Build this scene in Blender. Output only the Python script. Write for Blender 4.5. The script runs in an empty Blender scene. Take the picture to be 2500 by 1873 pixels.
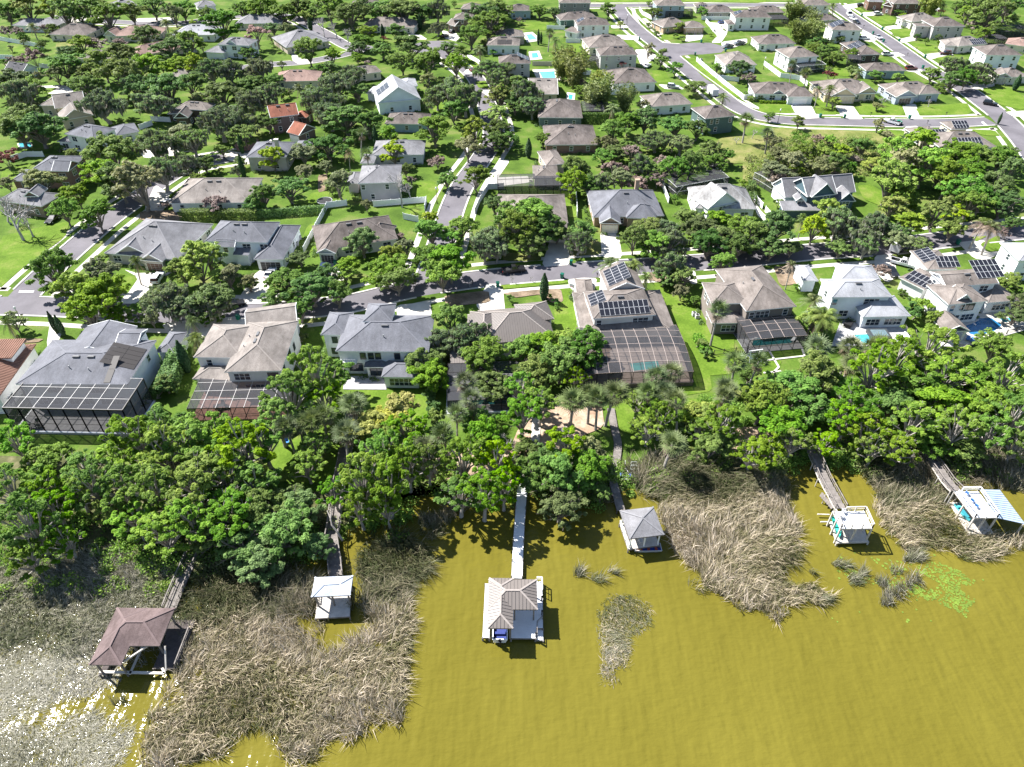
import bpy, math, random
import numpy as np
from math import sin, cos, tan, pi, radians, atan2, hypot, floor, ceil, sqrt
from mathutils import Vector, Matrix

random.seed(7)
RNG = np.random.default_rng(11)
SC = bpy.context.scene
COL = SC.collection

# ------------------------------------------------------------------ camera
CAM_H, PITCH, FPX = 90.0, 40.0, 1735.0
CXP, CYP = 1250.0, 936.5
cam_d = bpy.data.cameras.new('camera')
cam = bpy.data.objects.new('camera', cam_d)
COL.objects.link(cam)
cam.location = (0, 0, CAM_H)
cam.rotation_euler = (radians(90 - PITCH), 0, 0)
cam_d.sensor_width = 36.0
cam_d.lens = FPX / 2500.0 * 36.0
cam_d.clip_end = 6000
SC.camera = cam

# ------------------------------------------------------------------ sky and sun
SUN_EL = 48.0
SUN_DIR = Vector((-0.83, 0.55, 0)).normalized() * cos(radians(SUN_EL)) + Vector((0, 0, sin(radians(SUN_EL))))
world = bpy.data.worlds.new('World')
SC.world = world
world.use_nodes = True
wn = world.node_tree
for n in list(wn.nodes):
    wn.nodes.remove(n)
sky = wn.nodes.new('ShaderNodeTexSky')
sky.sky_type = 'NISHITA'
sky.sun_disc = False
sky.sun_elevation = radians(SUN_EL)
sky.sun_rotation = atan2(SUN_DIR.x, SUN_DIR.y)
sky.dust_density = 0.6
bg = wn.nodes.new('ShaderNodeBackground')
bg.inputs['Strength'].default_value = 0.065
wo = wn.nodes.new('ShaderNodeOutputWorld')
wn.links.new(sky.outputs[0], bg.inputs[0])
wn.links.new(bg.outputs[0], wo.inputs[0])
sun_d = bpy.data.lights.new('sun', 'SUN')
sun = bpy.data.objects.new('sun', sun_d)
COL.objects.link(sun)
sun_d.energy = 5.0
sun_d.angle = radians(0.53)
sun_d.color = (1.0, 0.975, 0.94)
sun.rotation_euler = (-SUN_DIR).to_track_quat('-Z', 'Y').to_euler()
SC.view_settings.view_transform = 'Standard'
SC.view_settings.look = 'None'
SC.view_settings.exposure = 1.55
SC.view_settings.gamma = 1.0
SC.view_settings.use_curve_mapping = False
SC.render.engine = 'CYCLES'
SC.cycles.max_bounces = 6
SC.cycles.diffuse_bounces = 3
SC.cycles.transparent_max_bounces = 12
SC.cycles.use_denoising = True

# ------------------------------------------------------------------ survey: photo point -> place on the ground
_F = Vector((0, cos(radians(PITCH)), -sin(radians(PITCH))))
_U = Vector((0, sin(radians(PITCH)), cos(radians(PITCH))))
TILES = {'n': (0, 0, 1.0),
         'a0': (0, 0, 630/2212), 'a1': (600, 0, 630/2212), 'a2': (1200, 0, 670/2212), 'a3': (1870, 0, 630/2212),
         'b0': (0, 380, 630/2212), 'b1': (600, 380, 630/2212), 'b2': (1200, 380, 670/2212), 'b3': (1870, 380, 630/2212),
         'c0': (0, 740, 630/2212), 'c1': (600, 700, 630/2212), 'c2': (1200, 640, 670/2212), 'c3': (1870, 600, 630/2212),
         'd0': (0, 1100, 630/1350), 'd1': (600, 1050, 630/1268), 'd2': (1200, 1000, 670/1586), 'd3': (1870, 1000, 630/1740),
         'e0': (0, 0, 1250/1271), 'e1': (1250, 0, 1250/1271), 'e2': (0, 650, 1250/1271), 'e3': (1250, 650, 1250/1271),
         'g': (0, 0, 2500/2212), 'k1': (190, 1320, 300/1243), 'k2': (720, 1140, 200/828), 'k3': (1140, 1380, 260/1795),
         'k4': (1440, 1100, 240/1420), 'k5': (1960, 1080, 220/1302), 'k6': (2260, 1120, 240/1808)}

def unp(px, py, z=0.0):
    d = _F + Vector((1, 0, 0)) * ((px - CXP) / FPX) + _U * ((CYP - py) / FPX)
    t = (z - CAM_H) / d.z
    return Vector((d.x * t, d.y * t, z))

def at(t, x, y, z=0.0):
    a = TILES[t]
    return unp(a[0] + x * a[2], a[1] + y * a[2], z)

def ppm(p):
    return FPX / max(1.0, (p - Vector((0, 0, CAM_H))).dot(_F))

# ------------------------------------------------------------------ helpers
class MB:
    """collects shapes for one mesh object"""
    def __init__(s):
        s.v, s.f, s.m = [], [], []
    def add(s, vs, fs, mi=0):
        n = len(s.v)
        s.v += [tuple(p) for p in vs]
        for f in fs:
            s.f.append([i + n for i in f]); s.m.append(mi)
    def frame_box(s, o, ax, ay, az, mi=0, bottom=True):
        o, ax, ay, az = Vector(o), Vector(ax), Vector(ay), Vector(az)
        c = [o, o+ax, o+ax+ay, o+ay, o+az, o+ax+az, o+ax+ay+az, o+ay+az]
        f = [(4, 5, 6, 7), (0, 1, 5, 4), (1, 2, 6, 5), (2, 3, 7, 6), (3, 0, 4, 7)]
        if bottom: f.append((3, 2, 1, 0))
        s.add(c, f, mi)
    def box(s, c, sx, sy, sz, rz=0.0, mi=0):
        """c = centre of the bottom face"""
        u = Vector((cos(rz), sin(rz), 0)); v = Vector((-sin(rz), cos(rz), 0))
        o = Vector(c) - u*sx/2 - v*sy/2
        s.frame_box(o, u*sx, v*sy, Vector((0, 0, sz)), mi)
    def beam(s, p, q, w, h, mi=0):
        p, q = Vector(p), Vector(q)
        d = q - p
        if d.length < 1e-4: return
        side = d.cross(Vector((0, 0, 1)))
        if side.length < 1e-4: side = Vector((1, 0, 0))
        side.normalize()
        up = side.cross(d).normalized()
        s.frame_box(p - side*w/2 - up*h/2, side*w, d, up*h, mi)
    def tube(s, pts, rad, n=6, mi=0, cap=True):
        pts = [Vector(p) for p in pts]
        rings = []
        base = len(s.v)
        prev = None
        for i, p in enumerate(pts):
            d = (pts[min(i+1, len(pts)-1)] - pts[max(i-1, 0)]).normalized()
            a = d.orthogonal().normalized() if prev is None else (prev - d*prev.dot(d)).normalized()
            prev = a
            b = d.cross(a)
            r = rad[i] if hasattr(rad, '__len__') else rad
            for k in range(n):
                t = 2*pi*k/n
                s.v.append(tuple(p + (a*cos(t) + b*sin(t))*r))
        for i in range(len(pts)-1):
            for k in range(n):
                k2 = (k+1) % n
                s.f.append([base+i*n+k, base+i*n+k2, base+(i+1)*n+k2, base+(i+1)*n+k]); s.m.append(mi)
        if cap:
            s.f.append([base+(len(pts)-1)*n+k for k in range(n)]); s.m.append(mi)
    def poly_slab(s, pts, z0, z1, mi=0):
        n = len(pts)
        area = sum(pts[i][0]*pts[(i+1) % n][1] - pts[(i+1) % n][0]*pts[i][1] for i in range(n))
        if area < 0: pts = pts[::-1]
        vs = [(p[0], p[1], z0) for p in pts] + [(p[0], p[1], z1) for p in pts]
        fs = [tuple(range(n, 2*n))] + [(i, (i+1) % n, n+(i+1) % n, n+i) for i in range(n)]
        s.add(vs, fs, mi)
    def mesh(s, name, mats, origin=(0, 0, 0)):
        me = bpy.data.meshes.new(name)
        ox, oy, oz = origin
        me.from_pydata([(a-ox, b-oy, c-oz) for a, b, c in s.v], [], s.f)
        for m in (mats if isinstance(mats, (list, tuple)) else [mats]):
            me.materials.append(m)
        if len(me.materials) > 1:
            me.polygons.foreach_set('material_index', s.m)
        me.update()
        return me
    def build(s, name, mats, parent=None, origin=(0, 0, 0)):
        o = bpy.data.objects.new(name, s.mesh(name, mats, origin))
        COL.objects.link(o)
        if parent is not None: o.parent = parent
        return o

def tag(o, label=None, cat=None, group=None, kind=None):
    if label: o['label'] = label
    if cat: o['category'] = cat
    if group: o['group'] = group
    if kind: o['kind'] = kind
    return o

def thing(name, label, cat, loc=(0, 0, 0), rz=0.0, group=None):
    o = bpy.data.objects.new(name, None)
    o.empty_display_size = 0.5
    COL.objects.link(o)
    o.location = loc
    o.rotation_euler = (0, 0, rz)
    return tag(o, label, cat, group)

def inst(name, me, parent, loc, rz=0.0, scale=None, rot=None):
    o = bpy.data.objects.new(name, me)
    COL.objects.link(o)
    o.parent = parent
    o.location = loc
    o.rotation_euler = rot if rot is not None else (0, 0, rz)
    if scale is not None: o.scale = scale
    return o

def copy_tree(o, parent=None):
    c = o.copy(); COL.objects.link(c)
    if parent is not None: c.parent = parent
    for ch in list(o.children):
        copy_tree(ch, c)
    return c

# ------------------------------------------------------------------ materials
_M = {}
def nodes_of(name, rough=0.8, spec=0.3):
    m = bpy.data.materials.new(name)
    m.use_nodes = True
    nt = m.node_tree
    b = nt.nodes['Principled BSDF']
    b.inputs['Roughness'].default_value = rough
    b.inputs['Specular IOR Level'].default_value = spec
    return m, nt, b

def N(nt, kind, **kw):
    n = nt.nodes.new(kind)
    for k, v in kw.items():
        setattr(n, k, v)
    return n

def ramp(nt, stops):
    r = N(nt, 'ShaderNodeValToRGB')
    e = r.color_ramp.elements
    while len(e) < len(stops): e.new(0.5)
    for el, (p, c) in zip(e, stops):
        el.position = p; el.color = (c[0], c[1], c[2], 1)
    return r

def noise(nt, scale, detail=4, coord='Object', stretch=None, rough=0.6):
    tc = N(nt, 'ShaderNodeTexCoord')
    src = tc.outputs[coord]
    if stretch:
        mp = N(nt, 'ShaderNodeMapping')
        mp.inputs['Scale'].default_value = stretch
        nt.links.new(src, mp.inputs[0]); src = mp.outputs[0]
    n = N(nt, 'ShaderNodeTexNoise')
    n.inputs['Scale'].default_value = scale
    n.inputs['Detail'].default_value = detail
    n.inputs['Roughness'].default_value = rough
    nt.links.new(src, n.inputs['Vector'])
    return n

def bump(nt, b, src, strength, dist=0.05):
    bp = N(nt, 'ShaderNodeBump')
    bp.inputs['Strength'].default_value = strength
    bp.inputs['Distance'].default_value = dist
    nt.links.new(src, bp.inputs['Height'])
    nt.links.new(bp.outputs[0], b.inputs['Normal'])

def mixc(nt, a, b_, fac, mode='MIX'):
    mx = N(nt, 'ShaderNodeMix', data_type='RGBA', blend_type=mode)
    for sock, val in ((mx.inputs[0], fac), (mx.inputs[6], a), (mx.inputs[7], b_)):
        if hasattr(val, 'is_linked') or hasattr(val, 'node'): nt.links.new(val, sock)
        elif isinstance(val, (int, float)): sock.default_value = val
        else: sock.default_value = (val[0], val[1], val[2], 1)
    return mx.outputs[2]

def M_plain(name, c, rough=0.6, spec=0.3, var=0.12, scale=1.5, bmp=0.0, metal=0.0):
    """paint, stucco, concrete ...: colour with broad and fine unevenness"""
    key = ('plain', name)
    if key in _M: return _M[key]
    m, nt, b = nodes_of(name, rough, spec)
    n1 = noise(nt, scale, 5)
    n2 = noise(nt, scale*14, 3)
    lo = tuple(x*(1-var) for x in c); hi = tuple(min(1, x*(1+var)) for x in c)
    r = ramp(nt, [(0.3, lo), (0.7, hi)])
    nt.links.new(n1.outputs[0], r.inputs[0])
    g = mixc(nt, r.outputs[0], n2.outputs[0], 0.10*min(1, var*6), 'OVERLAY')
    nt.links.new(g, b.inputs['Base Color'])
    b.inputs['Metallic'].default_value = metal
    if bmp: bump(nt, b, n2.outputs[0], bmp)
    _M[key] = m
    return m

def M_roof(name, c, streak=0.35, light=1.25):
    key = ('roof', name)
    if key in _M: return _M[key]
    m, nt, b = nodes_of('shingles_' + name, 0.9, 0.15)
    big = noise(nt, 0.22, 4)
    st = noise(nt, 1.0, 3, stretch=(1.6, 0.5, 0.25))
    fine = noise(nt, 5.5, 2)
    r = ramp(nt, [(0.34, tuple(x*(1-streak) for x in c)), (0.66, tuple(x*light for x in c))])
    nt.links.new(big.outputs[0], r.inputs[0])
    r2 = ramp(nt, [(0.35, (0.72, 0.70, 0.68)), (0.6, (1.08, 1.08, 1.08))])
    nt.links.new(st.outputs[0], r2.inputs[0])
    c1 = mixc(nt, r.outputs[0], r2.outputs[0], min(0.9, streak*1.8), 'MULTIPLY')
    r3 = ramp(nt, [(0.3, (0.68, 0.68, 0.68)), (0.7, (1.3, 1.3, 1.3))])
    nt.links.new(fine.outputs[0], r3.inputs[0])
    c2 = mixc(nt, c1, r3.outputs[0], 0.55, 'MULTIPLY')
    nt.links.new(c2, b.inputs['Base Color'])
    bump(nt, b, fine.outputs[0], 0.35, 0.06)
    _M[key] = m
    return m

def M_leaf(name, dark, light, trans=0.35, rough=0.55, vary=0.25):
    key = ('leaf', name)
    if key in _M: return _M[key]
    m, nt, b = nodes_of('leaves_' + name, rough, 0.08)
    a = N(nt, 'ShaderNodeAttribute', attribute_name='tint')
    mid = tuple((x+y)/2 for x, y in zip(dark, light))
    r = ramp(nt, [(0.0, dark), (0.5, mid), (1.0, light)])
    nt.links.new(a.outputs['Fac'], r.inputs[0])
    oi = N(nt, 'ShaderNodeObjectInfo')
    hs = N(nt, 'ShaderNodeHueSaturation')
    mr = N(nt, 'ShaderNodeMapRange')
    mr.inputs[3].default_value = 0.5 - 0.035*vary*4; mr.inputs[4].default_value = 0.5 + 0.02*vary*4
    nt.links.new(oi.outputs['Random'], mr.inputs[0]); nt.links.new(mr.outputs[0], hs.inputs['Hue'])
    sr = N(nt, 'ShaderNodeMapRange'); sr.inputs[3].default_value = 0.78; sr.inputs[4].default_value = 1.06
    sm = N(nt, 'ShaderNodeMath', operation='MULTIPLY'); sm.inputs[1].default_value = 3.77
    sf = N(nt, 'ShaderNodeMath', operation='FRACT')
    nt.links.new(oi.outputs['Random'], sm.inputs[0]); nt.links.new(sm.outputs[0], sf.inputs[0]); nt.links.new(sf.outputs[0], sr.inputs[0])
    nt.links.new(sr.outputs[0], hs.inputs['Saturation'])
    mr2 = N(nt, 'ShaderNodeMapRange')
    mr2.inputs[3].default_value = 1 - vary; mr2.inputs[4].default_value = 1 + vary
    ml = N(nt, 'ShaderNodeMath', operation='FRACT')
    mm = N(nt, 'ShaderNodeMath', operation='MULTIPLY'); mm.inputs[1].default_value = 7.31
    nt.links.new(oi.outputs['Random'], mm.inputs[0]); nt.links.new(mm.outputs[0], ml.inputs[0])
    nt.links.new(ml.outputs[0], mr2.inputs[0]); nt.links.new(mr2.outputs[0], hs.inputs['Value'])
    nt.links.new(r.outputs[0], hs.inputs['Color'])
    nt.links.new(hs.outputs[0], b.inputs['Base Color'])
    if trans > 0:
        t = N(nt, 'ShaderNodeBsdfTranslucent')
        tw = mixc(nt, hs.outputs[0], (1.25, 1.35, 0.5), 0.6, 'MULTIPLY')
        nt.links.new(tw, t.inputs[0])
        mx = N(nt, 'ShaderNodeMixShader'); mx.inputs[0].default_value = trans
        nt.links.new(b.outputs[0], mx.inputs[1]); nt.links.new(t.outputs[0], mx.inputs[2])
        nt.links.new(mx.outputs[0], nt.nodes['Material Output'].inputs[0])
    _M[key] = m
    return m

def wallmat(c):
    return M_plain('stucco_%d_%d_%d' % tuple(int(x*100) for x in c), c, 0.85, 0.2, 0.08, 0.5, 0.15)

TRIM = M_plain('white_trim', (0.78, 0.78, 0.76), 0.5, 0.4, 0.05)
GLASS, _nt, _b = nodes_of('window_glass', 0.06, 0.8); _b.inputs['Base Color'].default_value = (0.025, 0.035, 0.05, 1)
CONC = M_plain('pale_concrete', (0.50, 0.47, 0.42), 0.85, 0.2, 0.16, 0.35, 0.2)
WALKM = M_plain('sidewalk_concrete', (0.46, 0.43, 0.38), 0.85, 0.2, 0.16, 0.5, 0.2)
KERBM = M_plain('kerb_concrete', (0.48, 0.46, 0.42), 0.85, 0.2, 0.12, 0.7)
ASPH = M_plain('asphalt', (0.125, 0.116, 0.126), 0.9, 0.2, 0.22, 0.12, 0.3)
PAINT = M_plain('road_paint', (0.75, 0.75, 0.72), 0.7, 0.3, 0.1)
VINYL = M_plain('white_vinyl', (0.80, 0.81, 0.82), 0.4, 0.4, 0.04)
BRONZE = M_plain('bronze_aluminium', (0.035, 0.03, 0.028), 0.45, 0.4, 0.1)
ALUM = M_plain('pale_aluminium', (0.42, 0.40, 0.38), 0.4, 0.5, 0.08)
WOODG = M_plain('weathered_wood', (0.185, 0.165, 0.15), 0.85, 0.2, 0.3, 1.2, 0.3)
WOODP = M_plain('pale_wood', (0.50, 0.46, 0.41), 0.8, 0.2, 0.2, 1.2, 0.3)
WOODD = M_plain('dark_wood', (0.09, 0.075, 0.07), 0.85, 0.2, 0.3, 1.2, 0.3)
DECKW = M_plain('white_composite', (0.66, 0.66, 0.67), 0.6, 0.3, 0.06, 0.8)
PAVER = M_plain('tan_pavers', (0.42, 0.33, 0.28), 0.85, 0.2, 0.22, 1.6, 0.3)
PAVERG = M_plain('grey_pavers', (0.36, 0.35, 0.35), 0.85, 0.2, 0.2, 1.6, 0.3)
BRICKP = M_plain('brick_pavers', (0.40, 0.22, 0.17), 0.85, 0.2, 0.25, 1.8, 0.3)
BLACK = M_plain('black_rubber', (0.012, 0.012, 0.013), 0.7, 0.3, 0.1)
SOLAR, _nt, _b = nodes_of('solar_cells', 0.2, 0.45); _b.inputs['Base Color'].default_value = (0.016, 0.017, 0.022, 1)
SILVER = M_plain('silver_frame', (0.5, 0.5, 0.52), 0.35, 0.5, 0.05)

def M_screen():
    m, nt, b = nodes_of('insect_screen', 0.9, 0.1)
    b.inputs['Base Color'].default_value = (0.06, 0.06, 0.065, 1)
    t = N(nt, 'ShaderNodeBsdfTransparent')
    mx = N(nt, 'ShaderNodeMixShader'); mx.inputs[0].default_value = 0.6
    nt.links.new(t.outputs[0], mx.inputs[1]); nt.links.new(b.outputs[0], mx.inputs[2])
    nt.links.new(mx.outputs[0], nt.nodes['Material Output'].inputs[0])
    return m
SCREEN = M_screen()

def M_grass(name, a, b_, c_, scale=0.12):
    m, nt, b = nodes_of(name, 0.95, 0.1)
    big = noise(nt, scale, 6)
    fine = noise(nt, 2.2, 4)
    r = ramp(nt, [(0.32, a), (0.52, b_), (0.72, c_)])
    nt.links.new(big.outputs[0], r.inputs[0])
    r3 = ramp(nt, [(0.3, (0.72, 0.74, 0.7)), (0.7, (1.25, 1.22, 1.2))])
    nt.links.new(fine.outputs[0], r3.inputs[0])
    nt.links.new(mixc(nt, r.outputs[0], r3.outputs[0], 0.8, 'MULTIPLY'), b.inputs['Base Color'])
    bump(nt, b, fine.outputs[0], 0.6, 0.12)
    return m
GRASS = M_grass('lawn_grass', (0.040, 0.075, 0.011), (0.075, 0.130, 0.018), (0.15, 0.155, 0.055))
LAWN = M_grass('bright_lawn', (0.066, 0.118, 0.012), (0.095, 0.158, 0.018), (0.15, 0.18, 0.042), 0.2)
DRYG = M_grass('dry_grass', (0.085, 0.115, 0.025), (0.15, 0.16, 0.05), (0.23, 0.20, 0.095), 0.2)
MULCH = M_grass('leaf_litter', (0.10, 0.075, 0.05), (0.20, 0.15, 0.105), (0.30, 0.23, 0.17), 0.3)
SAND = M_grass('pine_mulch', (0.24, 0.16, 0.11), (0.34, 0.25, 0.18), (0.44, 0.36, 0.29), 0.4)
DARKG = M_grass('shore_earth', (0.045, 0.05, 0.022), (0.08, 0.085, 0.035), (0.15, 0.135, 0.075), 0.25)

def M_water():
    m, nt, b = nodes_of('lake_water', 0.09, 0.07)
    big = noise(nt, 0.035, 4, stretch=(1, 0.6, 1))
    r = ramp(nt, [(0.3, (0.104, 0.090, 0.0125)), (0.7, (0.130, 0.113, 0.0175))])
    nt.links.new(big.outputs[0], r.inputs[0])
    nt.links.new(r.outputs[0], b.inputs['Base Color'])
    w = noise(nt, 0.75, 3, stretch=(0.8, 1.5, 1), rough=0.5)
    w2 = noise(nt, 0.22, 2, stretch=(1.9, 0.55, 1))
    ad = N(nt, 'ShaderNodeMath', operation='ADD')
    mu = N(nt, 'ShaderNodeMath', operation='MULTIPLY'); mu.inputs[1].default_value = 2.2
    nt.links.new(w2.outputs[0], mu.inputs[0])
    nt.links.new(w.outputs[0], ad.inputs[0]); nt.links.new(mu.outputs[0], ad.inputs[1])
    bump(nt, b, ad.outputs[0], 0.7, 0.2)
    return m
WATER = M_water()
POOLW = {}
def poolmat(c):
    k = tuple(c)
    if k not in POOLW:
        m, nt, b = nodes_of('pool_water', 0.05, 0.6)
        n1 = noise(nt, 1.2, 3)
        r = ramp(nt, [(0.3, tuple(x*0.8 for x in c)), (0.7, tuple(min(1, x*1.15) for x in c))])
        nt.links.new(n1.outputs[0], r.inputs[0]); nt.links.new(r.outputs[0], b.inputs['Base Color'])
        bump(nt, b, n1.outputs[0], 0.1, 0.05)
        POOLW[k] = m
    return POOLW[k]

def in_poly(x, y, poly):
    c = False
    n = len(poly)
    j = n-1
    for i in range(n):
        xi, yi = poly[i][0], poly[i][1]; xj, yj = poly[j][0], poly[j][1]
        if (yi > y) != (yj > y) and x < (xj-xi)*(y-yi)/(yj-yi)+xi: c = not c
        j = i
    return c
# ------------------------------------------------------------------ land and lake
WZ = -0.45
def struct(o):
    o['kind'] = 'structure'; return o

SHORE_PX = [(-900, 1500), (-300, 1450), (0, 1440), (200, 1420), (450, 1400), (640, 1370), (760, 1320), (880, 1265), (955, 1220), (1030, 1182), (1130, 1172),
            (1200, 1178), (1290, 1185), (1370, 1175), (1460, 1172), (1540, 1180), (1620, 1190), (1760, 1180), (1860, 1150), (1960, 1115), (2060, 1120), (2150, 1150),
            (2260, 1160), (2400, 1150), (2600, 1120), (3300, 1060)]
SHORE = [unp(x, y, 0) for x, y in SHORE_PX]
SHORE = [Vector((-1600, 40, 0))] + SHORE + [Vector((1600, 95, 0))]
_sx = np.array([p.x for p in SHORE]); _sy = np.array([p.y for p in SHORE])
def land_z(x, y):
    return np.where(np.asarray(y) > np.interp(x, _sx, _sy)-0.6, 0.0, WZ)

def make_ground():
    mb = MB()
    prof = [(2500, 0.0), (0, 0.0), (-0.5, -0.25), (-1.3, -0.7), (-10, -1.8), (-200, -3.0)]
    rows = []
    for p in SHORE:
        rows.append([(p.x, (p.y if d == 0 else (2500 if d == 2500 else p.y + d)), z) for d, z in prof])
    nv = len(prof)
    vs = [q for r in rows for q in r]
    fs = []
    for i in range(len(rows)-1):
        for j in range(nv-1):
            fs.append((i*nv+j, i*nv+j+1, (i+1)*nv+j+1, (i+1)*nv+j))
    mb.add(vs, fs)
    return struct(mb.build('ground', GRASS))
make_ground()
mb = MB(); mb.add([(-1600, -250, WZ), (1600, -250, WZ), (1600, 130, WZ), (-1600, 130, WZ)], [(0, 1, 2, 3)])
struct(mb.build('lake_water', WATER))

LAYER = [0]
def patch(name, mat, t, pts, z=None):
    """flat sheet of ground cover; every sheet gets a height of its own"""
    LAYER[0] += 1
    zz = z if z is not None else 0.004 + 0.0011*LAYER[0]
    P = [at(t, x, y, 0) for x, y in pts]
    P = rounded(P)
    if min(p.y-float(np.interp(p.x, _sx, _sy)) for p in P) < 12:      # ground cover ends at the waterline
        Q = []
        for a, b in zip(P, P[1:]+P[:1]):
            k = max(1, int((b-a).length/2.0))
            Q += [a.lerp(b, j/k) for j in range(k)]
        for p in Q: p.y = max(p.y, float(np.interp(p.x, _sx, _sy))+0.1)
        P = Q
    mb = MB()
    area = sum(P[i].x*P[(i+1) % len(P)].y - P[(i+1) % len(P)].x*P[i].y for i in range(len(P)))
    if area < 0: P = P[::-1]
    mb.add([(p.x, p.y, zz) for p in P], [tuple(range(len(P)))])
    return struct(mb.build(name, mat))

def rounded(P, k=1):
    for _ in range(k):
        out = []
        n = len(P)
        for i in range(n):
            a, b = P[i], P[(i+1) % n]
            out.append(a.lerp(b, 0.12)); out.append(a.lerp(b, 0.88))
        P = out
    return P

def catmull(P, step=2.0):
    out = []
    n = len(P)
    for i in range(n-1):
        p0 = P[max(0, i-1)]; p1 = P[i]; p2 = P[i+1]; p3 = P[min(n-1, i+2)]
        k = max(1, int((p2-p1).length/step))
        for j in range(k):
            t = j/k
            out.append(0.5*((2*p1) + (p2-p0)*t + (2*p0-5*p1+4*p2-p3)*t*t + (3*p1-p0-3*p2+p3)*t**3))
    out.append(P[-1])
    return out

def offset_line(L, d):
    out = []
    for i, p in enumerate(L):
        t = (L[min(i+1, len(L)-1)] - L[max(i-1, 0)]); t.z = 0; t.normalize()
        out.append(p + Vector((-t.y, t.x, 0))*d)
    return out

def ribbon_mb(mb, L, w, z, h=0.0):
    a = offset_line(L, w/2); b = offset_line(L, -w/2)
    n = len(L)
    if h == 0:
        mb.add([(p.x, p.y, z) for p in a] + [(p.x, p.y, z) for p in b], [(n+i, n+i+1, i+1, i) for i in range(n-1)])
    else:
        vs = [(p.x, p.y, z) for p in a] + [(p.x, p.y, z+h) for p in a] + [(p.x, p.y, z+h) for p in b] + [(p.x, p.y, z) for p in b]
        fs = []
        for i in range(n-1):
            for k in range(3):
                fs.append((k*n+i, (k+1)*n+i, (k+1)*n+i+1, k*n+i+1))
        mb.add(vs, fs)

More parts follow.
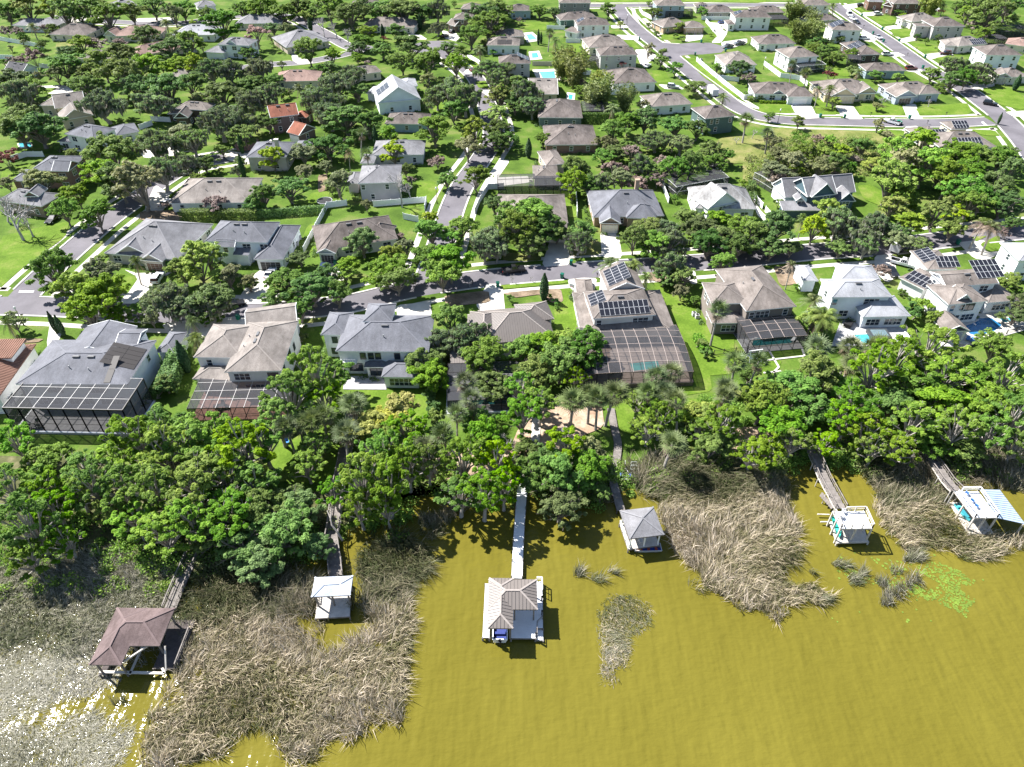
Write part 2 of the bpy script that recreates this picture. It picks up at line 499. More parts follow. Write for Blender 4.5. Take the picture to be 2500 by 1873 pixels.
# driveways, front paths, patios: photo outlines of real slabs.  (tile, points, material, name)
DRV = [
 ('b2', [(875, 612), (1022, 612), (1055, 830), (890, 825)], 'c'), ('b2', [(480, 655), (610, 655), (640, 880), (400, 900)], 'c'),
 ('b2', [(-40, 1045), (40, 1060), (130, 1290), (120, 1330), (-30, 1330), (-130, 1200)], 'c'), ('b2', [(610, 1000), (735, 985), (850, 990), (830, 1090), (700, 1150), (650, 1110)], 'c'),
 ('b0', [(1060, 975), (1180, 1010), (1500, 985), (1340, 1080), (1170, 1270), (1020, 1270), (1180, 1040)], 'c'),
 ('b1', [(100, 985), (260, 985), (180, 1180), (120, 1270), (-80, 1250)], 'c'), ('b1', [(640, 905), (760, 905), (850, 1080), (740, 1060)], 'c'),
 ('b1', [(2050, 1100), (2200, 1100), (2230, 1400), (2030, 1400), (2000, 1270), (2110, 1200)], 'c'),
 ('b0', [(1330, 250), (1460, 330), (1400, 480), (1240, 480), (1250, 420)], 'c'), 
 ('b3', [(930, 860), (1090, 840), (1130, 1040), (1040, 1090), (930, 1000)], 'c'), ('b3', [(1640, 745), (1860, 720), (2010, 830), (1900, 900), (1780, 880)], 'c'),
 ('b3', [(230, 1020), (330, 930), (400, 1040), (290, 1090)], 'c'),
 ('a3', [(205, 895), (390, 905), (430, 985), (465, 1012), (330, 1020), (255, 975)], 'c'), ('a3', [(590, 905), (745, 905), (800, 985), (835, 1022), (690, 1022), (640, 985)], 'c'),
 ('a3', [(1165, 900), (1285, 890), (1310, 985), (1350, 1020), (1220, 1022), (1200, 990)], 'c'),
 ('a2', [(1570, 275), (1710, 275), (1690, 320), (1560, 340)], 'c'), ('a2', [(1735, 180), (1900, 190), (1900, 270), (1850, 345), (1770, 345), (1820, 290), (1780, 250)], 'c'),
 ('a2', [(1850, 340), (2060, 310), (2060, 350), (1900, 400), (1860, 390)], 'c'), ('a2', [(1000, 280), (1180, 290), (1200, 325), (1060, 320)], 'c'),
 ('a2', [(960, 205), (1080, 200), (1110, 225), (970, 230)], 'c'), ('a2', [(1150, 400), (1260, 400), (1320, 470), (1210, 540)], 'c'),
 ('a2', [(1340, 680), (1500, 690), (1560, 720), (1400, 720)], 'c'),
 ('a3', [(880, 95), (1000, 90), (1010, 130), (830, 140), (800, 120)], 'c'), ('a3', [(650, 45), (860, 20), (870, 45), (690, 85)], 'c'),
 ('a3', [(1010, 230), (1210, 205), (1280, 225), (1060, 260)], 'c'), ('a3', [(1130, 340), (1260, 310), (1300, 345), (1160, 370)], 'c'),
 ('a3', [(820, 250), (900, 290), (960, 340), (900, 360), (830, 350)], 'c'), ('a3', [(980, 450), (1130, 450), (1200, 480), (1070, 490)], 'c'),
 ('a3', [(1200, 570), (1340, 600), (1340, 630), (1200, 610)], 'c'), ('a3', [(1330, 470), (1590, 440), (1610, 480), (1390, 510)], 'c'),
 ('a3', [(1720, 740), (1960, 700), (1960, 740), (1800, 770)], 'c'), ('a3', [(2050, 960), (2230, 950), (2240, 1000), (2120, 1000)], 'c'),
 ('a3', [(1170, 1120), (1200, 1085), (1300, 1080), (1300, 1140), (1200, 1150)], 'c'),
 ('a1', [(390, 460), (480, 490), (590, 540), (450, 550), (400, 520)], 'c'), ('a1', [(1380, 290), (1500, 300), (1560, 340), (1440, 340)], 'c'),
 ('a1', [(1680, 260), (1820, 290), (1860, 370), (1700, 330)], 'c'), ('a1', [(1890, 450), (2010, 520), (2000, 560), (1900, 490)], 'c'),
 ('a1', [(1860, 630), (2020, 640), (2020, 600), (1900, 590)], 'c'), ('a1', [(2010, 780), (2212, 760), (2212, 800), (2080, 830)], 'c'),
 ('a0', [(310, 740), (560, 730), (640, 790), (420, 810)], 'c'), ('a0', [(1940, 1290), (2212, 1330), (2212, 1400), (1960, 1380), (1890, 1310)], 'c'),
 ('a0', [(2000, 1240), (2212, 1180), (2230, 1280), (2040, 1300)], 'b'), ('a0', [(1180, 1280), (1500, 1260), (1560, 1330), (1240, 1360)], 'c'),
 ('a0', [(1160, 160), (1500, 150), (1500, 180), (1180, 190)], 'c'), ('a0', [(560, 150), (840, 130), (860, 180), (560, 190)], 'c'),
 ('c0', [(1380, 170), (2100, 110), (2100, 260), (1480, 330)], 'c'), ('c0', [(430, 170), (560, 190), (460, 430), (400, 360)], 'c'),
 ('c1', [(1290, 160), (1580, 130), (1600, 260), (1300, 270)], 'c'), ('c1', [(-60, 270), (110, 270), (100, 400), (-60, 380)], 'c'),
 ('c2', [(1550, 70), (1640, 70), (1660, 180), (1560, 170)], 'c'),
 ('b2', [(1, 240), (60, 30), (150, 40), (40, 200)], 'c'), ('b2', [(-30, 180), (330, 165), (330, 215), (-30, 260)], 'c'),
 ('b2', [(2100, 340), (2180, 460), (2260, 520), (2212, 540), (2140, 480)], 'c'),
]
DRV_POLY = []
_mm = {'c': CONC, 'b': BRICKP, 'p': PAVER}
for i, (t, pts, k) in enumerate(DRV):
    patch('driveway', _mm[k], t, pts, 0.030 + 0.0006*i)
    DRV_POLY.append([at(t, x, y) for x, y in pts])

# ------------------------------------------------------------------ streets
ROADS = {
 'front': ([(-200, 742), (-60, 745), (150, 750), (400, 765), (600, 765), (720, 757), (860, 740), (1007, 706), (1175, 681), (1370, 664), (1560, 652), (1750, 638), (1990, 615), (2170, 603), (2340, 582), (2600, 556)], 7.2, ((1, 3.0), (-1, 3.2))),
 'side': ([(40, 745), (90, 690), (190, 600), (255, 545), (330, 490), (400, 440), (470, 402), (540, 388), (640, 372), (700, 350)], 7.2, ((1, 3.2), (-1, 2.8))),
 'middle': ([(1040, 705), (1075, 600), (1108, 500), (1135, 445), (1180, 380), (1205, 330), (1190, 260), (1160, 190), (1110, 150), (1062, 118)], 6.6, ((1, 3.0), (-1, 3.0))),
 'lane': ([(200, 590), (560, 168), (640, 160), (760, 150), (860, 128), (905, 112)], 6.4, ()),
 'upper': ([(120, 42), (300, 55), (420, 58), (560, 42), (700, 40), (780, 75), (860, 118), (905, 112)], 6.4, ((1, 2.6),)),
 'top': ([(1400, 14), (1500, 14), (1700, 13), (1900, 13), (2060, 16)], 7.0, ((1, 2.6), (-1, 2.6))),
 'hill': ([(1507, 14), (1520, 35), (1560, 75), (1620, 122), (1680, 172), (1750, 225), (1800, 262), (1850, 283), (1920, 294), (2020, 297), (2150, 300), (2300, 301), (2420, 296)], 7.4, ((1, 3.2), (-1, 3.0))),
 'east': ([(2030, 8), (2080, 42), (2160, 95), (2260, 165), (2350, 215), (2410, 258), (2450, 290), (2500, 345), (2540, 400)], 8.2, ((1, 3.0), (-1, 3.0))),
}
ROADS['lane'] = ([(560, 172), (640, 160), (760, 150), (860, 128), (905, 112)], 6.4, ())
LINES = {}
for k, (pp, w, sd) in ROADS.items():
    LINES[k] = (catmull([unp(x, y) for x, y in pp]), w)
BULBS = [(unp(1715, 116), 14.5, 7.0), (unp(1062, 116), 11.0, 11.0)]
for i, (k, (L, w)) in enumerate(LINES.items()):
    mb = MB(); ribbon_mb(mb, L, w, 0.014 + 0.0013*i)
    struct(mb.build('road', ASPH))
mb = MB()
c = BULBS[0][0]
pts = [at('a2', x, y) for x, y in [(1330, 340), (1500, 355), (1620, 345), (1760, 345), (1860, 372), (1885, 395), (1850, 425), (1700, 440), (1600, 440), (1500, 455), (1440, 440)]]
mb.add([(p.x, p.y, 0.027) for p in pts[::-1]], [tuple(range(len(pts)))])
if True:
    c = BULBS[1][0]
    mb.add([(c.x+11*cos(a*pi/16), c.y+11*sin(a*pi/16), 0.0265) for a in range(32)], [tuple(range(32))])
struct(mb.build('road', ASPH))
BULB_POLY = [pts, [Vector((BULBS[1][0].x+11*cos(a*pi/16), BULBS[1][0].y+11*sin(a*pi/16), 0)) for a in range(32)]]

def near_road(p, skip, extra):
    for k, (L, w) in LINES.items():
        if k == skip: continue
        lim = w/2 + extra
        for q in L:
            if abs(q.x-p.x) < lim and abs(q.y-p.y) < lim and (q-p).length < lim + 0.4: return True
    for poly in BULB_POLY:
        if in_poly(p.x, p.y, poly): return True
    return False

def runs(L, ok):
    out, cur = [], []
    for p in L:
        if ok(p): cur.append(p)
        else:
            if len(cur) > 2: out.append(cur)
            cur = []
    if len(cur) > 2: out.append(cur)
    return out

def in_drive(p):
    return any(in_poly(p.x, p.y, q) for q in DRV_POLY)

for k, (pp, w, sd) in ROADS.items():
    L = LINES[k][0]
    kmb = MB(); wmb = MB()
    for s in (1, -1):
        for r in runs(offset_line(L, s*(w/2+0.2)), lambda p: not near_road(p, k, 0.1) and not in_drive(p)):
            ribbon_mb(kmb, r, 0.45, 0.0, 0.13)
    for s, off in sd:
        for r in runs(offset_line(L, -s*(w/2+off)), lambda p: not near_road(p, k, 0.3)):
            ribbon_mb(wmb, r, 1.5, 0.012)
    if kmb.f: struct(kmb.build('kerb', KERBM))
    if wmb.f: struct(wmb.build('sidewalk', WALKM))
# far bank of the cul-de-sac: path that swings along the white fence, and stop bars
for pp in ([(1545, 20), (1560, 60), (1610, 100), (1660, 108)], [(1660, 140), (1672, 165), (1740, 212), (1830, 258), (1920, 276), (2000, 283)], [(1572, 45), (1598, 68), (1625, 92)]):
    mb = MB(); ribbon_mb(mb, catmull([unp(x, y) for x, y in pp]), 2.0, 0.0145); struct(mb.build('sidewalk', WALKM))
mb = MB()
for t, pts in (('b0', [(170, 1158), (295, 1158), (285, 1174), (160, 1174)]), ('a3', [(1845, 1046), (1862, 1044), (1900, 1076), (1882, 1080)])):
    P = [at(t, x, y) for x, y in pts]
    mb.add([(p.x, p.y, 0.034) for p in P[::-1]], [(0, 1, 2, 3)])
struct(mb.build('road_marking', PAINT))

# ------------------------------------------------------------------ lawns, beds and bare earth
for t, pts in [
 ('c1', [(870, 885), (1190, 890), (1600, 880), (1590, 1060), (1480, 1190), (1250, 1150), (900, 1080), (780, 1000)]),
 ('c1', [(270, 1240), (560, 1190), (830, 1100), (850, 1475), (300, 1475)]), ('d1', [(90, 180), (200, 20), (460, 60), (470, 260), (300, 260), (110, 250)]),
 ('c1', [(1620, 900), (1730, 900), (1730, 1080), (1640, 1130)]),
 ('c2', [(500, 230), (660, 210), (720, 600), (640, 610), (510, 560)]), ('c2', [(1280, 140), (1640, 350), (1700, 480), (1760, 900), (1780, 1040), (1540, 1080), (1500, 580)]),
 ('c2', [(1000, 1110), (1500, 1080), (1700, 1120), (1700, 1387), (1020, 1387)]), ('c2', [(1600, 400), (1960, 560), (1950, 900), (1720, 920)]),
 ('b0', [(985, 1000), (1190, 1045), (1090, 1190), (1020, 1180)]), ('b1', [(1450, 230), (1620, 220), (1660, 300), (1560, 420), (1380, 460)]), ('b1', [(1370, 460), (1550, 460), (1480, 560), (1360, 530)]),
 ('b1', [(530, 600), (640, 560), (560, 640), (480, 780), (440, 820)]), ('b1', [(650, 600), (700, 590), (600, 800), (520, 850)]), ('b1', [(500, 420), (560, 320), (720, 300), (700, 420)]),
 ('b0', [(0, 700), (230, 640), (600, 560), (560, 700), (200, 960), (0, 1140)]), ('b0', [(20, 130), (300, 50), (120, 220), (0, 220)]),
 ('a3', [(-60, 890), (210, 895), (250, 975), (-60, 965)]), ('a3', [(400, 850), (520, 850), (620, 985), (440, 985)]), ('a3', [(760, 900), (1160, 890), (1200, 990), (810, 990)]),
 ('a3', [(1280, 930), (1720, 880), (1770, 960), (1720, 985), (1320, 990)]), ('a3', [(1060, 250), (1240, 250), (1260, 310), (1100, 318)]), ('a3', [(890, 150), (1090, 140), (1140, 205), (980, 215)]),
 ('a3', [(740, 70), (980, 55), (1000, 90), (860, 110)]), ('a3', [(1220, 360), (1460, 390), (1490, 440), (1330, 450)]), ('a3', [(1440, 500), (1600, 470), (1560, 540)]),
 ('a3', [(450, 520), (680, 570), (720, 660), (540, 640)]), ('a3', [(0, 540), (60, 560), (190, 650), (150, 660), (0, 580)]), ('a3', [(1840, 760), (2060, 740), (2212, 830), (2212, 950), (2000, 900)]),
 ('a3', [(100, 1090), (330, 1110), (420, 1180), (440, 1300), (300, 1240), (130, 1150)]), ('a3', [(960, 1110), (1190, 1120), (1200, 1200), (1040, 1200)]), ('a3', [(1750, 1110), (1960, 1120), (2010, 1170), (1850, 1160)]),
 ('a2', [(630, 355), (720, 360), (770, 440), (680, 440)]), ('a2', [(220, 180), (470, 180), (440, 250), (270, 240)]), ('a2', [(1720, 280), (1800, 270), (1820, 300), (1740, 325)]), ('a2', [(1350, 280), (1550, 270), (1570, 320), (1380, 325)]),
 ('a2', [(1060, 320), (1130, 325), (1200, 395), (1150, 395)]), ('a2', [(1290, 570), (1400, 570), (1450, 670), (1320, 670)]), ('a2', [(1570, 470), (1640, 470), (1820, 620), (1900, 700), (2050, 800), (1950, 780), (1700, 620)]),
 ('a2', [(840, -30), (1290, -30), (1290, 22), (840, 20)]), ('a2', [(1560, -30), (2212, -30), (2212, 25), (1560, 18)]),
 ('a0', [(40, 400), (180, 400), (280, 430), (130, 480)]), ('a0', [(320, 760), (500, 755), (420, 800), (330, 800)]), ('a0', [(1370, 260), (1480, 260), (1480, 300), (1380, 300)]),
 ('a1', [(730, 380), (880, 430), (800, 480), (720, 450)]), ('a1', [(1870, 480), (2000, 550), (1990, 600), (1880, 560)]), ('a1', [(1960, 700), (2200, 690), (2190, 760), (2000, 760)]), ('a1', [(1550, 890), (1700, 860), (1750, 960), (1640, 980)]),
 ('b3', [(780, 260), (900, 250), (1240, 460), (1220, 500), (1000, 440), (840, 380)]), ('b3', [(0, 460), (60, 480), (180, 640), (0, 700)]), ('b3', [(1830, 760), (2000, 680), (2010, 820), (1900, 830)]),
 ('b3', [(1250, 900), (1400, 880), (1390, 960), (1280, 950)]), ('b3', [(1760, 700), (1900, 690), (1800, 740)]), ('b2', [(60, 1050), (610, 1000), (620, 1030), (80, 1080)]), ('b2', [(560, 330), (620, 330), (690, 500), (620, 500)])]:
    patch('lawn', LAWN, t, pts)
for t, pts in [('a3', [(0, 1100), (340, 1110), (900, 1130), (1100, 1200), (900, 1404), (0, 1404)]), ('b3', [(-200, 0), (1000, -20), (900, 160), (-200, 250)]), ('a2', [(1820, 1110), (2212, 1090), (2212, 1321), (1800, 1321)]),
               ('a0', [(480, 370), (640, 360), (640, 400), (480, 420)]), ('b2', [(80, 780), (400, 800), (400, 850), (100, 855)]), ('b2', [(640, 700), (880, 690), (880, 800), (650, 815)])]:
    patch('dry_grass_ground', DRYG, t, pts)
for t, pts in [('e2', [(-60, 470), (300, 480), (420, 620), (560, 760), (300, 800), (-60, 850)]), ('e2', [(560, 560), (900, 560), (1000, 640), (1080, 600), (1290, 620), (1290, 660), (1000, 700), (760, 740), (560, 760)]),
               ('e3', [(0, 560), (260, 560), (520, 480), (1280, 400), (1280, 560), (800, 560), (560, 560), (300, 620), (0, 660)])]:
    patch('shore_ground', DARKG, t, pts)
for t, pts in [('e2', [(1050, 470), (1290, 440), (1290, 600), (1180, 600), (1060, 580)]), ('e3', [(0, 420), (110, 330), (220, 330), (230, 400), (130, 440), (60, 600), (0, 620)]),
               ('e3', [(540, 400), (640, 400), (640, 470), (540, 480)]), ('e3', [(740, 330), (860, 310), (960, 420), (820, 450)]), ('e3', [(1190, 410), (1290, 390), (1290, 470), (1190, 470)])]:
    patch('mulch_ground', SAND, t, pts)
for t, pts in [('b2', [(90, 1110), (420, 1080), (560, 1080), (580, 1180), (480, 1190), (400, 1120), (180, 1150)]), ('b1', [(1700, 1200), (2080, 1160), (2100, 1260), (1720, 1300)]), ('b0', [(1200, 480), (1560, 470), (1560, 560), (1200, 560)]),
               ('c0', [(100, 310), (380, 310), (330, 340), (90, 350)]), ('b1', [(620, 170), (700, 160), (700, 300), (620, 320)]), ('b3', [(60, 950), (250, 960), (300, 1100), (120, 1120)]),
               ('c2', [(1620, 180), (1500, 200), (1250, 140), (1280, 80), (1560, 120)])]:
    patch('planting_bed', MULCH, t, pts)
# ------------------------------------------------------------------ houses
ROOFC = {'grey': ((0.175, 0.172, 0.180), 0.22), 'light': ((0.27, 0.275, 0.29), 0.18), 'slate': ((0.128, 0.130, 0.145), 0.2), 'brown': ((0.135, 0.115, 0.105), 0.4),
         'taupe': ((0.170, 0.147, 0.132), 0.34), 'dark': ((0.08, 0.078, 0.085), 0.25), 'tan': ((0.205, 0.182, 0.165), 0.3), 'rust': ((0.24, 0.095, 0.062), 0.25),
         'rose': ((0.235, 0.16, 0.135), 0.25), 'pale': ((0.29, 0.285, 0.28), 0.5), 'wine': ((0.135, 0.100, 0.096), 0.35), 'clay': ((0.22, 0.125, 0.092), 0.3), 'bluish': ((0.36, 0.39, 0.44), 0.15)}
METAL = M_plain('brown_metal_roof', (0.155, 0.135, 0.122), 0.45, 0.35, 0.06, 0.4)
RIDGE = {}
def roofmat(k):
    if k == 'metal': return METAL
    return M_roof(k, *ROOFC[k])
def ridgemat(k):
    if k not in RIDGE:
        c = (0.25, 0.22, 0.20) if k == 'metal' else ROOFC[k][0]
        RIDGE[k] = M_plain('ridge_' + k, tuple(min(0.6, x*1.12) for x in c), 0.9, 0.15, 0.1)
    return RIDGE[k]

def window_meshes(w, h, mull=1, rail=True, mat=TRIM, name='window'):
    mb = MB()
    t = 0.09
    mb.frame_box((-w/2-t, -0.09, -h/2-t), (w+2*t, 0, 0), (0, 0.09, 0), (0, 0, t))
    mb.frame_box((-w/2-t, -0.07, h/2), (w+2*t, 0, 0), (0, 0.07, 0), (0, 0, t))
    for s in (-1, 1):
        mb.frame_box((s*(w/2+t/2)-t/2, -0.07, -h/2), (t, 0, 0), (0, 0.07, 0), (0, 0, h))
    for k in range(1, mull):
        mb.frame_box((-w/2+w*k/mull-0.04, -0.065, -h/2), (0.08, 0, 0), (0, 0.065, 0), (0, 0, h))
    if rail: mb.frame_box((-w/2, -0.06, -0.03), (w, 0, 0), (0, 0.06, 0), (0, 0, 0.06))
    f = mb.mesh(name, mat)
    mp = MB(); mp.frame_box((-w/2, -0.03, -h/2), (w, 0, 0), (0, 0.026, 0), (0, 0, h))
    return f, mp.mesh('pane', GLASS)
WIN = {'s': window_meshes(1.0, 1.4), 'd': window_meshes(1.9, 1.45, 2), 't': window_meshes(2.9, 1.5, 3), 'n': window_meshes(0.7, 1.1, 1), 'w': window_meshes(4.6, 1.7, 5),
       'b': window_meshes(1.0, 1.4, 1, True, BRONZE), 'bd': window_meshes(1.9, 1.5, 2, False, BRONZE), 'bt': window_meshes(2.6, 1.7, 2, False, BRONZE)}

def door_mesh(w, h, rows, cols, name, mats):
    mb = MB()
    mb.frame_box((-w/2-0.1, -0.05, 0), (w+0.2, 0, 0), (0, 0.05, 0), (0, 0, h+0.1), 0)
    for r in range(rows):
        for c in range(cols):
            mb.frame_box((-w/2+w*c/cols+0.04, -0.085, h*r/rows+0.03), (w/cols-0.08, 0, 0), (0, 0.035, 0), (0, 0, h/rows-0.06), 1)
    return mb.mesh(name, mats)
GDOORM = {}
def garage_mesh(c, w=4.8):
    k = (tuple(c), w)
    if k not in GDOORM:
        m = M_plain('door_paint_%d' % int(c[0]*100+c[2]*10), c, 0.5, 0.3, 0.05)
        GDOORM[k] = door_mesh(w, 2.15, 4, 4, 'garage_door', [TRIM, m])
    return GDOORM[k]
FDOOR = door_mesh(1.0, 2.1, 2, 2, 'front_door', [TRIM, M_plain('door_brown', (0.10, 0.05, 0.03), 0.5, 0.3)])
mb = MB(); mb.box((0, 0, 0), 1.3, 0.5, 0.22); mb.box((0, 0, 0.22), 1.1, 0.36, 0.05)
VENT = mb.mesh('roof_vent', M_plain('vent_grey', (0.10, 0.10, 0.105), 0.6, 0.4))
mb = MB(); mb.tube([(0, 0, -0.2), (0, 0, 0.55)], 0.09, 8)
PIPE = mb.mesh('vent_pipe', M_plain('pipe_grey', (0.3, 0.3, 0.3), 0.5, 0.4))
def panel_mesh(w, h):
    mb = MB(); mb.frame_box((0.02, 0.02, 0.10), (w-0.04, 0, 0), (0, h-0.04, 0), (0, 0, 0.04), 0)
    mb.frame_box((0.05, 0.05, 0.135), (w-0.10, 0, 0), (0, h-0.10, 0), (0, 0, 0.008), 1)
    return mb.mesh('solar_panel', [SILVER, SOLAR])
PANEL = panel_mesh(1.05, 1.72)
POOLHEAT, _nt, _b = nodes_of('solar_mat_black', 0.6, 0.3); _b.inputs['Base Color'].default_value = (0.022, 0.018, 0.017, 1)

class Block:
    """a rectangular piece of house measured from three eave corners seen in the photograph"""
    def __init__(s, t, p1, p2, p3, ze, kind='h', slope=0.42, over=0.45, z0=0.0, dz=None):
        if isinstance(t, Vector):
            s.O, s.u, s.v, s.w, s.d = t.copy(), p1, p2, p3[0], p3[1]
        else:
            P1, P2 = at(t, *p1, ze), at(t, *p2, ze)
            s.u = (P2-P1).normalized(); s.w = (P2-P1).length
            v = Vector((-s.u.y, s.u.x, 0))
            if isinstance(p3, (int, float)): s.d = float(p3)
            else:
                P3 = at(t, *p3, ze)
                a1 = abs((P3-P1).dot(v))
                s.d = max(3.0, a1)
            s.v = v
            s.O = P1
        s.O.z = 0
        s.ze, s.kind, s.sl, s.o, s.z0 = ze, kind, slope, over, z0
        m = min(s.w, s.d)
        s.rise = {'h': slope*m/2, 'x': slope*s.d/2, 'y': slope*s.w/2, 'f': 0.15, 'l': slope*s.d, 'p': slope*m/2}[kind]
    def P(s, a, b, z): return s.O + s.u*a + s.v*b + Vector((0, 0, z))
    def inside(s, p, m=0.2):
        q = p - s.O
        a, b = q.dot(s.u), q.dot(s.v)
        return s.o-m < a < s.w-s.o+m and s.o-m < b < s.d-s.o+m
    def planes(s):
        """roof planes: list of (polygon) with eave edge first two points"""
        w, d, z, r = s.w, s.d, s.ze, s.rise
        P = s.P
        A, B, C, D = P(0, 0, z), P(w, 0, z), P(w, d, z), P(0, d, z)
        if s.kind in 'hp':
            if w >= d:
                R1, R2 = P(d/2, d/2, z+r), P(w-d/2, d/2, z+r)
                if w-d < 0.3: R2 = R1 = P(w/2, d/2, z+r)
                return {'F': [A, B, R2, R1], 'R': [B, C, R2], 'B': [C, D, R1, R2], 'L': [D, A, R1]}
            R1, R2 = P(w/2, w/2, z+r), P(w/2, d-w/2, z+r)
            return {'F': [A, B, R1], 'R': [B, C, R2, R1], 'B': [C, D, R2], 'L': [D, A, R1, R2]}
        if s.kind == 'x':
            R1, R2 = P(0, d/2, z+r), P(w, d/2, z+r)
            return {'F': [A, B, R2, R1], 'B': [C, D, R1, R2]}
        if s.kind == 'y':
            R1, R2 = P(w/2, 0, z+r), P(w/2, d, z+r)
            return {'R': [B, C, R2, R1], 'L': [D, A, R1, R2]}
        if s.kind == 'l':
            return {'F': [A, B, P(w, d, z+r), P(0, d, z+r)]}
        return {'F': [A, B, P(w, d, z+r), P(0, d, z+r)]}
    def roof_mb(s):
        mb = MB()
        th = Vector((0, 0, 0.2))
        pl = s.planes()
        for k, p in pl.items():
            q = []
            for x in p:
                if not q or (x-q[-1]).length > 1e-3: q.append(x)
            mb.add(q, [tuple(range(len(q)))], 0)
        w, d, z = s.w, s.d, s.ze
        c = [s.P(0, 0, z), s.P(w, 0, z), s.P(w, d, z), s.P(0, d, z)]
        if s.kind in 'lf':
            c[2].z += s.rise; c[3].z += s.rise
        lo = [x-th for x in c]
        mb.add(c+lo, [(i, 4+i, 4+(i+1) % 4, (i+1) % 4) for i in range(4)] + [(7, 6, 5, 4)], 1)
        if s.kind == 'x':
            for a, b, r in ((c[0], c[3], s.P(0, d/2, z+s.rise)), (c[1], c[2], s.P(w, d/2, z+s.rise))):
                mb.beam(a+(r-a)*0.0-Vector((0, 0, .08)), r-Vector((0, 0, .08)), 0.1, 0.22, 1); mb.beam(b-Vector((0, 0, .08)), r-Vector((0, 0, .08)), 0.1, 0.22, 1)
        if s.kind == 'y':
            for a, b, r in ((c[0], c[1], s.P(w/2, 0, z+s.rise)), (c[3], c[2], s.P(w/2, d, z+s.rise))):
                mb.beam(a-Vector((0, 0, .08)), r-Vector((0, 0, .08)), 0.1, 0.22, 1); mb.beam(b-Vector((0, 0, .08)), r-Vector((0, 0, .08)), 0.1, 0.22, 1)
        return mb
    def ridge_mb(s):
        mb = MB()
        pl = s.planes()
        seen = set()
        for k, p in pl.items():
            n = len(p)
            for i in range(n):
                a, b = p[i], p[(i+1) % n]
                if max(a.z, b.z) - s.ze < 0.3 or (a-b).length < 0.4: continue
                if s.kind in 'xy' and abs(a.z-b.z) > 0.2: continue
                if s.kind in 'lf': continue
                key = tuple(sorted([tuple(round(x, 1) for x in a), tuple(round(x, 1) for x in b)]))
                if key in seen: continue
                seen.add(key)
                up = Vector((0, 0, 0.02))
                mb.beam(a+up, b+up, 0.26, 0.06)
        return mb
    def wall_mb(s):
        mb = MB()
        o = s.o
        w, d, zt = s.w-o, s.d-o, s.ze-0.2
        c = [(o, o), (w, o), (w, d), (o, d)]
        vs = [s.P(a, b, s.z0) for a, b in c] + [s.P(a, b, zt) for a, b in c]
        mb.add(vs, [(i, (i+1) % 4, 4+(i+1) % 4, 4+i) for i in range(4)] + [(4, 5, 6, 7)])
        if s.kind == 'x':
            for a in (o, w):
                top = s.ze + s.rise - 0.12
                mb.add([s.P(a, 0.1, s.ze-0.12), s.P(a, s.d-0.1, s.ze-0.12), s.P(a, s.d/2, top)], [(0, 1, 2)])
        if s.kind == 'y':
            for b in (o, d):
                top = s.ze + s.rise - 0.12
                mb.add([s.P(0.1, b, s.ze-0.12), s.P(s.w-0.1, b, s.ze-0.12), s.P(s.w/2, b, top)], [(0, 1, 2)])
        return mb
    def side(s, k):
        """start point, direction, outward normal, length and turn of one wall"""
        o, w, d = s.o, s.w, s.d
        return {'F': (s.P(o, o, 0), s.u, -s.v, w-2*o, 0), 'R': (s.P(w-o, o, 0), s.v, s.u, d-2*o, pi/2),
                'B': (s.P(w-o, d-o, 0), -s.u, s.v, w-2*o, pi), 'L': (s.P(o, d-o, 0), -s.v, -s.u, d-2*o, -pi/2)}[k]

HOUSES = []      # (short name, centre, radius) for describing what stands near
HBLOCKS = []

def seams_mb(block, step, w, h):
    """raised ribs running up each roof plane"""
    mb = MB()
    for k, p in block.planes().items():
        q = []
        for x in p:
            if not q or (x-q[-1]).length > 1e-3: q.append(x)
        e = (q[1]-q[0]); L = e.length; e.normalize()
        nrm = (q[1]-q[0]).cross(q[2]-q[0]).normalized()
        if nrm.z < 0: nrm = -nrm
        up = nrm.cross(e).normalized()
        if up.z < 0: up = -up
        loc = [((x-q[0]).dot(e), (x-q[0]).dot(up)) for x in q]
        a = step/2
        while a < L:
            hi = 0
            for i in range(len(loc)):
                (x1, y1), (x2, y2) = loc[i], loc[(i+1) % len(loc)]
                if (x1-a)*(x2-a) < 0:
                    hi = max(hi, y1+(y2-y1)*(a-x1)/(x2-x1))
            if hi > 0.3:
                A = q[0]+e*a+nrm*(h/2); B = A+up*(hi-0.05)
                mb.beam(A, B, w, h)
            a += step
    return mb

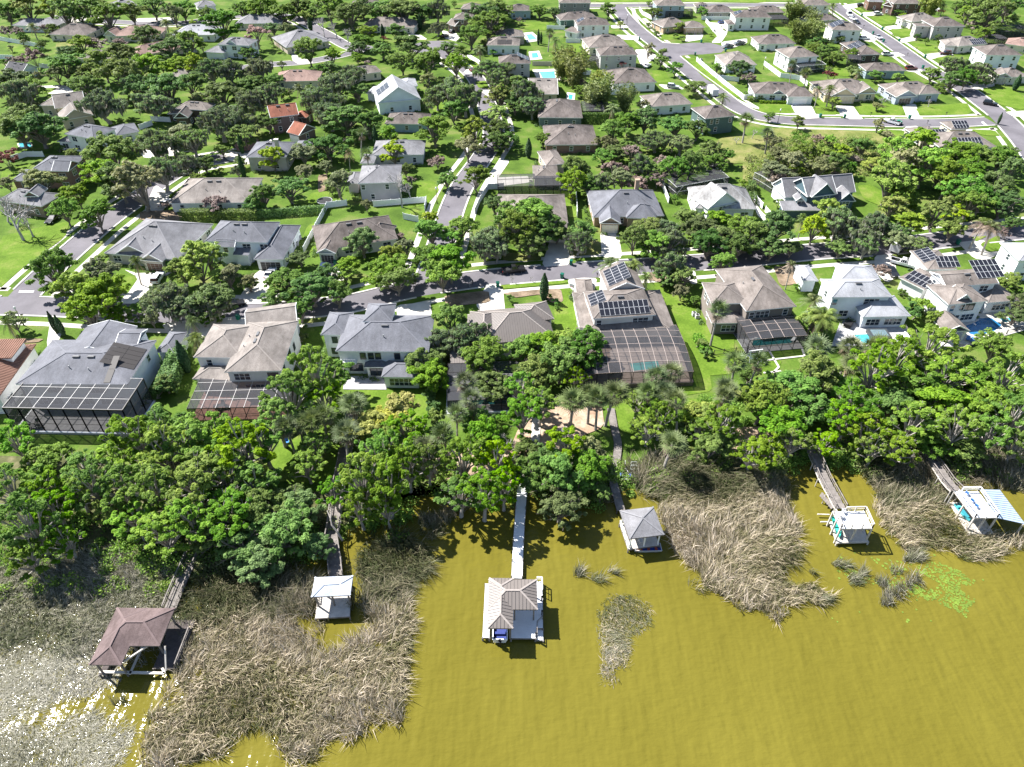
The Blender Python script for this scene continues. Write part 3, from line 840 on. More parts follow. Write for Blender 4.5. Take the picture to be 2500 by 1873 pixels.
def house(short, label, wall, roof, blocks, wins='auto', garage=None, gcol=(0.75, 0.74, 0.70), gw=4.8, panels=(), ridge=True, vents=2, wk='s', bmat=None, seams=None, chim=None, doors=()):
    B = []
    for b in blocks: B.append(b if isinstance(b, Block) else Block(*b))
    c0 = B[0].P(B[0].w/2, B[0].d/2, 0)
    root = thing('house', label, 'house', c0)
    wm = wallmat(wall); rm = roofmat(roof)
    for i, b in enumerate(B):
        b.wall_mb().build('wall', wm if not bmat or i not in bmat else wallmat(bmat[i]), root, c0)
        ro = b.roof_mb().build('roof', [rm, TRIM if not seams else rm], root, c0)
        if ridge and b.kind not in 'lf':
            r = b.ridge_mb()
            if r.f: r.build('ridge_cap', ridgemat(roof), ro, c0)
        if seams:
            tag(seams_mb(b, *seams).build('roof_seam', ridgemat(roof) if roof != 'metal' else METAL, ro, c0), kind='stuff')
    def put_win(b, side, t, z, kind):
        p0, dr, nr, L, ang = b.side(side)
        p = p0 + dr*t + nr*0.02; p.z = z
        if z > b.ze - 0.5: return
        for q in B:
            if q is not b and q.inside(p + nr*0.3) and z < q.ze: return
        rz = atan2(b.u.y, b.u.x) + ang
        wv = inst('window', WIN[kind][0], root, p-c0, rz)
        inst('pane', WIN[kind][1], wv, (0, 0, 0))
    g_at = set()
    if garage:
        for gi, side, frac in garage:
            b = B[gi]
            p0, dr, nr, L, ang = b.side(side)
            g_at.add((gi, side))
            p = p0 + dr*(L*frac) + nr*0.02; p.z = 0.02
            inst('garage_door', garage_mesh(gcol, min(gw, max(2.5, L-0.8))), root, p-c0, atan2(b.u.y, b.u.x)+ang)
    if wins == 'auto':
        for i, b in enumerate(B):
            for side in 'FRLB':
                L = b.side(side)[3]
                n = int(L/4.2)
                for fl, z in enumerate([1.55, 4.3]):
                    if z > b.ze-0.7 or z < b.z0+0.8: continue
                    if fl == 0 and (i, side) in g_at: continue
                    for k in range(max(1, n) if L > 2.6 else 0):
                        put_win(b, side, L*(k+0.5)/max(1, n), z, wk)
    else:
        for (i, side, frac, z, kind) in wins:
            b = B[i]; put_win(b, side, b.side(side)[3]*frac, z, kind)
    for (i, side, frac) in doors:
        b = B[i]; p0, dr, nr, L, ang = b.side(side)
        p = p0+dr*L*frac+nr*0.02; p.z = 0.02
        inst('front_door', FDOOR, root, p-c0, atan2(b.u.y, b.u.x)+ang)
    for (i, side, a0, b0, cols, rows, mode) in panels:
        b = B[i]; q = b.planes().get(side)
        if q is None: continue
        e = (q[1]-q[0]).normalized()
        nrm = (q[1]-q[0]).cross(q[2]-q[0]).normalized()
        if nrm.z < 0: nrm = -nrm
        up = nrm.cross(e).normalized()
        if up.z < 0: up = -up
        M = Matrix((e, up, nrm)).transposed()
        rot = M.to_euler()
        L = (q[1]-q[0]).length
        if mode == 'mat':
            for c in range(cols):
                for r in range(rows):
                    mb = MB(); mb.frame_box((0.03, 0.03, 0.05), (1.2, 0, 0), (0, 3.0, 0), (0, 0, 0.03))
                    if 'm' not in GDOORM: GDOORM['m'] = mb.mesh('pool_heating_mat', POOLHEAT)
                    p = q[0]+e*(a0*L+c*1.26)+up*(b0+r*3.06)
                    inst('pool_heating_mat', GDOORM['m'], root, p-c0, rot=rot)
        else:
            for c in range(cols):
                for r in range(rows):
                    p = q[0]+e*(a0*L+c*1.06)+up*(b0+r*1.73)
                    inst('solar_panel', PANEL, root, p-c0, rot=rot)
    if vents:
        b = B[0]
        for side in ('F', 'B', 'L', 'R'):
            q = b.planes().get(side)
            if q is None or len(q) < 4 or vents <= 0: continue
            r1, r2 = q[3], q[2]
            for f in ((0.35, 0.7) if vents > 1 else (0.5,)):
                top = r1.lerp(r2, f); eave = q[0].lerp(q[1], 0.15+0.7*f)
                p = top.lerp(eave, 0.14)
                d = (q[1]-q[0])
                o = inst('roof_vent', VENT, root, p-c0, atan2(d.y, d.x))
                p = top.lerp(eave, 0.42+0.2*f)
                inst('vent_pipe', PIPE, root, p-c0)
            break
    if chim:
        t, x, y, z, h = chim
        p = at(t, x, y, z); p.z = 0
        mb = MB(); mb.box(p+Vector((0, 0, z-1.5)), 1.1, 0.9, h+1.5, 0.1); mb.box(p+Vector((0, 0, z+h)), 1.35, 1.15, 0.15, 0.1)
        mb.build('chimney', wm, root, c0)
    rad = max(hypot(b.w, b.d) for b in B)/2
    HOUSES.append((short, c0.copy(), rad))
    HBLOCKS.extend(B)
    return root, B

WH = (0.74, 0.74, 0.72); CR = (0.62, 0.56, 0.45); GY = (0.40, 0.39, 0.37); BG = (0.50, 0.43, 0.34); BL = (0.30, 0.37, 0.42); BR = (0.16, 0.10, 0.075); GN = (0.10, 0.16, 0.14); TN = (0.42, 0.31, 0.20); DKB = (0.10, 0.075, 0.06)
Y = 'house'
# ---- far left, behind the oaks
house('white ranch with a small rear solar wing', 'white ranch house under grey shingles with a small wing, far back behind the palms', WH, 'grey', [('a0', (100, 218), (480, 226), 10, 3.0), ('a0', (400, 200), (565, 195), 7, 3.0)], panels=[(1, 'F', .3, .4, 4, 1, 's')])
house('brown hip-roofed ranch with a rear porch', 'low house with streaky brown hip roof and a shaded porch facing the fence', CR, 'brown', [('a0', (415, 295), (730, 306), (925, 232), 3.0)])
house('cream house with pink-grey gable roof', 'cream house with broad pinkish grey roof and a small gable beside a dark screened porch', CR, 'rose', [('a0', (965, 310), (1370, 300), 13, 3.0), ('a0', (885, 305), (995, 310), 8, 3.0, 'y', .7)])
house('pale grey roof with bowed pool cage', 'long house with pale grey roof and a curved pool cage along its back', WH, 'light', [('a0', (1475, 300), (1830, 300), 14, 3.0)])
house('white two-storey house with black shutters', 'white two-storey house with black shutters, front gables and a low garage wing', WH, 'grey', [('a0', (1862, 382), (2135, 392), 9.5, 5.7), ('a0', (1752, 445), (1915, 455), 8, 3.0), ('a0', (2000, 400), (2095, 405), 5, 4.6, 'y', .7), ('a0', (1935, 375), (2020, 380), 4, 6.0, 'y', .7)], wk='d', garage=[(1, 'F', .5)])
house('grey roof beside the pink tree', 'single-storey house with plain grey hip roof partly hidden by the pink blossoming tree', CR, 'grey', [('a1', (-90, 205), (305, 198), 13, 3.0)])
house('grey house with corner garage above the round tree', 'grey hip-roofed house with a brown corner garage door, behind the neat round tree', BG, 'grey', [('a1', (345, 408), (720, 350), (275, 312), 3.0)], garage=[(0, 'L', .3)], gcol=(.35, .28, .22))
house('taupe roof among brown shrubs', 'low house with streaky taupe roof sunk among brown leafless shrubs', CR, 'taupe', [('a0', (660, 505), (945, 502), 10, 3.0)])
house('brownish pink hip roof behind the oak clump', 'single-storey house with large brownish pink hip roof behind the big oak clump', CR, 'rose', [('a0', (1155, 490), (1575, 405), 12, 3.0)])
house('dark little house at the far left fence', 'small dark-roofed house with a white gable at the left edge by the white fence', WH, 'dark', [('a0', (30, 605), (190, 625), 8, 3.0, 'x', .6)])
house('beige house with three stepped gables', 'beige house with stepped tan gables and a wing facing the oak-shaded lawn', BG, 'tan', [('a0', (470, 930), (735, 895), 11, 4.2, 'x', .55), ('a0', (520, 1035), (800, 985), 8, 3.4, 'y', .55), ('a0', (335, 905), (470, 905), 9, 4.2)], vents=1)
house('dark brick house with white arched windows', 'dark brown house with tan hip roof and a white-windowed front gable', DKB, 'taupe', [('a0', (1500, 930), (1770, 947), (1828, 885), 4.6), ('a0', (1490, 1010), (1612, 1008), 7, 3.8, 'y', .75), ('a0', (1430, 975), (1560, 975), 8, 3.2)], wk='d')
house('white two-storey house with long grey side roof', 'white two-storey house with blue-grey roof and a long low garage roof to its right', WH, 'slate', [('a0', (550, 1147), (800, 1192), (1025, 1108), 5.7), ('a0', (990, 1165), (1195, 1127), 9, 3.2), ('a0', (485, 1212), (600, 1222), 7, 3.0)], wk='d')
house('brick two-storey house near the left edge', 'two-storey brick house with blue-grey roof and arched dark windows near the left edge', (0.27, 0.17, 0.14), 'slate', [('b0', (255, 127), (580, 132), (742, 5), 5.8), ('b0', (90, 217), (300, 217), 8, 3.0), ('b0', (585, 135), (680, 60), 5, 5.9, 'y', .6)], wk='d')
house('brown gabled house at the left edge', 'brown stone house with a steep garage gable beside the bare grey tree', (0.25, 0.19, 0.13), 'grey', [('b0', (-20, 385), (355, 437), (512, 325), 3.6, 'h', .5), ('b0', (200, 350), (330, 350), 5, 5.2, 'y', .7)], garage=[(0, 'R', .5)], gcol=(.3, .22, .15))
house('grey roof at the very top left', 'grey-roofed house glimpsed between treetops at the upper left of the neighbourhood', GY, 'grey', [('a0', (965, 72), (1178, 45), 12, 3.0)])
house('white house with grey roof behind the leafy street', 'white house with grey roof and small windows glimpsed behind the leafy upper street', WH, 'grey', [('a0', (1690, 62), (1852, 45), 10, 4.5)])
house('little grey roof in the oak clump', 'little beige-grey roof showing between the dark mossy oaks', BG, 'tan', [('a0', (1430, 655), (1560, 662), 9, 3.0)])
# ---- centre left
house('pinkish brown roof facing the side lane', 'low house with pinkish brown hip roof beside the curved lane', CR, 'rose', [('a1', (235, 700), (622, 692), 12, 3.0)])
house('taupe ranch with cream side walls', 'cream ranch house with big taupe hip roof and two roof vents', CR, 'taupe', [('a1', (860, 655), (1167, 614), (1228, 548), 3.0)])
house('tan-roofed house with two white garage doors', 'low house with tan hip roof and white garage doors facing the cul-de-sac', (0.58, 0.52, 0.46), 'taupe', [('a1', (1000, 222), (1442, 238), 13, 3.0)], garage=[(0, 'R', .3)])
house('white gable house with blue solar panels', 'tall white gabled house with pale blue solar panels on its left slope', (0.66, 0.70, 0.72), 'light', [('a1', (1130, 885), (1505, 850), 15, 4.3, 'y', .62), ('a1', (1330, 745), (1475, 735), 9, 4.0), ('a1', (1030, 800), (1180, 810), 8, 3.0)], panels=[(0, 'L', .25, 1.2, 5, 3, 's')], wins=[(0, 'F', .52, 5.2, 'd'), (0, 'F', .3, 1.5, 's'), (0, 'F', .75, 1.5, 's')], vents=0)
house('blue-walled house with dark brown-grey roof', 'blue-walled single-storey house with broad dark grey-brown hip roof', (0.28, 0.38, 0.45), 'brown', [('a1', (1190, 1060), (1560, 1066), (1650, 978), 3.0)])
house('light grey house behind the tall lime tree', 'light grey house with pale hip roof half hidden by a tall lime-green tree', (0.50, 0.52, 0.54), 'grey', [('a1', (1078, 1330), (1525, 1325), 11.5, 3.4), ('a1', (980, 1400), (1100, 1400), 7, 3.0)])
house('grey two-storey house with the bare tree', 'grey two-storey house behind the large leafless white tree', (0.45, 0.43, 0.42), 'grey', [('b1', (960, 238), (1320, 228), 12, 5.7), ('b1', (860, 240), (970, 238), 8, 3.2)], wins=[(0, 'F', .08, 4.3, 's'), (0, 'F', .3, 1.5, 's'), (0, 'F', .7, 4.3, 's'), (0, 'R', .5, 4.3, 's')])
house('red-roofed two-storey house', 'dark two-storey house under a rusty red roof with a separate red garage gable', (0.16, 0.12, 0.11), 'rust', [('a1', (210, 1010), (455, 980), 9, 5.7, 'x', .55), ('a1', (350, 1133), (455, 1162), (600, 1095), 3.0, 'x', .6), ('a1', (400, 1000), (520, 1010), 6, 3.0)], garage=[(1, 'F', .5)])
house('grey hip-roofed house with a square chimney', 'grey house with crossing hip roofs and a square pale chimney', (0.42, 0.39, 0.36), 'slate', [('a1', (0, 1348), (345, 1348), (437, 1218), 4.6), ('a1', (400, 1290), (540, 1290), 8, 3.0)], chim=('a1', 265, 1225, 7.5, 1.0))
house('brown house by the parked black cars', 'brown two-storey house with tan roof above the dark parked cars at the cul-de-sac', (0.2, 0.15, 0.12), 'taupe', [('a1', (1775, 165), (1935, 168), 10, 5.5), ('a1', (1840, 78), (2010, 82), 10, 5.0), ('a1', (1790, 225), (1880, 205), 6, 3.0, 'y', .6)])
house('brown roof at the top behind the dark oaks', 'brown roof showing above dark oaks at the top of the neighbourhood', TN, 'brown', [('a1', (900, 48), (1130, 44), 10, 4.0)])
# ---- top centre
house('brown roof with blue-grey rear wall', 'house with brown hip roof and blue-grey rear wall behind a dark hedge', BL, 'brown', [('a2', (130, 88), (322, 86), 10, 4.0)])
house('dark grey two-storey house by the top street', 'dark grey two-storey house with four small windows beside the top street', (0.25, 0.23, 0.23), 'taupe', [('a2', (545, 25), (802, 25), 10, 5.6)])
house('brown-roofed ranch behind the white solar house', 'single-storey house with brown hip roof just behind the white house with rear porch', GN, 'brown', [('a2', (555, 165), (860, 150), 11, 3.2)])
house('white two-storey house with a rear screened porch', 'white two-storey house with a small white porch roof and solar panels on its left slope', WH, 'brown', [('a2', (690, 207), (957, 202), 11, 5.7), ('a2', (585, 245), (690, 268), 6, 3.0, 'l', .1)], panels=[(0, 'L', .25, .8, 4, 2, 's')])
house('cream ranch beside the dark-streaked roof', 'cream single-storey house with brown roof and a green back lawn', CR, 'taupe', [('a2', (785, 386), (1110, 372), (712, 310), 3.2)], garage=[(0, 'R', .5)])
house('grey two-storey house behind the red bush', 'grey two-storey house with brown hip roof and a red bush at its wall', (0.44, 0.43, 0.42), 'brown', [('a2', (875, 450), (1182, 442), (815, 392), 5.7)])
house('long white ranch under a streaked brown roof', 'long white single-storey house with a dark-streaked brown hip roof', WH, 'brown', [('a2', (975, 678), (1332, 662), (885, 572), 3.4)])
house('brown-roofed house beside the rectangular pool', 'house with brown hip roof standing left of a small blue rectangular pool', (0.35, 0.30, 0.25), 'taupe', [('a2', (45, 300), (272, 292), 10, 3.6)])
house('pale house with black roof heater panels', 'pale-walled house with black solar heating mats on its brown near slope', (0.62, 0.66, 0.68), 'taupe', [('a2', (-40, 365), (226, 368), 11, 4.0)], panels=[(0, 'F', .32, .7, 5, 1, 'mat')])
house('grey two-storey house with right-slope solar panels', 'grey house with pale solar panels on its right slope by the blue pool deck', (0.42, 0.43, 0.44), 'brown', [('a2', (60, 515), (318, 512), 10, 5.5)], panels=[(0, 'R', .25, .6, 5, 3, 's')])
house('plain tan roof beside the pool patio', 'low house with one plain tan roof slope beside a cluttered pool patio', BG, 'tan', [('a2', (300, 760), (538, 760), (530, 630), 3.0, 'x', .3)])
house('dark green house with a dark pool cage', 'dark green house with brown hip roof and a gridded pool cage on its right', (0.14, 0.18, 0.18), 'brown', [('a2', (375, 947), (735, 950), (720, 812), 3.4)])
house('shadow-dappled brown brick house', 'brown brick house whose dark roof is dappled with tree shadow behind the long hedge', (0.22, 0.14, 0.11), 'brown', [('a2', (432, 1168), (860, 1166), (842, 1012), 3.0)])
house('tan ranch among palms near the hedge', 'white-walled ranch house with streaked taupe roof behind the willow shrubs', WH, 'taupe', [('a2', (1285, 862), (1622, 838), (1145, 775), 3.2)])
house('dark green two-storey house at the field edge', 'dark green two-storey house with streaked brown roof at the edge of the open field', (0.10, 0.15, 0.14), 'brown', [('a2', (1725, 958), (1972, 932), (1470, 884), 5.7)], wins=[(0, 'F', .22, 4.2, 's'), (0, 'F', .42, 4.2, 's'), (0, 'F', .88, 4.2, 's'), (0, 'F', .4, 1.6, 's'), (0, 'L', .5, 4.2, 's'), (0, 'L', .2, 1.6, 's')])
house('two-roofed tan house under the oak', 'tan house with crossing taupe roofs half under the green oak', BG, 'taupe', [('b2', (335, 182), (540, 182), 9, 3.0), ('b2', (440, 80), (600, 65), 11, 3.2)])
# ---- top right
house('grey two-storey house with a long rear cage', 'grey-blue two-storey house with a dark screened porch along its back', BL, 'taupe', [('a2', (1330, 47), (1566, 45), 11, 5.7)])
house('tan house with two tan garage doors', 'tan ranch house with a pair of tan garage doors facing the cul-de-sac', TN, 'taupe', [('a2', (1385, 222), (1600, 200), 12, 3.0), ('a2', (1556, 224), (1722, 220), 9, 3.0)], garage=[(1, 'F', .28), (1, 'F', .72)], gcol=(.42, .28, .17), gw=3.0)
house('green-grey ranch behind the white fence', 'olive grey ranch house with brown roof and shaded porch behind a white fence', (0.3, 0.3, 0.24), 'brown', [('a2', (1745, 102), (1962, 98), 11, 3.2), ('a2', (1650, 60), (1760, 60), 8, 3.0)], panels=[(1, 'F', .2, .4, 4, 1, 's')])
house('white two-storey house with a solar corner', 'white two-storey house with brown roof and a few solar panels on its left end', WH, 'brown', [('a2', (1965, 142), (2260, 142), 11, 5.7), ('a2', (1903, 198), (1968, 198), 8, 3.0)], panels=[(0, 'L', .3, .8, 4, 2, 's')])
house('white ranch by the cul-de-sac trucks', 'white ranch house with brown roof beside the two grey pickup trucks', WH, 'brown', [('a3', (-60, 378), (258, 374), 12, 3.0), ('a2', (2150, 355), (2230, 360), 8, 3.0)])
house('white house behind the dark street tree', 'white house with pale tan roof behind the tall dark street tree', WH, 'tan', [('a2', (1885, 528), (2142, 522), (1695, 445), 3.2), ('a2', (1960, 470), (2080, 460), 8, 3.6)])
house('olive house with bronze pool cage', 'olive brown house with brown roof and a round dark pool cage behind it', (.3, .27, .2), 'brown', [('a3', (-110, 108), (162, 108), 10, 3.0)])
house('white two-storey house at the top street corner', 'white two-storey house with five dark windows near the top street corner', WH, 'taupe', [('a3', (310, 47), (562, 46), 11, 5.7)])
house('brown roof between the bamboo clumps', 'low brown roof squeezed between bamboo clumps and a white two-storey house', BG, 'brown', [('a3', (400, 182), (622, 168), 9, 3.0), ('a3', (310, 170), (400, 170), 7, 3.0)])
house('white two-storey house with pale solar array', 'white two-storey house with a pale solar array on its left roof slope', WH, 'taupe', [('a3', (570, 258), (828, 262), (478, 202), 5.7)], panels=[(0, 'L', .2, .7, 6, 3, 's')])
house('white two-storey house with a low rear cage', 'white two-storey house with grey roof and a low dark screened porch facing the palms', WH, 'taupe', [('a3', (200, 497), (456, 482), (45, 425), 5.7)])
house('dark roof with square solar array', 'low dark brick house with a square solar array left of its roof ridge', DKB, 'brown', [('a3', (800, 472), (990, 467), (632, 368), 3.2)], panels=[(0, 'L', .3, .5, 6, 3, 's')])
house('blue-grey ranch near the maroon car', 'blue-grey ranch house with wide brown roof beside the maroon parked car', BL, 'brown', [('a3', (860, 607), (1205, 607), (785, 550), 3.2)])
house('white corner house with a double garage', 'white house with brown hip roofs and a wide white garage facing the curved road', (0.62, 0.66, 0.68), 'brown', [('a3', (-100, 803), (330, 812), 12, 3.0), ('a3', (190, 830), (417, 828), 10, 3.0), ('a3', (65, 800), (150, 800), 4, 3.2, 'y', .6)], garage=[(1, 'F', .5)], gcol=(.78, .78, .78), gw=5.2, wk='d')
house('cream house with two front gables', 'cream yellow house with tan roof, two front gables and a cream garage', (0.60, 0.50, 0.34), 'taupe', [('a3', (510, 812), (955, 800), (432, 700), 3.0), ('a3', (560, 822), (782, 824), 8, 3.0, 'y', .55), ('a3', (800, 798), (958, 796), 7, 3.2, 'y', .6)], garage=[(1, 'F', .6)], gcol=(.62, .52, .36), wk='d')
house('blue-grey house with a brown garage door', 'blue-grey house with tan hip roof, arched porch gable and a dark brown garage door', (0.34, 0.38, 0.46), 'taupe', [('a3', (1110, 818), (1500, 802), (992, 722), 3.0), ('a3', (1118, 832), (1300, 822), 8, 3.0, 'y', .5), ('a3', (1320, 806), (1502, 802), 7, 3.2, 'h', .6)], garage=[(1, 'F', .5)], gcol=(.12, .08, .06), wk='d')
house('brown house at the top by the grey car', 'brown house with small dark windows at the top beside a dark car', BR, 'grey', [('a3', (880, 12), (1012, 16), 9, 4.5)])
house('dark brown two-storey house at the top', 'dark brown two-storey house with pale entrance gable above the bright lawn', (.15, .10, .085), 'taupe', [('a3', (1095, 32), (1350, 32), 11, 5.7), ('a3', (1000, 40), (1090, 60), 6, 4.0, 'y', .6)])
house('beige house behind the slim cypress', 'beige ranch house with tan roof behind a slim dark tree', (.66, .62, .56), 'tan', [('a3', (1250, 188), (1482, 168), 11, 3.4), ('a3', (1165, 172), (1275, 180), 9, 3.2)], garage=[(1, 'F', .5)])
house('large grey two-storey house with white porch', 'large grey two-storey house with brown hip roof and a white columned porch', (.46, .43, .42), 'brown', [('a3', (1440, 228), (1712, 226), (1332, 170), 5.7), ('a3', (1285, 225), (1420, 228), 5, 5.0, 'f', .1)])
house('tan house with a rear solar cage', 'tan ranch house with brown roof and rows of solar panels at its right end', (.62, .58, .52), 'tan', [('a3', (1650, 398), (1900, 376), 11, 3.2), ('a3', (1535, 390), (1640, 395), 9, 3.2)], panels=[(0, 'F', .5, .3, 7, 2, 's')], garage=[(1, 'F', .5)])
house('white two-storey house right of the great oak', 'white two-storey house with brown roof right of the great leaning oak', (.70, .74, .76), 'brown', [('a3', (1890, 472), (2202, 474), (1765, 400), 5.7)])
house('cream garage house at the right edge', 'cream house with a pale garage door at the right edge beside the wide lawn', (.60, .56, .50), 'taupe', [('a3', (2050, 665), (2260, 655), 10, 3.0), ('a3', (1965, 655), (2110, 668), 8, 3.0, 'y', .5)], garage=[(1, 'F', .45)], gcol=(.5, .45, .4))
house('pink-roofed house by the curved cage', 'low cream house with pinkish roof at the right edge below a curved pool cage', CR, 'rose', [('a3', (2050, 375), (2300, 410), 11, 3.0)])
house('corner house with three dark solar arrays', 'taupe-roofed corner house carrying three dark solar arrays beside the road bend', BG, 'taupe', [('a3', (1500, 1272), (1985, 1262), 13, 3.0), ('a3', (1335, 1195), (1560, 1180), 10, 3.0), ('a3', (1590, 1110), (1740, 1105), 7, 3.2)], panels=[(0, 'F', .25, .9, 9, 2, 's'), (1, 'F', .1, .4, 8, 2, 's'), (2, 'F', .2, .3, 5, 2, 's')], wk='d')
# ---- across the lakeside street
house('tan ranch with a low garage wing', 'long tan-roofed white ranch house beside the white off-roader', WH, 'tan', [('b0', (1450, 410), (2135, 402), 16, 3.0, 'h', .45), ('b0', (1440, 395), (1620, 400), 10, 3.0, 'h', .35)], vents=2)
house('grey ranch with twin front gables', 'grey-shingled ranch house with two front gables and a brown garage', (0.47, 0.43, 0.38), 'grey', [('b0', (893, 836), (1512, 892), (1755, 580), 3.0, 'h', .5), ('b0', (990, 840), (1255, 845), 9, 3.1, 'y', .6), ('b0', (1195, 895), (1392, 910), 12, 3.1, 'y', .6)], garage=[(2, 'F', .55)], gcol=(.14, .08, .06), wk='d')
house('white two-storey house with black shutters and garage wing', 'white two-storey house with grey roofs and an open garage under its right wing', (.72, .76, .78), 'slate', [('b0', (1755, 732), (2290, 745), 10.5, 5.8, 'h', .5), ('b1', (70, 888), (322, 890), (470, 598), 3.2, 'h', .55), ('b0', (1835, 780), (2010, 785), 3.5, 5.0, 'x', .6), ('b0', (1995, 850), (2130, 855), 2.5, 3.2, 'l', .35)], garage=[(1, 'F', .5)], gcol=(.03, .03, .03), wins=[(0, 'F', .65, 4.3, 'd'), (0, 'F', .42, 4.6, 'n'), (0, 'F', .95, 4.3, 'd'), (0, 'F', .68, 1.5, 'd'), (0, 'F', .95, 1.5, 'd'), (0, 'R', .4, 4.2, 's'), (1, 'R', .3, 1.5, 's'), (1, 'R', .6, 1.5, 's'), (2, 'F', .5, 4.0, 's'), (0, 'L', .5, 4.2, 's')], doors=[(0, 'F', .5)])  # near-black garage door panel: shade inside the open garage, put into its colour
house('streaky brown ranch with white fence', 'cream ranch house with streaky brown hip roof inside a white fence', (.66, .66, .58), 'brown', [('b1', (612, 815), (1305, 712), (1362, 492), 3.0, 'h', .5), ('b1', (605, 832), (770, 838), 11, 3.0, 'y', .5), ('b1', (1012, 690), (1215, 712), 7, 3.1, 'h', .7)], garage=[(1, 'F', .5)], gcol=(.05, .04, .04), wk='d')
house('tan-roofed ranch hidden by the big oak', 'ranch house with plain taupe roof hidden behind the largest street oak', BG, 'taupe', [('b2', (40, 545), (618, 545), (570, 312), 3.0, 'h', .42), ('b2', (400, 620), (615, 622), 10, 3.0, 'h', .4)], garage=[(1, 'F', .55)], gcol=(.6, .55, .48))
house('blue-grey ranch with a tall chimney', 'ranch house with crisp blue-grey roof, tall chimney and a white garage under a brown gable', (.34, .25, .18), 'slate', [('b2', (820, 495), (1392, 485), (1340, 278), 3.0, 'h', .5), ('b2', (872, 545), (1045, 548), 9, 3.0, 'y', .6), ('b2', (1085, 500), (1330, 512), 7, 3.3, 'h', .7)], garage=[(1, 'F', .5)], gcol=(.74, .68, .55), chim=('b2', 1172, 240, 6.8, 1.6), wk='d', vents=1)
house('white house with pale mottled roof', 'white house with mottled pale roof, a tall front gable and a dark balcony window', WH, 'pale', [('b2', (1640, 425), (2135, 432), 13, 3.4, 'h', .62), ('b2', (1745, 430), (1998, 378), 7, 4.4, 'y', .75)], wins=[(1, 'F', .5, 5.4, 'n'), (1, 'F', .5, 3.6, 'd'), (0, 'F', .85, 1.5, 'd'), (0, 'L', .3, 1.5, 'd'), (0, 'L', .7, 1.5, 's')], vents=1)
house('dark teal farmhouse with many gables', 'dark teal two-storey farmhouse with white trim, several gables and a wraparound porch', (0.075, 0.12, 0.14), 'grey', [('b3', (355, 352), (612, 325), 9, 5.6, 'x', .75), ('b3', (395, 355), (598, 330), 6, 5.8, 'y', .95), ('b3', (545, 330), (770, 310), 8, 3.6, 'x', .9), ('b3', (165, 360), (330, 350), 9, 3.6, 'x', .8), ('b3', (620, 395), (770, 390), 5, 3.4, 'y', 1.0), ('b3', (145, 470), (600, 470), 4.0, 2.9, 'l', .22), ('b3', (260, 385), (330, 385), 3, 4.6, 'y', .8)],
      wins=[(1, 'F', .7, 4.9, 'd'), (0, 'F', .2, 4.3, 's'), (1, 'F', .45, 7.2, 'n'), (4, 'F', .5, 2.6, 'd'), (6, 'F', .5, 4.0, 's'), (0, 'L', .5, 4.3, 's')], vents=0, bmat={3: (.62, .64, .66)})
# ------------------------------------------------------------------ lakeside houses
def rect_from(t, p1, p2, d, ze=0.0):
    P1, P2 = at(t, *p1, ze), at(t, *p2, ze)
    return P1, P2, d

house('terracotta tiled house at the left edge', 'white Mediterranean house with ribbed terracotta tile roof at the left edge of the shore row', (.72, .70, .66), 'clay',
      [('c0', (-560, 830), (-10, 800), (418, 345), 4.6, 'h', .42), ('c0', (-300, 480), (95, 470), 6, 6.6, 'f', .02)], seams=(0.42, 0.16, 0.09), vents=0, wk='d')
house('grey-roofed house with the tall screened lanai', 'big white house with light grey roof, black pool-heating mats and a two-storey screened lanai', (.74, .76, .79), 'slate',
      [('c0', (132, 694), (1092, 698), (1368, 318), 6.0, 'h', .30), ('c0', (560, 430), (1015, 430), 9, 6.0, 'y', .30), ('c0', (985, 350), (1180, 350), 5, 6.6, 'x', .35), ('c0', (1330, 420), (1490, 425), 7, 3.2)],
      panels=[(0, 'R', .30, .5, 5, 2, 'mat'), (0, 'F', .78, .3, 1, 2, 'mat')], wins=[(0, 'R', .72, 4.6, 's'), (3, 'R', .5, 2.0, 's'), (0, 'F', .2, 1.6, 'w'), (0, 'F', .5, 1.6, 'w'), (0, 'F', .8, 1.6, 'w'), (0, 'F', .3, 4.4, 't'), (0, 'F', .7, 4.4, 't'), (0, 'B', .3, 4.4, 'd'), (0, 'B', .7, 4.4, 'd')], vents=2)
house('tan-roofed white house with a brick-paved cage', 'white two-storey house with crossing tan roofs and a brick-paved pool cage', (.70, .69, .66), 'tan',
      [('n', (547, 908), (687, 905), (727, 783), 6.0, 'h', .42), ('n', (472, 872), (590, 874), 11, 6.0, 'h', .42), ('n', (470, 925), (560, 930), 5, 3.2, 'h', .4), ('n', (600, 800), (725, 783), 7, 5.9, 'x', .4)],
      wins=[(0, 'F', .25, 4.4, 't'), (0, 'F', .85, 4.4, 'bd'), (1, 'F', .25, 4.4, 's'), (0, 'R', .15, 4.2, 'b'), (0, 'R', .45, 4.3, 'bd'), (0, 'R', .7, 3.2, 'b'), (0, 'R', .28, 1.5, 'b'), (0, 'R', .62, 1.5, 'b'), (0, 'F', .5, 1.5, 'w')], vents=2)
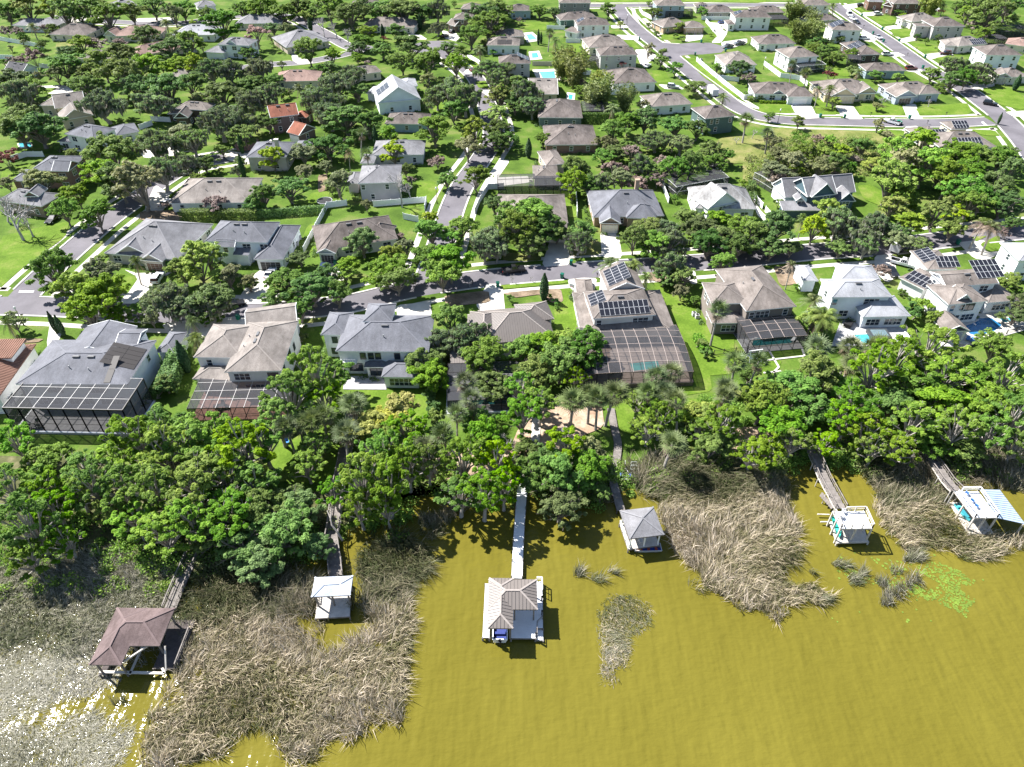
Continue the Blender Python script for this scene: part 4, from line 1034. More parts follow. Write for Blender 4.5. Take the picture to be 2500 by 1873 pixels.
fr, FB = house('white house with charcoal roof and rear sunroom', 'white two-storey house with charcoal hip roofs, a raised roof lantern and a low rear sunroom', (.70, .72, .70), 'slate',
      [('c1', (768, 552), (1568, 558), 12.5, 6.0, 'h', .42), ('c1', (641, 410), (858, 414), 8, 6.0, 'h', .42), ('c1', (1003, 298), (1252, 300), 6.5, 8.6, 'p', .5), ('c1', (1160, 773), (1492, 778), 5.5, 3.1, 'h', .42), ('c1', (1012, 690), (1205, 692), 2.6, 3.0, 'h', .4)],
      wins=[(0, 'F', .27, 4.5, 'b'), (0, 'F', .36, 4.5, 'b'), (0, 'F', .44, 4.5, 'b'), (0, 'F', .66, 4.5, 'b'), (0, 'F', .17, 1.7, 'bt'), (3, 'F', .5, 1.5, 'w'), (4, 'F', .55, 1.5, 'bt'), (1, 'F', .5, 4.4, 'b'), (1, 'F', .38, 1.6, 'b'), (1, 'L', .5, 4.4, 'b'), (0, 'R', .5, 4.4, 'b'), (3, 'R', .5, 1.6, 'b')], vents=1)
c0 = FB[0].P(FB[0].w/2, FB[0].d/2, 0)
p0, dr, nr, L, ang = FB[0].side('F')
mb = MB(); a = p0+dr*0.4+Vector((0, 0, 3.3)); mb.frame_box(a+nr*0.02, dr*3.0, nr*1.2, Vector((0, 0, 0.18)))
for k in range(7): mb.frame_box(a+dr*(0.48*k)+nr*1.15, dr*0.06, nr*0.06, Vector((0, 0, 1.1)))
mb.frame_box(a+nr*1.14+Vector((0, 0, 1.1)), dr*3.0, nr*0.08, Vector((0, 0, 0.07)))
mb.build('balcony', [DECKW], fr, c0)
house('brown metal-roofed house behind the great oak', 'white house with ribbed brown metal hip roofs behind the spreading shore oak', (.66, .66, .63), 'metal',
      [('c2', (-60, 660), (512, 612), 12, 4.0, 'h', .5), ('c2', (235, 490), (505, 458), (488, 308), 4.6, 'h', .5), ('c2', (-190, 600), (60, 600), 9, 4.4, 'h', .5), ('c1', (1890, 380), (2020, 380), 6, 3.2, 'h', .4), ('n', (1100, 890), (1185, 885), 6, 3.2, 'l', .12)],
      seams=(0.5, 0.06, 0.05), wk='d', vents=0)
house('tan house with solar panels and the largest pool cage', 'tan-roofed house with rows of solar panels and the largest pool cage in the shore row', (.62, .60, .55), 'taupe',
      [('c2', (818, 458), (1326, 424), 10.5, 6.0, 'h', .42), ('c2', (935, 235), (1235, 215), 9, 6.0, 'y', .45), ('c2', (725, 600), (1495, 577), (1265, 225), 3.2, 'h', .32), ('c2', (690, 290), (830, 290), 8, 3.4, 'h', .4)],
      panels=[(0, 'F', .12, .45, 10, 2, 's'), (0, 'L', .2, .5, 4, 2, 's'), (1, 'L', .15, .7, 6, 3, 's')], wins=[(0, 'F', .08, 4.5, 's'), (0, 'F', .7, 4.5, 's'), (0, 'F', .79, 4.5, 's'), (0, 'F', .88, 4.5, 's'), (2, 'F', .3, 1.5, 'w'), (2, 'F', .7, 1.5, 'w'), (2, 'L', .4, 1.6, 's'), (2, 'R', .5, 1.6, 's')], vents=1)
house('brown stucco house with tree-shadowed roof', 'brown stucco two-storey house with tree-shadowed grey roof and an arched pool cage', (.215, .185, .16), 'taupe',
      [('n', (1822, 760), (1945, 748), (1850, 648), 6.0, 'h', .42), ('n', (1737, 742), (1830, 740), (1698, 690), 6.0, 'h', .42), ('n', (1738, 790), (1820, 788), 5, 3.2, 'h', .3)],
      wins=[(0, 'F', .12, 4.5, 's'), (0, 'F', .35, 4.5, 't'), (0, 'F', .85, 4.5, 's'), (2, 'F', .55, 1.6, 't'), (1, 'L', .3, 4.4, 's'), (1, 'L', .6, 4.4, 's'), (1, 'L', .8, 1.5, 's'), (0, 'F', .5, 1.6, 'w')], vents=1)
house('white house with light grey roof and raised spa', 'white house with light grey shingles and a raised spa by its teal pool', (.70, .73, .78), 'light',
      [('c3', (566, 442), (1087, 438), (432, 285), 6.0, 'h', .42), ('c3', (650, 280), (985, 292), (572, 155), 6.0, 'h', .42), ('c3', (832, 612), (1245, 602), 8, 3.2, 'h', .42), ('c3', (318, 300), (450, 300), 7, 3.2, 'h', .4)],
      wins=[(0, 'F', .62, 4.5, 's'), (0, 'F', .71, 4.5, 's'), (0, 'F', .8, 4.5, 's'), (0, 'F', .06, 4.5, 's'), (0, 'F', .28, 1.5, 'd'), (2, 'F', .62, 1.5, 'd'), (2, 'F', .8, 1.5, 'd'), (2, 'F', .25, 1.5, 't'), (0, 'L', .5, 4.5, 's')], vents=1)
house('white house with tan roof and dark blue pool', 'white house with stepped tan roofs, scattered solar panels and a dark blue pool', (.72, .72, .72), 'taupe',
      [('c3', (1545, 352), (1998, 322), (1470, 218), 6.0, 'x', .36), ('c3', (1566, 506), (1908, 474), 8, 5.6, 'h', .36), ('c3', (1900, 490), (2172, 466), 9, 3.2, 'h', .36), ('c3', (1385, 205), (1640, 200), 9, 3.2, 'h', .36), ('c3', (1630, 475), (1765, 468), 4, 5.75, 'y', .9), ('c3', (1140, 270), (1360, 380), 8, 3.2, 'h', .3)],
      panels=[(0, 'F', .66, 1.6, 6, 3, 's'), (3, 'L', .1, .4, 5, 2, 's'), (3, 'F', .4, .5, 5, 2, 's'), (5, 'F', .15, .4, 6, 2, 's')], wins=[(0, 'F', .8, 4.6, 'd'), (1, 'F', .15, 4.2, 's'), (1, 'F', .42, 4.2, 's'), (1, 'F', .6, 4.2, 'bt'), (1, 'F', .35, 1.5, 'd'), (1, 'F', .7, 1.5, 't'), (2, 'F', .4, 1.5, 'd'), (2, 'F', .7, 1.5, 'd'), (0, 'L', .3, 4.3, 's'), (0, 'L', .6, 4.3, 's')], vents=1)
house('tall white house at the right edge', 'tall plain white two-storey house cut by the right edge beside the brown palms', (.76, .77, .78), 'light',
      [('b3', (2170, 900), (2700, 900), (2010, 745), 5.8, 'h', .4)], vents=1)

# ------------------------------------------------------------------ pool cages
PANEM = {}
def cage(label, t, nl, nr_, depth, h1, h2, nx, ny, zf=0.15, dome=0.0, col=BRONZE, top=ALUM, sides='FLR', mid=True, skirt=None, where='px', fw=.08):
    """aluminium frame with insect-screen panels over a patio; nl, nr_ = near ground corners in the photograph"""
    A, B = (at(t, *nl, zf), at(t, *nr_, zf)) if where == 'px' else (nl, nr_)
    u = (B-A); W = u.length; u.normalize()
    v = Vector((-u.y, u.x, 0)); D = depth
    c0 = (A+B)/2+v*D/2; c0.z = 0
    root = thing('pool_cage', label, 'pool cage', c0, group='screened pool cages behind the houses')
    def S(i, j):
        s, tt = i/nx, j/ny
        z = h1+(h2-h1)*tt
        if dome: z += dome*(sin(pi*min(1, max(0, tt*0.85+0.15)))**0.8)*(1-(2*abs(s-.5))**4*0.35) - dome*0.4
        return A+u*(W*s)+v*(D*tt)+Vector((0, 0, z-zf))
    mb = MB(); mt = MB()
    for i in range(nx+1):
        for j in range(ny): mt.beam(S(i, j), S(i, j+1), 0.075, 0.12)
    for j in range(ny+1):
        for i in range(nx): mt.beam(S(i, j), S(i+1, j), 0.075, 0.12)
    g = lambda i, j: Vector((S(i, j).x, S(i, j).y, zf))
    segs = []
    if 'F' in sides: segs += [((i, 0), (i+1, 0)) for i in range(nx)]
    if 'L' in sides: segs += [((0, j), (0, j+1)) for j in range(ny)]
    if 'R' in sides: segs += [((nx, j), (nx, j+1)) for j in range(ny)]
    if 'B' in sides: segs += [((i, ny), (i+1, ny)) for i in range(nx)]
    panes = []
    for (a, b) in segs:
        pa, pb = S(*a), S(*b); ga, gb = g(*a), g(*b)
        mb.beam(ga, pa, fw, fw); mb.beam(gb, pb, fw, fw); mb.beam(pa, pb, fw, fw*1.5)
        if mid:
            for f in ((0.45,) if pa.z-zf < 4 else (0.33, 0.66)):
                mb.beam(ga.lerp(pa, f), gb.lerp(pb, f), 0.06, 0.06)
        panes.append([ga, gb, pb, pa])
    for (i, j) in ((0, 0), (nx-1, 0)):
        if 'F' in sides: mb.beam(g(i, 0) if i == 0 else g(nx, 0), S(i+1, 0) if i == 0 else S(nx-1, 0), 0.06, 0.06)
    mb.build('wall_frame', col, root, c0)
    mt.build('roof_frame', top, root, c0)
    for i in range(nx):
        for j in range(ny): panes.append([S(i, j), S(i+1, j), S(i+1, j+1), S(i, j+1)])
    for q in panes:
        m = MB(); o = q[0]
        m.add([x-o for x in q], [(0, 1, 2, 3)])
        key = tuple(round(c, 1) for x in q for c in (x-o))
        if key not in PANEM: PANEM[key] = m.mesh('screen_panel', SCREEN)
        inst('screen_panel', PANEM[key], root, o-c0)
    if skirt:
        m = MB(); th = 0.3
        for a, b in ((A-v*0.2-u*0.2, B-v*0.2+u*0.2), (B+u*0.2-v*0.2, B+u*0.2+v*D), (A-u*0.2-v*0.2, A-u*0.2+v*D)):
            a = Vector((a.x, a.y, zf/2)); b = Vector((b.x, b.y, zf/2))
            m.beam(a, b, th, zf+0.1)
        m.build('base_wall', skirt, root, c0)
    return A, B, u, v, W, D

def deck_slab(name, mat, P, z1, z0=0.0):
    mb = MB(); mb.poly_slab([(p.x, p.y) for p in P], z0, z1)
    return struct(mb.build(name, mat))

def pool(label, t, pts, z, col, rnd=1, coping=CONC):
    P = [at(t, x, y, z) for x, y in pts]
    if rnd: P = rounded(P, rnd)
    c = sum(P, Vector((0, 0, 0)))/len(P); c.z = 0
    root = thing('swimming_pool', label, 'swimming pool', c)
    area = sum(P[i].x*P[(i+1) % len(P)].y - P[(i+1) % len(P)].x*P[i].y for i in range(len(P)))
    if area < 0: P = P[::-1]
    mb = MB(); mb.add([(p.x, p.y, z+0.03) for p in P], [tuple(range(len(P)))])
    mb.build('pool_water', poolmat(col), root, c)
    m = MB(); n = len(P)
    cz = Vector((c.x, c.y, 0))
    for i in range(n):
        m.beam(Vector((P[i].x, P[i].y, z+0.03)), Vector((P[(i+1) % n].x, P[(i+1) % n].y, z+0.03)), 0.38, 0.1)
    m.build('pool_coping', coping, root, c)
    return root

TEAL = (0.05, 0.40, 0.36); BLUE = (0.02, 0.14, 0.30); AQUA = (0.06, 0.34, 0.42); DTEAL = (0.015, 0.13, 0.14); SKYB = (0.10, 0.42, 0.62)
# F2: two-storey lanai
A, B = at('c0', 150, 1112, .4), at('c0', 1152, 1138, .4)
CA = cage('two-storey dark-framed screened lanai with a pale gridded roof and low white base wall', 'c0', (140, 1090), (1140, 1112), 8.6, 5.9, 6.0, 8, 3, 0.4, 0, BRONZE, ALUM, 'FLR', True, VINYL, fw=.16)
u, v = CA[2], CA[3]
mb = MB()
a, b = CA[0], CA[1]
deck_slab('patio', PAVERG, [a-u*0.3-v*0.4, b+u*0.3-v*0.4, b+u*0.3+v*9, a-u*0.3+v*9], 0.4)
# F3
CA = cage('low pool cage over brick pavers behind the tan-roofed white house', 'c0', (1640, 1005), (2480, 985), 9.5, 3.0, 3.3, 7, 4, 0.15, 0, BRONZE, ALUM, 'FLR')
a, b, u, v = CA[:4]
deck_slab('patio', BRICKP, [a, b, b+v*12, a+v*12], 0.14)
# F4 patio
P = [at('c1', x, y, .1) for x, y in [(835, 880), (1205, 882), (1200, 770), (840, 765)]]
deck_slab('patio', PAVERG, P, 0.12)
# F5 cage + pool
CA = cage('flat screened lanai beneath the spreading oak with a white rail', 'c1', (1735, 1080), (2420, 1055), 11, 3.2, 3.3, 6, 4, 0.3, 0, BRONZE, BRONZE, 'FLR', True, VINYL)
a, b, u, v = CA[:4]
deck_slab('patio', PAVERG, [a, b, b+v*11, a+v*11], 0.28)
pool('narrow dark teal pool inside the lanai beneath the spreading oak', 'c1', [(1900, 975), (2250, 960), (2270, 1010), (1900, 1020)], 0.28, DTEAL)
# F6 dome cage
CA = cage('huge domed pool cage with a long curved grid on a stone base wall', 'c2', (748, 985), (1612, 962), 15.5, 3.4, 4.0, 9, 6, 0.9, 1.6, M_plain('brown_aluminium', (.10, .075, .06), .5), M_plain('tan_aluminium', (.34, .28, .25), .5), 'FLR', True, M_plain('stone_base', (.16, .13, .11), .9, .2, .35, 1.5))
a, b, u, v = CA[:4]
deck_slab('patio', PAVER, [a, b, b+v*15.5, a+v*15.5], 0.9)
pool('rectangular teal pool inside the huge domed cage', 'c2', [(1105, 815), (1345, 790), (1365, 860), (1135, 885)], 0.9, TEAL, 0, PAVER)
# F7 cage
CA = cage('arched dark pool cage behind the brown stucco house', 'n', (1822, 862), (1962, 850), 8.5, 3.4, 3.8, 5, 4, 0.15, 0.7, BRONZE, M_plain('tan_aluminium', (.34, .28, .25), .5))
a, b, u, v = CA[:4]
deck_slab('patio', PAVERG, [a, b, b+v*9, a+v*9], 0.15)
pool('dark teal pool inside the arched cage', 'n', [(1832, 848), (1945, 838), (1940, 815), (1838, 825)], 0.15, DTEAL)
# putting green frames with white borders, F7 yard
for pts in ([(-20, 890), (310, 885), (325, 945), (-20, 960)], [(-40, 1000), (140, 985), (90, 1080), (-40, 1090)]):
    patch('turf_green', LAWN, 'c3', pts, 0.075)
mb = MB()
for p, q in (((-20, 985), (325, 945)), ((310, 885), (330, 945)), ((20, 890), (110, 1040)), ((110, 1040), (60, 1090)), ((-20, 1090), (130, 1075))):
    mb.beam(at('c3', *p, .08), at('c3', *q, .08), 0.4, 0.12)
struct(mb.build('garden_edging', CONC))
# F8 patio and pool
deck_slab('patio', PAVERG, [at('c3', x, y, .1) for x, y in [(560, 860), (1180, 860), (1260, 800), (1200, 690), (1000, 600), (640, 640)]], 0.12)
pool('shallow teal pool with a raised dark spa behind the light grey roofed house', 'c3', [(735, 760), (900, 755), (1020, 770), (1100, 790), (990, 840), (840, 850)], 0.12, AQUA)
c = at('c3', 960, 775, .12)
rt = thing('raised_spa', 'raised dark tiled square spa standing at the edge of the teal pool', 'spa', c)
mb = MB(); mb.box((0, 0, 0), 4.2, 3.0, 0.9); mb.build('spa_wall', M_plain('dark_tile', (.05, .055, .06), .4), rt)
mb = MB(); mb.box((0, 0, .9), 3.2, 2.1, 0.03); mb.build('spa_water', poolmat((.12, .17, .19)), rt)
# F9 patio, pool, gazebo
deck_slab('patio', CONC, [at('c3', x, y, .1) for x, y in [(1500, 860), (1700, 870), (2300, 700), (2300, 600), (1950, 540), (1640, 650), (1490, 720)]], 0.12)
pool('dark blue freeform pool beside the white house with tan roof', 'c3', [(1690, 690), (1800, 650), (1810, 620), (1930, 615), (2035, 685), (1960, 740), (1820, 780), (1740, 760)], 0.12, BLUE)
pool('small aqua spa beside the dark blue pool', 'c3', [(1990, 620), (2085, 615), (2120, 650), (2035, 665)], 0.3, AQUA, 0)
def post_mesh(w, h, mat):
    mb = MB(); mb.box((0, 0, 0), w, w, h); return mb.mesh('post', mat)
gb = Block('c3', (1530, 740), (1750, 728), 6, 2.8, 'y', .5)
rt = thing('pavilion', 'tan-roofed open garden pavilion on white posts beside the dark blue pool', 'pavilion', gb.P(gb.w/2, gb.d/2, 0))
cc = gb.P(gb.w/2, gb.d/2, 0)
gb.roof_mb().build('roof', [roofmat('taupe'), TRIM], rt, cc)
pm = post_mesh(.3, 2.7, TRIM)
for a_, b_ in ((.5, .5), (gb.w-.5, .5), (.5, gb.d-.5), (gb.w-.5, gb.d-.5)): inst('post', pm, rt, gb.P(a_, b_, 0)-cc)
# cages and pools farther back
for lab, t, nl, nr_, d, nx, ny in [
  ('bowed dark pool cage behind the tan-roofed ranch hidden by the oak', 'b2', (55, 330), (560, 318), 8, 8, 2), ('dark pool cage spreading behind the white house with pale mottled roof', 'b2', (1480, 330), (1900, 250), 9, 8, 4),
  ('gridded bronze pool cage on the right of the dark green house', 'a2', (735, 965), (908, 965), 10, 6, 4), ('low bowed cage along the back of the pale grey roof', 'a0', (1490, 345), (1820, 345), 5, 8, 2),
  ('dark screened porch behind the blue-grey two-storey house', 'a2', (1400, 145), (1620, 140), 5, 6, 2), ('round-roofed dark cage beside the olive house', 'a3', (20, 225), (185, 220), 8, 4, 3),
  ('low dark screened porch behind the white two-storey house', 'a3', (270, 640), (500, 615), 6, 6, 2), ('dark curved pool cage at the right edge behind the pink roof', 'a3', (1990, 330), (2260, 330), 12, 8, 3),
  ('small dark cage left of the blue-grey ranch', 'a3', (690, 570), (800, 580), 7, 3, 2), ('solar-roofed dark cage right of the tan house', 'a3', (1900, 400), (2050, 390), 7, 4, 3),
  ('small dark screened porch left of the grey two-storey house', 'a2', (740, 530), (800, 555), 7, 3, 3), ('white-framed cage behind the dark teal farmhouse', 'b3', (40, 320), (170, 290), 8, 4, 3)]:
    cage(lab, t, nl, nr_, d, 3.0, 3.4, nx, ny, 0.1, 0.6, BRONZE if 'white' not in lab else TRIM, ALUM if 'dark' not in lab else BRONZE)
for lab, t, pts, c_ in [('small blue rectangular pool on pale decking by the brown-roofed house', 'a2', [(275, 280), (325, 275), (370, 315), (300, 325)], SKYB), ('aqua pool among lounge chairs behind the pale solar house', 'a2', [(320, 430), (370, 425), (385, 465), (325, 470)], AQUA),
   ('blue pool with dark deck beside the grey house', 'a2', [(380, 580), (510, 575), (520, 630), (410, 635)], SKYB), ('small turquoise freeform pool beside the plain tan roof', 'a2', [(620, 760), (660, 765), (655, 805), (615, 800)], AQUA)]:
    c = at(t, *pts[0])
    P = [at(t, x, y) for x, y in pts]; cen = sum(P, Vector((0, 0, 0)))/4
    deck_slab('patio', CONC, [cen+(p-cen)*1.7 for p in P][::1], 0.06)
    pool(lab, t, pts, 0.06, c_, 0)
pool('small aqua pool glimpsed under the large left-edge oak', 'a0', [(150, 1230), (260, 1220), (280, 1260), (170, 1270)], 0.06, AQUA)
# ------------------------------------------------------------------ trees and shrubs
BARK = M_plain('grey_bark', (0.20, 0.175, 0.15), 0.9, 0.15, 0.3, 1.5, 0.5)
BARKL = M_plain('pale_bark', (0.33, 0.30, 0.27), 0.9, 0.15, 0.25, 1.5, 0.5)
LEAF = {'O': M_leaf('oak', (0.050, 0.118, 0.022), (0.200, 0.325, 0.070), .42), 'G': M_leaf('elm', (0.060, 0.145, 0.016), (0.240, 0.385, 0.050), .42),
        'L': M_leaf('lime', (0.109, 0.217, 0.018), (0.310, 0.427, 0.047)), 'M': M_leaf('mossy', (0.070, 0.130, 0.045), (0.235, 0.325, 0.120), .42),
        'W': M_leaf('olive', (0.122, 0.151, 0.064), (0.286, 0.308, 0.136)), 'K': M_leaf('blossom', (0.300, 0.150, 0.130), (0.520, 0.330, 0.280), 0.2, vary=0.1),
        'N': M_leaf('brown', (0.110, 0.075, 0.060), (0.270, 0.210, 0.170), 0.1, vary=0.2), 'R': M_leaf('maroon', (0.090, 0.022, 0.018), (0.190, 0.055, 0.040), 0.2, vary=0.1),
        'T': M_leaf('maple', (0.060, 0.170, 0.009), (0.270, 0.440, 0.026), 0.5, vary=0.2), 'Y': M_leaf('yellow', (0.218, 0.241, 0.034), (0.437, 0.425, 0.103), 0.35, vary=0.1),
        'A': M_leaf('bamboo', (0.111, 0.150, 0.039), (0.247, 0.280, 0.091), 0.3, vary=0.2), 'C': M_leaf('cypress', (0.023, 0.058, 0.021), (0.058, 0.114, 0.039), 0.1, vary=0.1),
        'S': M_leaf('hedge', (0.052, 0.135, 0.017), (0.182, 0.319, 0.044), 0.3, vary=0.3), 'P': M_leaf('palmetto', (0.055, 0.090, 0.028), (0.165, 0.205, 0.085), 0.2, 0.4, 0.2),
        'D': M_leaf('date', (0.063, 0.119, 0.028), (0.217, 0.273, 0.084), 0.25, 0.4, 0.2), 'X': M_leaf('dry_frond', (0.170, 0.120, 0.080), (0.340, 0.260, 0.190), 0.2, vary=0.15)}
MOSSM = M_leaf('spanish_moss', (0.13, 0.135, 0.10), (0.26, 0.26, 0.205), 0.2, 0.9, 0.1)

def leaf_mesh(name, C, Nrm, size, tint, mat, rng, aspect=1.0, hang=False):
    """C: (n,3) centres, Nrm: (n,3) facing, size (n,)"""
    n = len(C)
    r = rng.normal(size=(n, 3))
    if hang:
        up = np.tile(np.array([0, 0, 1.0]), (n, 1)); t = up
        b = np.cross(r, up); b /= np.linalg.norm(b, axis=1, keepdims=True)+1e-9
    else:
        t = np.cross(Nrm, r); t /= np.linalg.norm(t, axis=1, keepdims=True)+1e-9
        b = np.cross(Nrm, t)
    s = size[:, None]
    v = np.empty((n, 4, 3))
    w = s*0.62
    v[:, 0] = C - t*s*aspect - b*w*0.35; v[:, 1] = C - t*s*0.1*aspect + b*w
    v[:, 2] = C + t*s*aspect + b*w*0.35; v[:, 3] = C + t*s*0.1*aspect - b*w
    me = bpy.data.meshes.new(name)
    me.vertices.add(4*n); me.loops.add(4*n); me.polygons.add(n)
    me.vertices.foreach_set('co', v.reshape(-1))
    me.loops.foreach_set('vertex_index', np.arange(4*n, dtype=np.int32))
    me.polygons.foreach_set('loop_start', np.arange(0, 4*n, 4, dtype=np.int32))
    me.polygons.foreach_set('loop_total', np.full(n, 4, dtype=np.int32))
    me.materials.append(mat)
    a = me.attributes.new('tint', 'FLOAT', 'FACE')
    a.data.foreach_set('value', np.clip(tint, 0, 1).astype(np.float32))
    me.update(calc_edges=True)
    return me

def clump_leaves(rng, cl, per, size, upb=0.5, jit=0.8, flat=0.75):
    """cl: list of (x,y,z,r)"""
    cl = np.array(cl)
    k = len(cl)
    d = rng.normal(size=(k, per, 3)); d /= np.linalg.norm(d, axis=2, keepdims=True)
    low = d[:, :, 2] < -0.25
    d[:, :, 2] = np.where(low, -d[:, :, 2]*0.6, d[:, :, 2])
    rad = cl[:, None, 3:4]*(0.30+1.0*rng.random((k, per, 1))**0.8)
    off = d*rad; off[:, :, 2] *= flat
    C = (cl[:, None, :3] + off).reshape(-1, 3)
    nr = d*0.8 + rng.normal(size=d.shape)*jit*0.5; nr[:, :, 2] += upb
    nr = nr.reshape(-1, 3); nr /= np.linalg.norm(nr, axis=1, keepdims=True)+1e-9
    ct = rng.random((k, 1))
    tint = (0.52*ct + 0.48*rng.random((k, per))).reshape(-1)
    sz = size*(0.55+0.8*rng.random(k*per))
    return C, nr, sz, tint

def lobes_for(rng, R, H, n, zlo, spread=0.62, lr=(0.34, 0.52), squash=0.8):
    out = []
    a0 = rng.random()*6.28
    for i in range(n):
        a = a0 + i*2.399963
        q = sqrt((i+0.4)/n)*spread*R
        z = zlo + (H-zlo)*((0.08 if (i % 3 == 2 and i > 2) else 0.34) + rng.uniform(-.08, .10) + 0.50*(1-(q/R)**2)*rng.uniform(0.5, 1.0))
        r = R*rng.uniform(*lr)
        z = min(z, H-r*squash)
        out.append((q*cos(a)*rng.uniform(.85, 1.1), q*sin(a)*rng.uniform(.85, 1.1), z, r))
    return out

def make_tree(kind, seed):
    """returns list of (part name, mesh) around the origin; nominal size per kind"""
    rng = np.random.default_rng(seed)
    parts = []
    spec = {'O': (6.0, 8.8, 18, 1.4, .24, 125, 7), 'G': (5.0, 8.0, 16, 1.2, .22, 115, 7), 'L': (4.5, 8.0, 16, 1.2, .22, 95, 7), 'M': (6.0, 9.5, 18, 2.2, .22, 95, 7),
            'W': (4.0, 6.5, 11, 1.1, .20, 75, 7), 'K': (3.4, 6.0, 7, 1.6, .22, 80, 4), 'N': (3.2, 4.0, 7, .8, .2, 70, 4), 'R': (2.4, 3.4, 5, .8, .24, 70, 4),
            'T': (5.0, 11.5, 20, 3.0, .23, 120, 7), 'Y': (4.0, 8.0, 10, 2.6, .22, 100, 8), 'S': (1.6, 2.0, 5, .2, .20, 70, 3)}
    if kind in spec:
        R, H, nl, zlo, ls, per, ncl = spec[kind]
        lob = lobes_for(rng, R, H, nl, zlo, {'T': .84, 'M': .76, 'O': .76}.get(kind, .70), {'T': (.19, .31), 'O': (.23, .37), 'M': (.20, .35), 'G': (.25, .38), 'L': (.24, .37)}.get(kind, (.28, .44)), 0.75)
        cl = []
        for (x, y, z, r) in lob:
            m = max(4, int(ncl*(r/(0.36*R))**2*1.25))
            for j in range(m):
                d = rng.normal(size=3); d /= np.linalg.norm(d)
                if d[2] < -0.35: d[2] *= -0.5
                q = r*rng.uniform(.40, 1.12)
                cl.append((x+d[0]*q, y+d[1]*q, z+d[2]*q*0.72, r*rng.uniform(.20, .40)))
        C, nr, sz, ti = clump_leaves(rng, cl, per, ls, 0.85 if kind != 'M' else 0.5)
        parts.append(('crown', leaf_mesh('crown', C, nr, sz, ti, LEAF[kind], rng)))
        mb = MB()
        tr = {'O': .42, 'M': .45, 'T': .36, 'S': .07, 'R': .1, 'N': .1}.get(kind, .26)
        bend = rng.normal(size=2)*0.35
        fork = Vector((bend[0], bend[1], zlo*0.75))
        mb.tube([(0, 0, -0.3), (bend[0]*.3, bend[1]*.3, zlo*0.35), fork], [tr*1.35, tr, tr*.85], 7)
        for (x, y, z, r) in lob:
            m1 = Vector((x*.45+rng.normal()*.2, y*.45+rng.normal()*.2, zlo*.75+(z-zlo*.75)*.62))
            mb.tube([fork, m1, (x, y, z), (x*1.12, y*1.12, z+r*.8)], [tr*.6, tr*.4, tr*.22, tr*.06], 5, cap=False)
            for _ in range(3):
                d2 = Vector(rng.normal(size=3)).normalized()*r*.95; d2.z = abs(d2.z)*.7
                mb.tube([m1.lerp(Vector((x, y, z)), .6), Vector((x, y, z))+d2], [tr*.2, tr*.05], 4, cap=False)
        parts.append(('trunk', mb.mesh('trunk', BARKL if kind in 'TBM' else BARK)))
        if kind == 'M':
            n = 620
            li = rng.integers(0, len(cl), n)
            cc = np.array(cl)[li]
            a = rng.random(n)*6.28
            P = cc[:, :3].copy()
            P[:, 0] += np.cos(a)*cc[:, 3]*1.0; P[:, 1] += np.sin(a)*cc[:, 3]*1.0; P[:, 2] -= rng.uniform(.2, 1.1, n)
            parts.append(('spanish_moss', leaf_mesh('spanish_moss', P, np.zeros((n, 3)), rng.uniform(.25, .5, n), rng.random(n), MOSSM, rng, 2.2, True)))
        return parts, R, H, (zlo+H)/2*1.02
    if kind == 'B':     # leafless
        mb = MB(); R, H = 4.5, 7.5
        def br(p, d, L, r, lev):
            q = p + d*L
            mid = p.lerp(q, .5) + Vector(rng.normal(size=3))*L*0.06
            mb.tube([p, mid, q], [r, r*.82, r*.62], 4 if lev < 3 else 3, cap=False)
            if lev >= 5: return
            for _ in range(3 if lev < 4 else 2):
                e = (d + Vector(rng.normal(size=3))*0.46 + Vector((0, 0, .13))).normalized()
                br(q, e, L*rng.uniform(.62, .84), r*.6, lev+1)
        br(Vector((0, 0, -.2)), Vector((0.03, 0.02, 1)), 1.9, .24, 0)
        zs = [v[2] for v in mb.v]; H = max(zs)
        parts.append(('branches', mb.mesh('branches', M_plain('bare_branch', (.40, .37, .36), .9, .1, .2))))
        return parts, 3.6, H, H*.6
    if kind == 'C':
        R, H = 1.0, 7.0
        n = 2200
        z = rng.random(n)**.9*H; rr = R*np.clip(np.sin(np.clip(z/H, .03, 1)*pi*.5+.35)**1.0*(1-(z/H)**2.2), .05, 1)*rng.uniform(.75, 1.05, n)
        a = rng.random(n)*6.28
        C = np.stack([np.cos(a)*rr, np.sin(a)*rr, z+.2], 1)
        nr = np.stack([np.cos(a), np.sin(a), .5+0*a], 1)+rng.normal(size=(n, 3))*.35; nr /= np.linalg.norm(nr, axis=1, keepdims=True)
        parts.append(('crown', leaf_mesh('crown', C, nr, rng.uniform(.12, .24, n), rng.random(n), LEAF['C'], rng)))
        mb = MB(); mb.tube([(0, 0, -.2), (0, 0, H*.8)], [.14, .04], 6); parts.append(('trunk', mb.mesh('trunk', BARK)))
        return parts, R, H, H*.5
    if kind == 'A':
        R, H = 2.4, 8.0
        C, nr, tips = [], [], []
        mb = MB()
        for i in range(26):
            a = rng.random()*6.28; q = rng.random()**.5*R*.45
            lean = rng.uniform(.2, 1.4); hh = H*rng.uniform(.7, 1.05)
            p0 = Vector((cos(a)*q, sin(a)*q, 0))
            pts = [p0+Vector((cos(a)*lean*R*t**2*.8, sin(a)*lean*R*t**2*.8, hh*t*(1-.12*t*lean))) for t in (0, .35, .7, 1)]
            mb.tube(pts, [.05, .045, .03, .01], 4, cap=False)
            for j in range(70):
                t = rng.uniform(.18, 1)
                k = min(2, int(t*3)); f = t*3-k
                p = pts[k].lerp(pts[k+1], min(1, f))
                C.append(p+Vector(rng.normal(size=3))*.38); 
        C = np.array([tuple(x) for x in C]); n = len(C)
        nr = rng.normal(size=(n, 3)); nr[:, 2] += .5; nr /= np.linalg.norm(nr, axis=1, keepdims=True)
